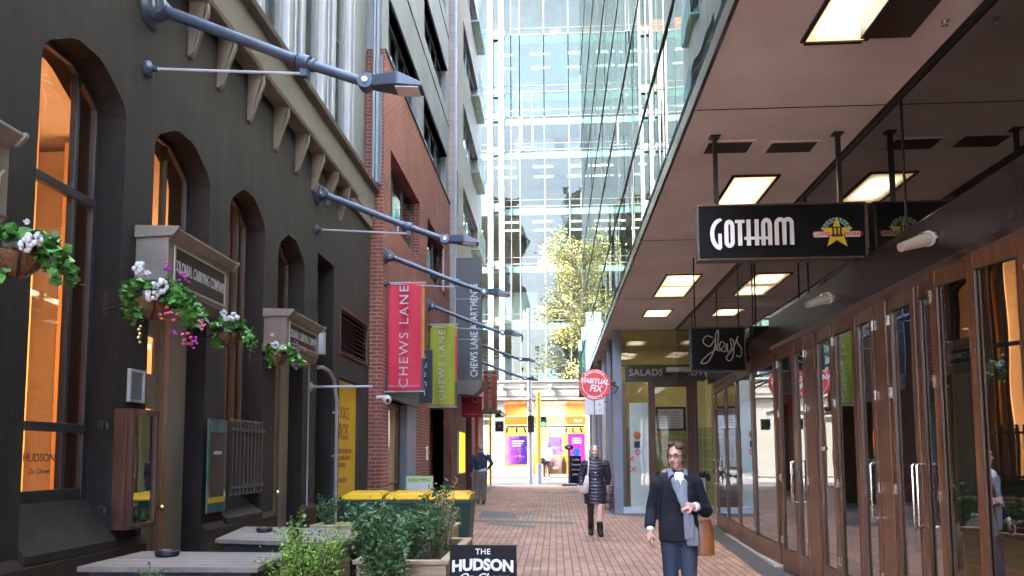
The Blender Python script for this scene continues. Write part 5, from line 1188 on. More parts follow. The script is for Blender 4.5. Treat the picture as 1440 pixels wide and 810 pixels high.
# ------------------------------------------------------------------ banners and projecting signs on the left
def banner(name, px0, px1, py0, py1, Y, m, label, edge=None, txt='CHEWS LANE', tsize=.19, url=True, cols_=1, wave=.022, txtpos=.5, grp='cloth banners hung from the lamp arms', ymid=None):
    a, c = on(px0, py1, Y=Y), on(px1, py0, Y=Y); t = thing(name, label, 'banner', (a.x, Y, a.z), grp)
    nx, nz = 14, 30; b = MB(); x0, x1, z0, z1 = a.x, c.x, a.z, c.z
    ph = rnd.random()*6
    def P(i, j):
        u, v = i/nx, j/nz; return (x0+(x1-x0)*u, Y+wave*math.sin(6*u+5*v+ph)+wave*.6*math.sin(11*u-3*v), z0+(z1-z0)*v)
    b.add([P(i, j) for j in range(nz+1) for i in range(nx+1)], [(j*(nx+1)+i, j*(nx+1)+i+1, (j+1)*(nx+1)+i+1, (j+1)*(nx+1)+i) for j in range(nz) for i in range(nx)])
    cl = b.build('cloth', m, t, smooth=True)
    md = cl.modifiers.new('s', 'SOLIDIFY'); md.thickness = .004
    if edge:
        b = MB(); d = .055
        for (m_, za, zb) in edge:
            bb = MB(); bb.box(x1+.0, x1+d, Y+.02, Y+.026, z0+(z1-z0)*za, z0+(z1-z0)*zb); bb.build('edge_strip', m_, t)
    text(txt, tsize, M_textpale, t, origin=((x0+x1)/2, Y-wave*1.6-.012, z0+(z1-z0)*txtpos), right=(0, 0, 1), up=(-1, 0, 0), spacing=1.25, extrude=.001, sx=1.08)
    if url: text('www.chewslane.co.nz', .06, M_textpale, t, origin=((x0+x1)/2, Y-wave*1.6-.012, z0+.10), spacing=1.15, extrude=.001)
    b = MB(); b.tube([(x0-.12, Y, z1+.01), (x1+.08, Y, z1+.01)], .014, 8); b.build('rod', M_galv, t); b = MB(); b.tube([(x0-.12, Y, z0-.01), (x1+.05, Y, z0-.01)], .014, 8); b.build('rod', M_galv, t)
    return t
banner('street_banner', 545, 593, 398, 550, on(542, 360, X=XB).y-.0, M_red, 'bright red cloth banner reading CHEWS LANE', edge=[(M_bannerorange, .3, 1), (M_dkgrey, 0, .3)], tsize=.26, txtpos=.5)
banner('street_banner', 604, 640, 456, 572, on(603, 430, X=XB).y, M_lime, 'lime green cloth banner reading CHEWS LANE', edge=[(M_red, .3, .85), (M_dkgrey, 0, .3), (M_bannerorange, .85, 1)], tsize=.24, txtpos=.5)
banner('street_banner', 680, 699, 521, 579, 30.5, M_orangeb, 'small orange brown cloth banner reading CHEWS LANE at the lane end', tsize=.22, url=False, txtpos=.5)
# small crimson sign with folded arrow
Yc = 24.6; a, c = on(649, 587, Y=Yc), on(678, 558, Y=Yc)
t = thing('crimson_sign', 'small square crimson banner below the dark apartments sign', 'banner', (a.x, Yc, a.z)); b = MB(); b.box(a.x, c.x, Yc, Yc+.02, a.z, c.z); b.build('cloth', M_crimson, t)
text('C', .30, M_textpale, t, origin=((a.x+c.x)/2+.12, Yc-.006, c.z-.10), right=(0, 0, 1), up=(-1, 0, 0)); text('www.chewslane.co.nz', .045, M_textpale, t, origin=((a.x+c.x)/2, Yc-.006, a.z+.1))
b = MB(); b.tube([(a.x-.2, Yc, c.z+.01), (c.x+.03, Yc, c.z+.01)], .014, 6); b.build('rod', M_galv, t)
# sushi sign
Yk = 17.3; a, c = on(590, 567, Y=Yk), on(608, 492, Y=Yk)
t = thing('sushi_sign', 'narrow navy projecting sign with white lettering sushi between the red and lime banners', 'sign', (a.x, Yk, a.z)); b = MB(); b.box(a.x, c.x, Yk, Yk+.06, a.z, c.z); b.build('board', mat('navy_board', (.015, .028, .05), .4), t, bevel=.006)
L = (c.z-a.z)
for i, ch in enumerate('sushi'): text(ch, .235, M_text, t, origin=((a.x+c.x)/2-.03, Yk-.006, c.z-L*(.10+.175*i)), extrude=.002)
b = MB(); b.box(XB-.05, a.x, Yk+.01, Yk+.05, c.z-.3, c.z-.26); b.box(XB-.05, a.x, Yk+.01, Yk+.05, a.z+.26, a.z+.3); b.build('bracket', M_black, t)
# apartments blade sign
Ya = 23.3; a, c = on(640, 535, Y=Ya), on(676, 362, Y=Ya)
t = thing('apartments_sign', 'tall dark grey blade sign reading CHEWS LANE APARTMENTS in white running upwards', 'sign', (a.x, Ya, a.z))
b = MB(); b.box(a.x, c.x, Ya, Ya+.5, a.z, c.z); b.build('board', M_dkgrey, t, bevel=.01)
z2 = on(650, 556, Y=Ya).z; b = MB(); b.prism([(a.x+.05, z2+.02), (c.x-.20, z2), (c.x+.05, z2+.25), (c.x+.05, a.z), (a.x+.05, a.z)], 'y', Ya-.1, Ya+.9); b.build('canopy_box', M_band, t, bevel=.01)
text('CHEWS LANE APARTMENTS', .32, M_text, t, origin=(c.x-.20, Ya-.004, a.z+.1), right=(0, 0, 1), up=(-1, 0, 0), ax='LEFT', bold=.004, extrude=.002, sx=(c.z-a.z-.55)/4.75, spacing=1.05)
b = MB()
for zf in (.33, .66): b.box(a.x, c.x, Ya-.002, Ya, a.z+(c.z-a.z)*zf, a.z+(c.z-a.z)*zf+.012)
b.box(a.x-.005, a.x+.02, Ya-.006, Ya, a.z, c.z); b.build('panel_joint', M_galv, t)

# ------------------------------------------------------------------ leaves
def leafset(pts, size, rg, name, m, parent, droop=.3, asp=.6, up=.4):
    """folded leaves at the given points"""
    n = len(pts); V = np.zeros((n*4, 3)); Fc = []
    rs = np.random.RandomState(rg)
    for i, p in enumerate(pts):
        d = rs.normal(size=3); d[2] = d[2]*.6-droop*.3+up*.2; d /= np.linalg.norm(d)+1e-9
        nrm = rs.normal(size=3)+np.array([0, 0, up*2]); sd = np.cross(d, nrm); sd /= np.linalg.norm(sd)+1e-9; nn = np.cross(sd, d)
        s = size*(.65+.7*rs.rand()); p = np.array(p)
        V[i*4] = p; V[i*4+1] = p+d*s*.5+sd*s*asp*.5+nn*s*.10; V[i*4+2] = p+d*s; V[i*4+3] = p+d*s*.5-sd*s*asp*.5+nn*s*.10
        Fc += [(i*4, i*4+1, i*4+2), (i*4, i*4+2, i*4+3)]
    b = MB(); b.v = [tuple(v) for v in V]; b.f = Fc
    return b.build(name, m, parent)
def flowerball(b, c, r, rg):
    rs = np.random.RandomState(rg)
    for k in range(20):
        d = rs.normal(size=3); d /= np.linalg.norm(d); q = Vector(c)+Vector(d)*r*.75; b.ell(q, (r*.34,)*3, 6, 4)
def basket(px, py, rpx, X, label, seed, white, purple, side, trail):
    q = on(px, py, X=X); rr_ = (on(px+rpx, py, Y=q.y).x-q.x); R = rr_
    t = thing('hanging_basket', label, 'flower basket', (q.x, q.y, q.z), 'flower baskets on the dark wall')
    rs = np.random.RandomState(seed)
    b = MB(); b.lathe([(.02, -R*1.12), (R*.35, -R*1.05), (R*.70, -R*.78), (R*.92, -R*.4), (R, 0), (R*.9, -.0), (.0, -R*.15)], q.x, q.y, q.z, 22)
    b.build('coir_bowl', M_coir, t, smooth=True, disp=lambda c, n: c+n*.012*mnoise.noise(c*28))
    b = MB(); b.lathe([(R*1.0, -.02), (R*1.05, -.02), (R*1.05, .02), (R*1.0, .02)], q.x, q.y, q.z, 22)
    for k in range(5):
        th = k*2*math.pi/5+.4; b.tube([(q.x+R*1.02*math.cos(th)*f, q.y+R*1.02*math.sin(th)*f, q.z-R*h) for f, h in ((1, 0), (.95, .42), (.73, .80), (.36, 1.08), (.02, 1.15))], .006, 5)
    b.build('wire_frame', M_black, t)
    zt_ = q.z+R*1.6
    b = MB(); b.box(XW, XW+.015, q.y-.02, q.y+.02, q.z-.15, q.z+R*.4); b.tube([(XW+.01, q.y, q.z-.1), (q.x-R*.9, q.y, q.z-.03)], .009, 6); b.build('bracket', M_black, t)
    pts = []
    for i in range(int(260)):
        a = rs.rand()*6.28; r = R*1.25*math.sqrt(rs.rand()); pts.append((q.x+r*math.cos(a), q.y+r*math.sin(a), q.z+R*(.05+.75*rs.rand()*(1.1-.5*(r/R)**2))))
    for i in range(90): pts.append((q.x-R*.7+R*.5*rs.rand(), q.y-R*1.0+R*.5*rs.rand(), q.z+R*.6-R*2.0*rs.rand()))
    fr_pts = []; stems = []
    for k in range(trail):       # trailing fronds spilling towards the lane
        a0 = Vector((q.x+R*.6, q.y+(rs.rand()-.5)*R*1.2, q.z+R*.45)); L_ = R*(1.0+1.25*rs.rand()); dx = side*(.55+.55*rs.rand()); pl_ = []
        for s in np.linspace(0, 1, 9): pl_.append(a0+Vector((L_*s*dx*.72, (rs.rand()-.5)*.01+R*.3*s*(rs.rand()-.3), R*.3*s-L_*.95*s*s)))
        stems.append(pl_)
        for p_ in pl_[1:]:
            for _ in range(5): fr_pts.append(tuple(p_+Vector(rs.normal(size=3))*R*.13))
    leafset(pts+fr_pts, R*.42, seed, 'foliage', M_leaf, t, asp=.9)
    b = MB()
    for s_ in stems: b.tube(s_, .003, 4)
    b.build('stem', M_leafmid, t)
    for i, (dx, dz, r) in enumerate(white):
        b = MB(); flowerball(b, (q.x+dx*R, q.y-R*.9, q.z+dz*R), r*R, seed+i); b.build('white_flower', M_fwhite, t, smooth=True)
    for i, (dx, dz, r) in enumerate(purple):
        b = MB(); c = Vector((q.x+dx*R, q.y-R*.55, q.z+dz*R))
        for k in range(7): b.ell(c+Vector(rs.normal(size=3))*r*R*.55, (r*R*.35, r*R*.35, r*R*.25), 6, 4)
        b.build('pink_flower' if i % 2 else 'purple_flower', M_fpink if i % 2 else M_fpurple, t, smooth=True)
    return t
basket(24, 352, 33, -3.25, 'flower basket cut by the edge of the photo beside the near tall window', 1, [(1.05, -.05, .30), (1.5, .35, .14), (1.35, .15, .34), (1.0, .9, .12)], [(1.9, -.55, .10)], 1.0, 9)
basket(212, 418, 27, -3.22, 'largest flower basket with trailing pink and purple fuchsias left of the near cream door', 2, [(-.1, 1.25, .38), (.55, -.1, .34), (.95, .35, .40), (.3, 1.0, .16)], [(1.1, 1.35, .30), (1.35, -.9, .36), (1.9, .85, .30), (2.1, -2.2, .34), (2.6, -2.35, .26), (2.9, -1.6, .25), (1.6, -2.0, .2)], 1.35, 22)
basket(320, 466, 17, -3.22, 'smallest flower basket with white blooms between the near door and the railed window', 3, [(.3, .9, .30), (-.0, 1.35, .28), (.9, .95, .42), (-.3, .4, .3)], [(1.6, .0, .12)], 1.2, 7)
basket(391, 497, 14, -3.25, 'flower basket under the far sign box left of the far cream door', 4, [(.0, .7, .40), (.8, .35, .34), (-.3, 1.7, .2)], [(1.9, .9, .26), (2.3, -.6, .32), (2.2, .3, .26), (3.0, .2, .22), (2.0, -1.4, .28), (3.1, -1.0, .2)], 1.3, 15)

# ------------------------------------------------------------------ tables, ashtrays
def table(FL, FR, BR, BL, z, label):
    P_ = [on(*p, Z=z) for p in (FL, FR, BR, BL)]; c = sum(P_, Vector())/4
    t = thing('picnic_table', label, 'table', (c.x, c.y, 0), 'outdoor tables with weathered tops')
    def lerp(u, v): return P_[0]*(1-u)*(1-v)+P_[1]*u*(1-v)+P_[2]*u*v+P_[3]*(1-u)*v
    b = MB(); n_ = 6
    for i in range(n_):
        v0, v1 = i/n_+.006, (i+1)/n_-.006; q = [lerp(0, v0), lerp(1, v0), lerp(1, v1), lerp(0, v1)]
        b.add([(p.x, p.y, z-.038) for p in q]+[(p.x, p.y, z) for p in q], [(0,3,2,1),(4,5,6,7),(0,1,5,4),(1,2,6,5),(2,3,7,6),(3,0,4,7)])
    b.build('top', M_plank, t, bevel=.004)
    b = MB(); q = [lerp(.05, .06), lerp(.95, .06), lerp(.95, .94), lerp(.05, .94)]; q2 = [lerp(.08, .10), lerp(.92, .10), lerp(.92, .90), lerp(.08, .90)]
    b.add([(p.x, p.y, z-.19) for p in q]+[(p.x, p.y, z-.039) for p in q], [(0,3,2,1),(4,5,6,7),(0,1,5,4),(1,2,6,5),(2,3,7,6),(3,0,4,7)]); b.build('frame', M_dkgrey, t, bevel=.006)
    for u, v in ((.10, .14), (.90, .14), (.90, .86), (.10, .86)):
        p = lerp(u, v); b = MB(); b.box(p.x-.04, p.x+.04, p.y-.04, p.y+.04, 0, z-.191); b.build('leg', M_dkgrey, t, bevel=.005)
    return t
table((107, 797), (362, 798), (408, 777), (200, 775), .85, 'nearest weathered plank table at the foot of the photo')
table((302, 758), (476, 764), (524, 744), (344, 740), .87, 'weathered plank table with dark frame between the near table and the bins')
for px, py, r, z, lab in ((235, 778, 16, .852, 'black round ashtray on the nearest plank table'), (372, 744, 11, .872, 'black round ashtray on the farther plank table')):
    q = on(px, py+4, Z=z); R = on(px+r, py, Y=q.y).x-q.x; b = MB(); b.lathe([(0, .0), (R*.85, 0), (R, .012), (R, .04), (R*.9, .045), (R*.82, .035), (R*.8, .012), (0, .012)], q.x, q.y, z, 22); o = tag(recentre(b.build('ashtray', M_black, smooth='auto')), lab, 'ashtray', 'ashtrays')
# ------------------------------------------------------------------ wheelie bins
def bin_(x, y, lab):
    t = thing('wheelie_bin', lab, 'bin', (x, y, gz(y)), 'wheelie bins with yellow lids'); g = gz(y)
    w0, w1, d0, d1, h = .225, .278, .28, .34, .93
    b = MB(); F6 = [(0,3,2,1),(4,5,6,7),(0,1,5,4),(1,2,6,5),(2,3,7,6),(3,0,4,7)]
    b.add([(x-w0, y-d0, g+.02), (x+w0, y-d0, g+.02), (x+w0, y+d0-.06, g+.02), (x-w0, y+d0-.06, g+.02), (x-w1, y-d1, g+h), (x+w1, y-d1, g+h), (x+w1, y+d1, g+h), (x-w1, y+d1, g+h)], F6); b.build('body', M_bingreen, t, bevel=.02)
    b = MB(); frame_rect_z(b, x-w1-.010, x+w1+.010, y-d1-.02, y+d1+.02, g+h-.045, g+h+.002, .03); b.build('rim', M_bingreen, t, bevel=.008)
    b = MB(); n_ = 8; prof = [(y-d1-.035, h+.004), (y-d1-.035, h+.03), (y-d1+.05, h+.065), (y-.05, h+.085), (y+d1-.02, h+.08), (y+d1+.04, h+.05), (y+d1+.04, h+.004)]
    b.prism([(p[0], p[1]+g) for p in prof], 'x', x-w1+.008, x+w1-.008); b.prism([(y-d1+.08, h+g+.06), (y-d1+.10, h+g+.098), (y+d1-.1, h+g+.108), (y+d1-.06, h+g+.06)], 'x', x-w1+.05, x+w1-.05); b.build('lid', M_yellow, t, bevel=.014)
    for s in (-1, 1): b = MB(); b.lathe([(.03, -.02), (.10, -.025), (.10, .025), (.03, .02)], x+s*(w0+.0), y+d0-.02, g+.10, 18, ax='x'); b.build('wheel', M_rubber, t)
    b = MB(); b.tube([(x-.2, y+d1+.05, g+h+.01), (x+.2, y+d1+.05, g+h+.01)], .016, 8); b.build('handle', M_bingreen, t)
    text("10087", .07, M_text, t, origin=(x+.02, y-d1+.045, g+.62), up=(0, -.06, 1), extrude=.002)
    return t
t0 = bin_(-2.56, 10.45, 'yellow lidded dark green bin standing nearest the downpipe, first of the row')
for x, y, lab in ((-1.97, 10.43, 'middle yellow lidded dark green bin of the row'), (-1.39, 10.40, 'yellow lidded dark green bin at the lane end of the row')):
    c = copy_tree(t0); c.location = (x, y, gz(y)); c['label'] = lab
# ------------------------------------------------------------------ board signs
def aframe(name, TL, TR, Y, hh, m, label, face):
    a, c = on(*TL, Y=Y), on(*TR, Y=Y); zt_ = (a.z+c.z)/2; g = gz(Y); t = thing(name, label, 'sign board', ((a.x+c.x)/2, Y, g)); lean = hh
    F6 = [(0,3,2,1),(4,5,6,7),(0,1,5,4),(1,2,6,5),(2,3,7,6),(3,0,4,7)]
    for nm, s in (('front_board', -1), ('back_board', 1)):
        b = MB(); y0 = Y+.02*s; y1 = Y+(.02+lean)*s
        b.add([(a.x, y1, g+.01), (c.x, y1, g+.01), (c.x, y1+.018*s, g+.01), (a.x, y1+.018*s, g+.01), (a.x, y0, zt_), (c.x, y0, zt_), (c.x, y0+.018*s, zt_), (a.x, y0+.018*s, zt_)], F6 if s > 0 else [f[::-1] for f in F6]); b.build(nm, m, t)
    up_ = Vector((0, lean, zt_-g)).normalized()
    if face: face(t, (a.x+c.x)/2, Y-.042, zt_, c.x-a.x, up_)
    return t
def hudson(t, x, y, z, w_, up):
    def at(dz): return Vector((x, y, z))-up*dz
    text('THE', .062, M_text, t, origin=at(.045), up=up, spacing=1.1, bold=.001, extrude=.001)
    text('HUDSON', .118, M_text, t, origin=at(.148), up=up, bold=.0055, extrude=.001, sx=.98, bend=lambda x_, y_: (x_, y_-.25*x_*x_))
    def scr(s_, dx, dz, sc): pass
    text('On Chews', .088, M_text, t, origin=at(.245), up=up, shear=.45, bold=.001, extrude=.001)
    b = MB(); n = Vector((0, -1, 0)); frame_rect_y(b, x-w_/2+.008, x+w_/2-.008, y-.0, y+.001, z-.9, z-.02, .004)
aframe('hudson_board', (634, 765), (726, 769), 6.2, .16, M_blackgloss, 'black folding board sign reading THE HUDSON On Chews beside the planter', hudson)
def menuface(t, x, y, z, w_, up):
    b = MB(); o = Vector((x, y, z))
    for i in range(4):
        for j in range(3):
            p = o-up*(.20+j*.14)+Vector(((i-1.5)*w_*.2, -.004, 0)); b.box(p.x-.045, p.x+.045, p.y-.004, p.y, p.z-.04, p.z+.04)
    b.build('food_pictures', M_brownshoe, t)
    b = MB(); p = o-up*.38+Vector((-.0, -.001, 0)); b.box(p.x-w_*.42, p.x+w_*.36, p.y-.002, p.y+.001, p.z-.26, p.z+.25); b.build('white_sheet', M_paper, t)
    text('SUSHI MENU', .08, M_bingreen, t, origin=o-up*.075+Vector((0, -.003, 0)), up=up, extrude=.001)
aframe('menu_board', (572, 669), (609, 670), 14.6, .18, M_greenboard, 'pale green folding board with food pictures behind the bins', menuface)
# ------------------------------------------------------------------ timber planters
def planter(x0, x1, y0, y1, h, label, rot=0.0):
    g = gz(y0); cx, cy_ = (x0+x1)/2, (y0+y1)/2
    t = thing('planter', label, 'planter', (cx, cy_, g), 'pale timber planter boxes'); b = MB(); nb = 3
    for i in range(nb):
        za, zb = g+h*i/nb+.003, g+h*(i+1)/nb-.003
        b.box(x0, x1, y0, y0+.03, za, zb); b.box(x0, x1, y1-.03, y1, za, zb); b.box(x0, x0+.03, y0+.03, y1-.03, za, zb); b.box(x1-.03, x1, y0+.03, y1-.03, za, zb)
    b.build('boards', M_pine, t, bevel=.004)
    b = MB(); frame_rect_z(b, x0-.03, x1+.03, y0-.03, y1+.03, g+h, g+h+.035, .09); b.build('cap', M_pine, t, bevel=.005)
    b = MB()
    for x in (x0+.03, x1-.10):
        for y in (y0+.03, y1-.10): b.box(x, x+.07, y, y+.07, g, g+h-.002)
    b.build('posts', M_pine, t)
    b = MB(); b.box(x0+.03, x1-.03, y0+.03, y1-.03, g+.05, g+h-.04); b.build('soil', M_soil, t)
    t.rotation_euler[2] = rot; return t
q0, q1 = on(440, 738, Y=9.1), on(658, 736, Y=9.1)
planter(q0.x, q1.x-.16, 9.1, 9.5, q0.z-.12, 'long timber planter running across in front of the bins')
q2 = on(602, 790, Y=6.6); 
planter(-1.75, -.96, 6.75, 8.6, .60, 'timber planter behind the Hudson board, beside the walkway')
planter(-2.75, -1.85, 8.15, 8.8, .60, 'low timber planter between the second table and the bins')
planter(-2.0, -1.22, 5.55, 6.45, .50, 'near timber planter at the foot of the photo beside the first table')
# ------------------------------------------------------------------ shrubs
def shrub(x, y, z0, h, r, n, size, m, label, seed, stems=5, asp=.55, shape='oval', name='shrub', up=.4):
    rs = np.random.RandomState(seed); t = thing(name, label, 'plant', (x, y, z0), 'potted shrubs and plants'); pts = []; b = MB()
    for k in range(stems):
        a = rs.rand()*6.28; rr_ = r*(.25+.75*rs.rand()); hh = h*(.6+.42*rs.rand()); base = Vector((x+(rs.rand()-.5)*r*.3, y+(rs.rand()-.5)*r*.3, z0)); tip = Vector((x+rr_*math.cos(a), y+rr_*math.sin(a), z0+hh))
        mid = base.lerp(tip, .5)+Vector((0, 0, h*.08)); b.tube([base, mid, tip], [.008, .006, .002], 5)
        for i in range(int(n/stems)):
            s = .15+.87*rs.rand(); p = base.lerp(mid, s*2) if s < .5 else mid.lerp(tip, min(1.04, s*2-1))
            w_ = r*.34*(1.15-s*.75) if shape == 'oval' else r*.15
            pts.append(tuple(p+Vector(rs.normal(size=3))*w_*.6))
    b.build('stem', M_stem, t); leafset(pts, size, seed+5, 'foliage', m, t, asp=asp, up=up); return t
shrub(-1.32, 6.1, .48, .74, .34, 3400, .040, M_leafdark, 'large dark green shrub at the foot of the photo left of the Hudson board', 20, 16)
shrub(-1.38, 7.3, .55, .55, .30, 1800, .042, M_leafdark, 'dark green bush rising in the middle of the planters', 21, 12)
shrub(-1.18, 7.6, .55, .62, .22, 1300, .032, M_leafmid, 'feathery mid green bush behind the Hudson board', 22, 12, asp=.3)
shrub(-1.15, 8.1, .58, .80, .14, 360, .035, M_leafdry, 'dry straw coloured seed stalks rising from the green bush', 23, 6, asp=.45, shape='thin', name='seed_stalks')
shrub(-1.35, 8.9, .60, .68, .22, 700, .05, M_leafdark, 'upright dark leafy plant in front of the green menu board', 28, 7, asp=.5)
shrub(-1.80, 5.55, .48, .62, .36, 3600, .030, M_leaflime, 'spreading lime green plant between the two plank tables', 24, 16, asp=.45, up=1)
shrub(-2.05, 5.9, .5, .72, .14, 380, .032, M_leafmid, 'thin upright sprig rising beside the second table', 25, 5, asp=.9, shape='thin')
shrub(-2.50, 4.65, .60, .34, .13, 260, .035, M_leafdark, 'small blue green sprig in front of the nearest table', 26, 4, asp=.35, shape='thin')
for i, (px, h, lab) in enumerate(((463, .50, 'small dark bush in the long planter beside the downpipe'), (541, .36, 'first low bush in the long planter before the bins'), (572, .34, 'middle low bush in the long planter before the bins'), (598, .42, 'third bush in the long planter, below the menu board'), (622, .36, 'last bush in the long planter before the lane side bin'))):
    q = on(px, 735, Y=9.3); shrub(q.x, 9.3, q0.z-.14, h, .17, 620, .038, M_leafdark, lab, 30+i, 8)

# ------------------------------------------------------------------ street tree, poles, signals
def tree(x, y, h0, h1, r, n, label, seed, lean=0):
    rs = np.random.RandomState(seed); t = thing('street_tree', label, 'tree', (x, y, gz(35)))
    b = MB(); top = Vector((x-lean, y, h1*.85)); b.tube([(x, y, .2), (x-lean*.15, y, h0*.6), (x-lean*.4, y, h0), tuple(top)], [.13, .10, .08, .02], 8); b.build('trunk', M_bark, t)
    b = MB(); pts = []
    for k in range(34):
        f = rs.rand(); base = Vector((x-lean*(.4+.6*f), y, h0+(top.z-h0)*f)); a = rs.rand()*6.28; L_ = r*(.45+.6*rs.rand())*(1.05-.55*f); tip = base+Vector((math.cos(a)*L_, math.sin(a)*L_, .3+.9*rs.rand()))
        b.tube([base, base.lerp(tip, .5)+Vector((0, 0, .1)), tip], [.045, .028, .008], 5)
        for c_ in range(5):
            cc_ = base.lerp(tip, .35+.7*rs.rand())+Vector(rs.normal(size=3))*.25
            for i in range(int(n/170)): pts.append(tuple(cc_+Vector(rs.normal(size=3)*np.array((.26, .26, .16)))))
    b.build('limbs', M_bark, t); leafset(pts, .12, seed, 'crown', M_leaftree, t, asp=.6); return t
tree(1.95, 38.3, 5.2, 14.2, 2.7, 8500, 'slender street tree with sunlit yellow green leaves at the lane end', 5, lean=.9)
t = thing('street_pole', 'tall grey street pole with a coiled cable rising in front of the tower', 'pole', (on(745, 600, Y=36).x, 36, .3)); px_ = on(745, 600, Y=36).x; zt_ = on(745, 438, Y=36).z
b = MB(); b.tube([(px_, 36, .3), (px_, 36, 5.0), (px_, 36, zt_)], [.13, .10, .06], 12); b.build('shaft', M_polegrey, t, smooth='auto')
b = MB(); b.tube([(px_, 36, zt_-.3), (px_-.02, 36, zt_+.15)], .09, 10); b.tube([(px_-.15, 36, zt_), (px_+.5, 36, zt_+.05)], .02, 6); b.build('cap', M_polegrey, t)
q = on(746, 570, Y=35.9); b = MB(); b.tube([(q.x+.22*math.cos(a), q.y, q.z+.28*math.sin(a)) for a in np.linspace(0, 6.28, 18)], .022, 5); b.build('coiled_cable', M_black, t)
def ypole(px, Y, top, label, r=.055, group='yellow poles'):
    x = on(px, 600, Y=Y).x; z = on(px, top, Y=Y).z; t = thing('yellow_pole', label, 'pole', (x, Y, gz(Y)), group); b = MB(); b.tube([(x, Y, gz(Y)), (x, Y, z)], r, 12); b.build('shaft', M_polyellow, t, smooth='auto')
    b = MB(); b.ell((x, Y, z), (r*1.1, r*1.1, r*.8), 10, 6); b.build('cap', M_polyellow, t, smooth=True); return t, x
t, x_ = ypole(757.5, 35.2, 553, 'tall yellow signal pole beside the grey street pole', .10); b = MB(); b.lathe([(.13, 0), (.13, .9), (.1, .95)], x_, 35.2, gz(35), 12); b.build('sleeve', M_polegrey, t)
ypole(689.5, 33.4, 588, 'thin yellow pole beside the walking man', .06)
def signal(px0, px1, py0, py1, Y, label, lit=None):
    a, c = on(px0, py1, Y=Y), on(px1, py0, Y=Y); t = thing('traffic_signal', label, 'traffic signal', ((a.x+c.x)/2, Y, a.z), 'traffic signals'); b = MB(); b.box(a.x, c.x, Y, Y+.25, a.z, c.z); b.build('housing', M_sigblack, t, bevel=.02)
    w_ = c.x-a.x; n_ = max(1, round((c.z-a.z)/w_))
    for i in range(n_):
        z = a.z+(i+.5)*(c.z-a.z)/n_; b = MB(); b.lathe([(w_*.36, 0), (w_*.42, -.16), (w_*.40, -.16), (w_*.33, 0)], (a.x+c.x)/2, Y, z, 12, ax='y'); b.build('hood', M_sigblack, t)
        b = MB(); b.lathe([(w_*.33, -.01), (0, -.02)], (a.x+c.x)/2, Y, z, 12, ax='y'); b.build('lens', M_siggreen if lit == i else M_dkgrey, t)
    return t
signal(742, 751, 584, 608, 35.6, 'traffic signal seen side on, fixed to the grey street pole')
signal(760, 768, 586, 600, 37.2, 'pedestrian signal showing a green figure right of the yellow pole', lit=0)
signal(696, 708, 592, 607, 35.0, 'traffic signal left of the purple poster near the thin yellow pole')
q = on(685, 594, Y=34.8); t = thing('street_name_sign', 'small white street name sign reading ST beside the far left signal', 'sign', tuple(q)); b = MB(); b.box(q.x-.35, q.x+.18, 34.8, 34.83, q.z-.12, q.z+.13); b.build('plate', M_white, t); text('ST', .22, M_bingreen, t, origin=(q.x+.02, 34.79, q.z), bold=.004); b = MB(); b.tube([(q.x+.18, 34.82, q.z), (on(690, 600, Y=33.4).x, 33.4, q.z)], .015, 6); b.build('arm', M_galv, t)
# glass street canopy edge at the far left corner
b = MB(); q = on(662, 584, Y=31); b.box(q.x, q.x+1.25, 30.2, 33.2, q.z, q.z+.05); t = thing('glass_awning', 'thin pale glass awning on the far left corner', 'awning', (q.x, 31.5, q.z)); b.build('glass', M_gcurtain, t)
b = MB()
for i in range(4): b.box(q.x, q.x+1.3, 30.2+i*.95, 30.26+i*.95, q.z+.05, q.z+.16)
b.box(q.x+1.22, q.x+1.28, 30.2, 33.2, q.z+.05, q.z+.14); b.build('frame', M_towerwhite, t)
# planter block, lollipop sign and chalk board on the right at the lane end
a, c = on(790, 692, Y=33.6), on(812, 680, Y=33.6); b = MB(); b.prism([(a.x, gz(33)), (c.x, gz(33)), (c.x-.02, c.z), (a.x+.02, c.z)], 'y', 33.3, 34.0); tag(recentre(b.build('stone_block', M_slate, bevel=.02)), 'low dark stone block at the lane end under the black round sign', 'block')
q = on(800, 629, Y=33.7); t = thing('lollipop_sign', 'black post with an oval black sign standing in the stone block', 'sign', (q.x, 33.7, .8)); b = MB(); b.tube([(q.x, 33.7, c.z), (q.x, 33.7, q.z)], .05, 10); b.build('post', M_black, t)
b = MB(); b.ell((q.x, 33.66, q.z), (.20, .04, .12), 20, 12); b.build('oval', M_black, t, smooth=True); text('35', .12, M_text, t, origin=(q.x, 33.60, q.z), bold=.002); b = MB(); b.lathe([(0, -.01), (.09, -.01), (.09, 0)], q.x, 33.62, q.z-0, 16, ax='y')
a, c = on(802, 672, Y=35.5), on(817, 641, Y=35.5); t = thing('chalk_board', 'black chalk board with white writing in front of the magenta screen', 'sign board', (a.x, 35.5, gz(35))); b = MB(); b.box(a.x, c.x, 35.5, 35.56, gz(35), c.z); b.build('board', M_blackgloss, t)
for i, s_ in enumerate(('Coffee', 'Toasties', 'Scones', 'Juices')): text(s_, .13, M_textpale, t, origin=((a.x+c.x)/2, 35.49, c.z-.18-i*.22), shear=.2)
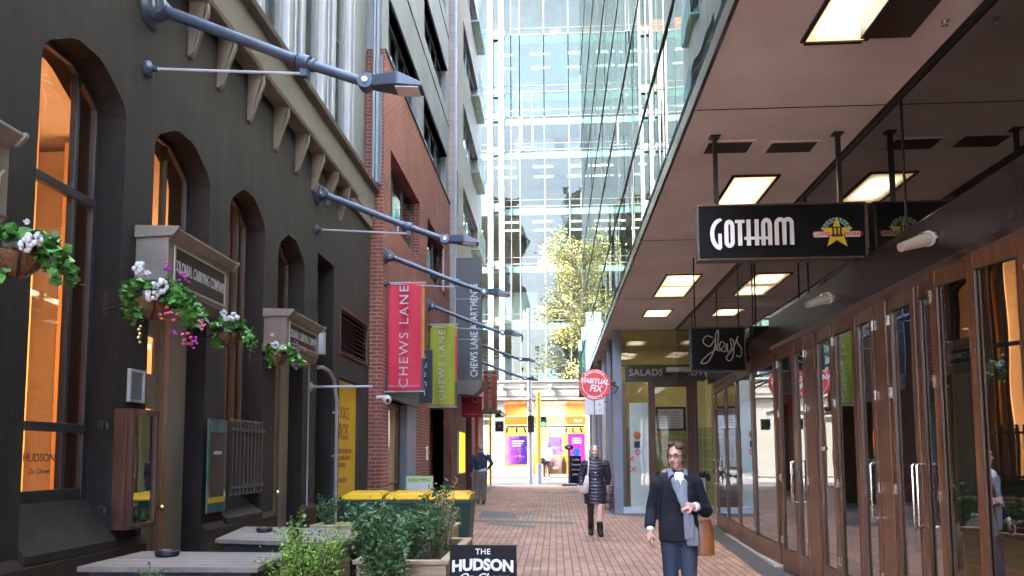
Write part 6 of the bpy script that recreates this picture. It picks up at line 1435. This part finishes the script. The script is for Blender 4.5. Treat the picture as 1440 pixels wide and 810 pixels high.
# bentwood chairs stacked by the right wall
def chair(x, y, z, rz, label):
    t = thing('bentwood_chair', label, 'chair', (x, y, z), 'bentwood chairs stacked by the shop wall')
    def tb(name, pts, r=.012):
        b = MB(); b.tube([(x+p[0], y+p[1], z+p[2]) for p in pts], r, 7); return b.build(name, M_wood, t, smooth='auto')
    b = MB(); b.lathe([(0, .44), (.19, .44), (.2, .455), (.19, .47), (0, .465)], x, y, z, 20); b.build('seat', M_wood, t, smooth='auto')
    for sx_, sy in ((-1, -1), (1, -1)): tb('leg', [(sx_*.14, sy*.13, .44), (sx_*.18, sy*.18, 0)])
    for sx_ in (-1, 1): tb('leg', [(sx_*.15, .15, .44), (sx_*.17, .20, 0)])
    tb('backrest', [(-.17, .16, .44), (-.18, .20, .70), (-.12, .24, .90), (0, .25, .95), (.12, .24, .90), (.18, .20, .70), (.17, .16, .44)]); tb('back_hoop', [(-.11, .17, .46), (-.11, .205, .68), (0, .225, .80), (.11, .205, .68), (.11, .17, .46)], .009); tb('stretcher', [(.15*math.cos(a), .15*math.sin(a), .2) for a in np.linspace(0, 6.28, 16)], .008)
    t.rotation_euler[2] = rz; return t
chair(1.40, 20.3, gz(20), -1.35, 'lowest bentwood chair of the stack by the right wall'); chair(1.40, 20.32, gz(20)+.17, -1.30, 'second bentwood chair, top of the stack by the right wall'); chair(1.38, 21.0, gz(21), -1.5, 'single bentwood chair behind the stack by the right wall')

# ------------------------------------------------------------------ people
def person(label, loc, rz, H, J, skin, group='people in the lane'):
    """body grown as one continuous surface from joints J (metres for a 1.70 m figure, facing -y)"""
    s = H/1.70
    def V(p): return Vector(p)*s
    b = MB()
    def limb(pts, rad, seg=12):
        pts = [V(p) for p in pts]; rad = [r*s for r in rad]
        b.tube(pts, rad, seg)
        for p, r in zip(pts, rad): b.ell(p, (r, r, r), 10, 6)
    P = J
    hx = .09
    b.loft([(V(P['pelvis'])+Vector((0, 0, -.06*s)), .13*s, .10*s), (V(P['pelvis']), .165*s, .115*s), (V(P['waist']), .135*s, .095*s), (V(P['chest']), .155*s, .105*s), (V(P['collar'])+Vector((0, 0, -.02*s)), .10*s, .065*s), (V(P['neck']), .055*s, .055*s)], 18)
    limb([P['neck'], P['head_base']], [.056, .052])
    for side in ('r', 'l'):
        limb([P['sh_'+side], P['el_'+side]], [.028, .034]); limb([P['el_'+side], P['wr_'+side]], [.036, .025])
        limb([P['sh_'+side], (0, .005, 1.36)], [.028, .040])
        limb([P['hip_'+side], P['kn_'+side]], [.078, .052]); limb([P['kn_'+side], Vector(P['kn_'+side]).lerp(Vector(P['an_'+side]), .35), P['an_'+side]], [.055, .056, .036])
        limb([P['an_'+side], P['toe_'+side]], [.040, .030])
    # head, its own frame
    hy, hp = P.get('head_yaw', 0), P.get('head_pitch', 0)
    Rh = Matrix.Rotation(hy, 3, 'Z') @ Matrix.Rotation(hp, 3, 'X')
    hc = V(P['head']); k = s
    def hp_(x, y, z): return hc+Rh @ (Vector((x, y, z))*k)
    def hell(x, y, z, rx, ry, rz_, seg=14): b.ell(hp_(x, y, z), (rx*k, ry*k, rz_*k), seg, 10, Rh)
    hell(0, .012, .030, .073, .092, .088, 20); hell(0, -.022, -.020, .062, .070, .078, 18); hell(0, -.040, -.075, .042, .045, .038); hell(0, -.028, -.052, .052, .055, .045)
    hell(0, -.088, -.010, .011, .013, .026); hell(0, -.100, -.028, .014, .014, .012); hell(0, -.081, .026, .042, .012, .011)
    hell(-.034, -.066, -.030, .020, .020, .022); hell(.034, -.066, -.030, .020, .020, .022)
    hell(-.074, .010, -.008, .010, .018, .030, 10); hell(.074, .010, -.008, .010, .018, .030, 10); hell(0, -.082, -.055, .020, .010, .009)
    body = b.build('person', skin, None, remesh=.0075*s, sm=2)
    # hands: palm, thumb and four bent fingers
    hb = MB()
    for side in ('r', 'l'):
        W = V(P['wr_'+side]); d = Vector(P['hand_'+side]).normalized(); n = Vector(P.get('palm_'+side, (1, 0, 0) if side == 'r' else (-1, 0, 0))); n = (n-d*n.dot(d)).normalized(); a = d.cross(n)
        sg = P.get('thumb_'+side, 1); curl = P.get('curl_'+side, .5)
        hb.loft([(W-d*.02*s, .024*s, .024*s), (W+d*.03*s, .034*s, .022*s), (W+d*.075*s, .038*s, .020*s)], 12)
        for m_ in (0, .33, .66, 1.0): hb.ell(W+d*.055*s+a*(.028-.056*m_)*s, (.017*s,)*3, 8, 6)
        for i, L_ in enumerate((.070, .080, .074, .058)):
            o = W+d*.078*s+a*(.030-.020*i)*s*sg; d1 = (d*math.cos(curl*.5)+n*math.sin(curl*.5)); d2 = (d*math.cos(curl*1.4)+n*math.sin(curl*1.4)); d3 = (d*math.cos(curl*2.2)+n*math.sin(curl*2.2))
            p1 = o+d1*L_*.45*s; p2 = p1+d2*L_*.32*s; p3 = p2+d3*L_*.23*s
            hb.tube([o-d*.02*s, o, p1, p2, p3], [.0095*s, .0095*s, .009*s, .008*s, .0065*s], 8)
        o = W+d*.028*s+a*.030*s*sg; p1 = o+(d*.5+a*.75*sg+n*.3).normalized()*.036*s; p2 = p1+(d*.85+a*.25*sg+n*.5).normalized()*.032*s
        hb.tube([o-a*.012*sg*s, o, p1, p2], [.013*s, .012*s, .0105*s, .008*s], 8)
    hm = hb.build('hands', skin, None, remesh=.0042*s, sm=1)
    # one continuous figure: hands joined into the body surface
    v0 = len(body.data.vertices); vs_ = [tuple(v.co) for v in body.data.vertices]+[tuple(v.co) for v in hm.data.vertices]; fs_ = [tuple(p.vertices) for p in body.data.polygons]+[tuple(i+v0 for i in p.vertices) for p in hm.data.polygons]
    me = bpy.data.meshes.new('person'); me.from_pydata(vs_, [], fs_); me.materials.append(skin); me.polygons.foreach_set('use_smooth', [True]*len(me.polygons))
    body.data = me; bpy.data.objects.remove(hm)
    body.location = loc; body.rotation_euler[2] = rz; tag(body, label, 'person', group)
    ORG[body.name] = (0, 0, 0)
    def child(mb, name, m, **kw):
        o = mb.build(name, m, body, **kw); return o
    body['_'] = 0; del body['_']
    return body, V, hp_, hell, child, s, Rh, hc
def face(hp_, child, k, Rh, glasses=False):
    e = MB()
    for sg in (-1, 1): e.ell(hp_(sg*.031, -.084, .008), (.0115*k, .006*k, .0055*k), 10, 6, Rh)
    child(e, 'eyes', M_eye, smooth=True)
    e = MB()
    for sg in (-1, 1): e.tube([hp_(sg*.016, -.095, .026), hp_(sg*.032, -.093, .031), hp_(sg*.048, -.083, .026)], .0032*k, 5)
    child(e, 'eyebrows', M_hairbrown)
    e = MB(); e.tube([hp_(-.020, -.088, -.054), hp_(-.008, -.094, -.051), hp_(0, -.095, -.052), hp_(.008, -.094, -.051), hp_(.020, -.088, -.054)], [.002*k, .0045*k, .0045*k, .0045*k, .002*k], 6); e.tube([hp_(-.016, -.089, -.059), hp_(0, -.094, -.062), hp_(.016, -.089, -.059)], [.002*k, .0055*k, .002*k], 6); child(e, 'lips', M_lip, smooth=True)
    if glasses:
        g_ = MB()
        for sg in (-1, 1):
            pts = [hp_(sg*.033+.024*math.cos(a), -.099+.006*abs(math.cos(a)), .006+.016*math.sin(a)) for a in np.linspace(0, 6.283, 15)]; g_.tube(pts, .0032*k, 5)
            g_.tube([hp_(sg*.056, -.093, .012), hp_(sg*.072, -.05, .010), hp_(sg*.078, .01, .004)], .0026*k, 5)
        g_.tube([hp_(-.010, -.103, .010), hp_(.010, -.103, .010)], .003*k, 5); child(g_, 'spectacles', M_frame_g)
def cloth(child, V, s, name, m, parts, vox=.011, sm=3, disp=None):
    """parts: list of ('limb', pts, radii) or ('loft', sections)"""
    b = MB()
    for p in parts:
        if p[0] == 'limb':
            pts = [V(q) for q in p[1]]; b.tube(pts, [r*s for r in p[2]], 14)
            for q, r in (list(zip(pts, p[2])) if ('shoe' in name or 'boot' in name) else list(zip(pts, p[2]))[1:-1]): b.ell(q, (r*s,)*3, 12, 8)
        else: b.loft([(V(c), rx*s, ry*s) for c, rx, ry in p[1]], 24)
    return child(b, name, m, remesh=vox*s, sm=sm, disp=disp)
def folds(amp, sc, stretch=(1, 1, .45)):
    def f(c, n): return c+n*amp*mnoise.noise(Vector((c.x*sc*stretch[0], c.y*sc*stretch[1], c.z*sc*stretch[2])))
    return f
def lapel(child, V, s, pts, m, name='lapel'):
    b = MB(); v = [V(p) for p in pts]; n = len(v); b.add([tuple(p) for p in v]+[tuple(p+Vector((0, -.012*s, 0))) for p in v], [tuple(range(n)), tuple(range(2*n-1, n-1, -1))]+[(i, n+i, n+(i+1) % n, (i+1) % n) for i in range(n)]); return child(b, name, m, bevel=.003)

# --- woman with glasses, near
qf = on(957, 905); hz_ = on(950, 624, Y=qf.y).z; H1 = (hz_-gz(qf.y))*1.0
J = dict(pelvis=(0, 0, .96), waist=(0, 0, 1.08), chest=(0, -.005, 1.26), collar=(0, .005, 1.41), neck=(0, .0, 1.455), head_base=(-.004, -.01, 1.52), head=(-.006, -.018, 1.588), head_yaw=-.55, head_pitch=.02,
         sh_r=(-.175, 0, 1.385), el_r=(-.235, .05, 1.13), wr_r=(-.275, -.10, .945), hand_r=(-.05, -.35, -.94), palm_r=(.9, .2, 0), curl_r=.75, thumb_r=1,
         sh_l=(.175, 0, 1.385), el_l=(.265, .03, 1.13), wr_l=(.115, -.185, 1.17), hand_l=(-.95, -.15, .02), palm_l=(0, .5, -.8), curl_l=1.15, thumb_l=1,
         hip_r=(-.085, 0, .91), kn_r=(-.075, -.04, .49), an_r=(-.06, .10, .10), toe_r=(-.065, .0, .03), hip_l=(.085, 0, .91), kn_l=(.075, -.15, .50), an_l=(.05, -.18, .09), toe_l=(.05, -.33, .04))
p1, V, hp_, hell, child, s, Rh, hc = person('woman with glasses in a navy coat and striped scarf walking down the lane', (qf.x, qf.y, gz(qf.y)), 0, H1, J, M_skin)
face(hp_, child, s, Rh, True)
b = MB(); b.ell(hp_(0, .030, .050), (.084*s, .092*s, .084*s), 20, 12, Rh); b.ell(hp_(0, .085, -.01), (.062*s, .050*s, .075*s), 14, 10, Rh); b.ell(hp_(0, .100, -.03), (.038*s, .036*s, .040*s), 14, 10, Rh); b.ell(hp_(.045, -.030, .088), (.042*s, .045*s, .030*s), 14, 8, Rh); b.ell(hp_(-.025, -.022, .108), (.050*s, .048*s, .022*s), 14, 8, Rh); b.ell(hp_(.074, .005, .02), (.014*s, .035*s, .055*s), 12, 8, Rh); b.ell(hp_(-.074, .005, .02), (.014*s, .035*s, .055*s), 12, 8, Rh)
child(b, 'hair', M_hairbrown, remesh=.006*s, sm=2, disp=lambda c, n: c+n*.006*mnoise.noise(Vector((c.x*50, c.y*50, c.z*16))))
coat = [('loft', [((0, -.005, .86), .190, .135), ((0, 0, .98), .190, .138), ((0, 0, 1.10), .178, .125), ((0, -.005, 1.25), .180, .135), ((0, 0, 1.38), .190, .110), ((0, .012, 1.425), .130, .085), ((0, .035, 1.45), .085, .055)]),
        ('limb', [(-.05, 0, 1.37), (-.13, 0, 1.375), (-.185, .005, 1.35), (-.240, .05, 1.13), (-.275, -.08, .985)], [.078, .076, .068, .060, .050]), ('limb', [(.05, 0, 1.37), (.13, 0, 1.375), (.185, .005, 1.35), (.270, .03, 1.12), (.150, -.160, 1.165)], [.078, .076, .068, .064, .052])]
cloth(child, V, s, 'coat', M_coat, coat, disp=folds(.012, 9))
lapel(child, V, s, [(-.015, -.128, 1.14), (-.10, -.135, 1.30), (-.085, -.125, 1.34), (-.115, -.118, 1.345), (-.085, -.105, 1.42), (-.05, -.10, 1.44)], M_coat); lapel(child, V, s, [(.02, -.133, 1.12), (.045, -.105, 1.44), (.095, -.105, 1.42), (.13, -.118, 1.34), (.095, -.125, 1.335), (.12, -.135, 1.29)], M_coat)
lapel(child, V, s, [(-.030, -.092, 1.458), (-.045, -.118, 1.43), (-.03, -.138, 1.30), (.0, -.142, 1.20), (.03, -.138, 1.30), (.045, -.118, 1.43), (.030, -.092, 1.458)], M_shirt, 'shirt')
cloth(child, V, s, 'cuff', M_shirt, [('limb', [(-.268, -.06, 1.005), (-.277, -.095, .955)], [.036, .038])], vox=.007, sm=1)
cloth(child, V, s, 'cuff', M_shirt, [('limb', [(.19, -.12, 1.155), (.125, -.175, 1.17)], [.038, .040])], vox=.007, sm=1)
tr = []
for sd in ('r', 'l'):
    h, kn, an = J['hip_'+sd], J['kn_'+sd], J['an_'+sd]; tr.append(('limb', [(h[0], h[1], .93), tuple(Vector(h).lerp(Vector(kn), .3)), kn, (Vector(kn).lerp(Vector(an), .5)), (an[0], an[1], an[2]-.02)], [.092, .090, .068, .066, .074]))
cloth(child, V, s, 'trousers', M_trouser, tr+[('loft', [((0, 0, .84), .15, .115), ((0, 0, .98), .16, .12)])], disp=folds(.012, 11))
for sd in ('r', 'l'):
    a, t_ = J['an_'+sd], J['toe_'+sd]; cloth(child, V, s, 'shoe', M_boot, [('limb', [(a[0], a[1]+.03, a[2]-.02), (a[0], a[1]-.03, a[2]-.02), t_], [.045, .047, .036])], vox=.008, sm=2)
# scarf: round the neck and both ends gathered in the hand, tails below
b = MB(); sc = []
b.loft([(V((-.055, .035, 1.475)), .03*s, .025*s), (V((-.07, -.04, 1.455)), .034*s, .024*s), (V((-.045, -.125, 1.38)), .036*s, .020*s), (V((-.0, -.155, 1.26)), .042*s, .022*s), (V((.03, -.185, 1.17)), .034*s, .026*s), (V((.075, -.175, 1.05)), .045*s, .026*s), (V((.105, -.165, .93)), .062*s, .026*s), (V((.115, -.155, .84)), .066*s, .022*s)], 16)
b.loft([(V((.055, .035, 1.475)), .03*s, .025*s), (V((.07, -.04, 1.45)), .034*s, .024*s), (V((.05, -.125, 1.37)), .034*s, .020*s), (V((.035, -.16, 1.25)), .036*s, .020*s), (V((.045, -.185, 1.17)), .032*s, .024*s), (V((.05, -.18, 1.04)), .040*s, .024*s), (V((.07, -.175, .90)), .050*s, .024*s)], 16)
b.loft([(V((-.06, .045, 1.475)), .024*s, .03*s), (V((0, .07, 1.485)), .028*s, .03*s), (V((.06, .045, 1.475)), .024*s, .03*s)], 12)
child(b, 'scarf', M_scarf, remesh=.008*s, sm=2, disp=folds(.014, 22, (1.6, 1, .15)))
bag = thing('shoulder_bag', 'tan orange leather bag hanging behind the arm of the woman in the navy coat', 'bag', (qf.x+.24*s, qf.y+.04, .72)); bx, by = qf.x+.22*s, qf.y+.06
b = MB(); b.loft([((bx, by, .74*s+gz(6)), .085, .05), ((bx, by, .80*s), .10, .06), ((bx-.005, by, .97*s+gz(6)), .095, .05), ((bx-.01, by, 1.04*s+gz(6)), .08, .025)], 12); b.build('body', M_tanbag, bag, smooth='auto')
b = MB(); b.tube([(bx-.08, by, 1.04*s), (bx-.06, by, 1.22*s), (qf.x+.20*s, qf.y, 1.36*s+.07)], .009, 6); b.build('strap', M_tanbag, bag)

p1.scale = (.9, 1, 1)
# --- woman in puffer coat, farther
qf = on(838, 753); H2 = on(838, 627, Y=qf.y).z-gz(qf.y)
J2 = dict(J); J2.update(head_yaw=-.1, head_pitch=-.04, head=(0, -.02, 1.588), head_base=(0, -.01, 1.52),
         sh_r=(-.18, 0, 1.38), el_r=(-.24, .06, 1.12), wr_r=(-.26, -.01, .90), hand_r=(-.02, -.2, -.97), palm_r=(1, .1, 0), curl_r=.6, thumb_r=1,
         sh_l=(.18, 0, 1.38), el_l=(.235, .09, 1.13), wr_l=(.235, .16, .92), hand_l=(0, .2, -.97), palm_l=(-1, .1, 0), curl_l=.6, thumb_l=-1,
         hip_r=(-.08, 0, .91), kn_r=(-.095, .02, .49), an_r=(-.085, .12, .11), toe_r=(-.09, .02, .04), hip_l=(.08, 0, .91), kn_l=(.075, -.12, .50), an_l=(.07, -.16, .09), toe_l=(.08, -.30, .045))
p2, V, hp_, hell, child, s, Rh, hc = person('woman with ash blonde hair in a dark quilted coat with pale bag', (qf.x, qf.y, gz(qf.y)), 0, H2, J2, M_skin3)
face(hp_, child, s, Rh)
b = MB(); b.ell(hp_(0, .045, .048), (.086*s, .092*s, .086*s), 20, 12, Rh)
for sg in (-1, 1): b.loft([(hp_(sg*.035, -.030, .100), .03*s, .03*s), (hp_(sg*.078, .0, .04), .022*s, .045*s), (hp_(sg*.090, .015, -.04), .024*s, .05*s), (hp_(sg*.096, .01, -.12), .028*s, .045*s), (hp_(sg*.088, -.01, -.17), .014*s, .02*s)], 12)
b.ell(hp_(0, .06, -.06), (.085*s, .05*s, .11*s), 14, 10, Rh)
child(b, 'hair', M_hairblonde, remesh=.008*s, sm=2, disp=lambda c, n: c+n*.010*mnoise.noise(Vector((c.x*40, c.y*40, c.z*12))))
def quilt(c, n):
    ph = (c.z*s*0+c.z)/.062; a = abs(math.sin(math.pi*(ph-abs(c.x)*2.2))); return c+Vector((n.x, n.y, n.z*.3))*(.016*(a**.5)-.006)
coat = [('loft', [((0, 0, .60), .205, .155), ((0, 0, .72), .215, .16), ((0, 0, .92), .20, .15), ((0, 0, 1.08), .165, .125), ((0, -.005, 1.25), .19, .135), ((0, 0, 1.37), .195, .105), ((0, .005, 1.43), .12, .085), ((0, .015, 1.475), .082, .078)]),
        ('limb', [(-.15, 0, 1.38), (-.195, .01, 1.355), (-.255, .06, 1.12), (-.27, .01, .95)], [.078, .076, .064, .050]), ('limb', [(.15, 0, 1.38), (.195, .01, 1.355), (.25, .09, 1.13), (.25, .15, .96)], [.078, .076, .064, .050])]
cloth(child, V, s, 'quilted_coat', M_puffer, coat, vox=.010, disp=quilt)
b = MB(); 
for z in (1.30, 1.18, 1.06, .94, .82, .70): b.ell(V((0.0, -.155 if z > 1 else -.168, z)), (.012*s, .008*s, .012*s), 8, 6)
child(b, 'buttons', M_steel)
b = MB(); pts_ = [V(p) for p in (J2['hip_r'], J2['kn_r'], J2['an_r'])]; b.tube(pts_, [.093*s, .064*s, .050*s], 12); child(b, 'leg_shade', M_trouser_legshade, smooth=True)  # shade on one leg, put in as a dark sleeve over the skin
for sd in ('r', 'l'):
    a, t_ = J2['an_'+sd], J2['toe_'+sd]; cloth(child, V, s, 'ankle_boot', M_boot, [('limb', [(a[0], a[1]+.01, a[2]+.15), (a[0], a[1]+.01, a[2]+.01), t_], [.060, .060, .050]), ('limb', [(a[0], a[1]+.03, a[2]), (a[0], a[1]+.035, a[2]-.065)], [.045, .035])], vox=.008, sm=2)
bag = thing('shoulder_bag', 'long pale canvas bag hanging at the side of the woman in the quilted coat', 'bag', (qf.x-.20*s, qf.y-.06, .9)); bx, by = qf.x-.165*s, qf.y-.17*s; g_ = gz(qf.y)
b = MB(); b.loft([((bx-.03, by, g_+.80*s), .05, .03), ((bx-.035, by, g_+.84*s), .062, .045), ((bx-.01, by, g_+1.0*s), .055, .04), ((bx+.01, by, g_+1.14*s), .025, .02)], 12); b.build('body', M_creambag, bag, smooth=True)
b = MB(); b.tube([(bx+.01, by, g_+1.12*s), (bx+.035, by+.03, g_+1.28*s), (bx+.04, by+.10, g_+1.43*s), (bx+.05, by+.22, g_+1.38*s)], .016, 6); b.build('strap', M_creambag, bag)

# --- man walking away
qf = on(676, 709); H3 = on(676, 626, Y=qf.y).z-gz(qf.y)
J3 = dict(J); J3.update(head_yaw=.1, head_pitch=.15, head=(0, -.03, 1.59), head_base=(0, -.015, 1.52),
         sh_r=(-.195, 0, 1.39), el_r=(-.33, .12, 1.17), wr_r=(-.20, .04, 1.0), hand_r=(.75, -.3, -.4), palm_r=(0, -.2, 1), curl_r=.9, thumb_r=1,
         sh_l=(.195, 0, 1.39), el_l=(.26, .03, 1.12), wr_l=(.275, -.03, .88), hand_l=(0, -.15, -.98), palm_l=(-1, 0, 0), curl_l=.6, thumb_l=-1,
         hip_r=(-.09, 0, .91), kn_r=(-.09, -.06, .49), an_r=(-.075, -.04, .09), toe_r=(-.08, -.18, .04), hip_l=(.09, 0, .91), kn_l=(.085, -.04, .50), an_l=(.07, .10, .13), toe_l=(.075, .0, .05))
p3, V, hp_, hell, child, s, Rh, hc = person('balding man in a navy jumper and taupe trousers walking away past the brick wall', (qf.x, qf.y, gz(qf.y)), math.pi, H3, J3, M_skin2)
face(hp_, child, s, Rh)
b = MB(); b.ell(hp_(0, .035, .0), (.080*s, .078*s, .055*s), 16, 10, Rh); child(b, 'hair', M_hairgrey, smooth=True)
cloth(child, V, s, 'jumper', M_jumper, [('loft', [((0, 0, .98), .185, .13), ((0, 0, 1.06), .19, .135), ((0, 0, 1.25), .205, .14), ((0, 0, 1.38), .205, .11), ((0, .005, 1.43), .12, .085), ((0, .0, 1.485), .072, .07)]),
        ('limb', [(-.16, 0, 1.39), (-.21, .01, 1.36), (-.335, .12, 1.17), (-.225, .05, 1.02)], [.075, .074, .058, .042]), ('limb', [(.16, 0, 1.39), (.21, .01, 1.36), (.265, .03, 1.12), (.277, -.02, .92)], [.075, .074, .058, .042])], disp=folds(.014, 8))
cloth(child, V, s, 'shirt_tail', M_shirt, [('loft', [((-.03, .01, .93), .165, .125), ((-.02, 0, 1.0), .17, .125)])], disp=folds(.012, 14))
tr = []
for sd in ('r', 'l'):
    h, kn, an = J3['hip_'+sd], J3['kn_'+sd], J3['an_'+sd]; tr.append(('limb', [(h[0], 0, .93), tuple(Vector(h).lerp(Vector(kn), .3)), kn, tuple(Vector(kn).lerp(Vector(an), .5)), (an[0], an[1], an[2]-.01)], [.112, .105, .080, .072, .070]))
cloth(child, V, s, 'trousers', M_chino, tr+[('loft', [((0, 0, .82), .165, .12), ((0, 0, .97), .17, .12)])], disp=folds(.016, 10))
for sd in ('r', 'l'):
    a, t_ = J3['an_'+sd], J3['toe_'+sd]; cloth(child, V, s, 'shoe', M_brownshoe, [('limb', [(a[0], a[1]+.05, a[2]-.04), (a[0], a[1]-.03, a[2]-.035), t_], [.042, .046, .038])], vox=.008, sm=2)

# --- shopper across the street
qf = on(768, 676); qf.y = 41.0; qf.x = on(768, 650, Y=41).x; g_ = gz(41); H4 = on(766, 621, Y=41).z-g_
J4 = dict(J2); J4.update(el_l=(.25, .02, 1.13), wr_l=(.10, -.16, 1.08), hand_l=(-.8, -.3, -.2), palm_l=(0, 0, -1), head_pitch=0)
p4, V, hp_, hell, child, s, Rh, hc = person('shopper in a white top and dark trousers with a black bag before the orange shop', (qf.x, 41, g_), .2, H4, J4, M_skin)
face(hp_, child, s, Rh)
b = MB(); b.ell(hp_(0, .03, .045), (.085*s, .095*s, .085*s), 16, 10, Rh); child(b, 'hair', M_hairblonde, smooth=True)
cloth(child, V, s, 'white_top', M_shirt, [('loft', [((0, 0, .84), .21, .14), ((0, 0, 1.08), .18, .13), ((0, 0, 1.25), .19, .13), ((0, 0, 1.38), .195, .105), ((0, 0, 1.45), .09, .075)]), ('limb', [(-.16, 0, 1.38), (-.20, .01, 1.35), (-.25, .06, 1.12), (-.265, .01, .94)], [.075, .072, .055, .042]), ('limb', [(.16, 0, 1.38), (.20, .01, 1.35), (.26, .02, 1.12), (.13, -.13, 1.09)], [.075, .072, .055, .042])], vox=.014)
tr = []
for sd in ('r', 'l'):
    h, kn, an = J4['hip_'+sd], J4['kn_'+sd], J4['an_'+sd]; tr.append(('limb', [(h[0], 0, .93), kn, an], [.105, .068, .05]))
cloth(child, V, s, 'trousers', M_trouser_legshade, tr+[('loft', [((0, 0, .82), .16, .115), ((0, 0, .97), .165, .12)])], vox=.014)
for sd in ('r', 'l'):
    a, t_ = J4['an_'+sd], J4['toe_'+sd]; cloth(child, V, s, 'shoe', M_boot, [('limb', [(a[0], a[1]+.03, a[2]-.04), (a[0], a[1]-.03, a[2]-.04), t_], [.045, .047, .036])], vox=.01, sm=1)
bag = thing('hand_bag', 'black bag carried by the shopper in the white top', 'bag', (qf.x-.3, 40.8, g_+.9)); b = MB(); b.loft([((qf.x-.24, 40.78, g_+.86), .20, .08), ((qf.x-.24, 40.78, g_+.92), .24, .10), ((qf.x-.24, 40.78, g_+1.15), .20, .08), ((qf.x-.22, 40.78, g_+1.22), .12, .04)], 12); b.build('body', M_boot, bag, smooth=True); b = MB(); b.tube([(qf.x-.38, 40.8, g_+1.18), (qf.x-.2, 40.9, g_+1.45), (qf.x-.08, 40.8, g_+1.18)], .014, 6); b.build('strap', M_boot, bag)

bpy.data.scenes.remove(BENCH)
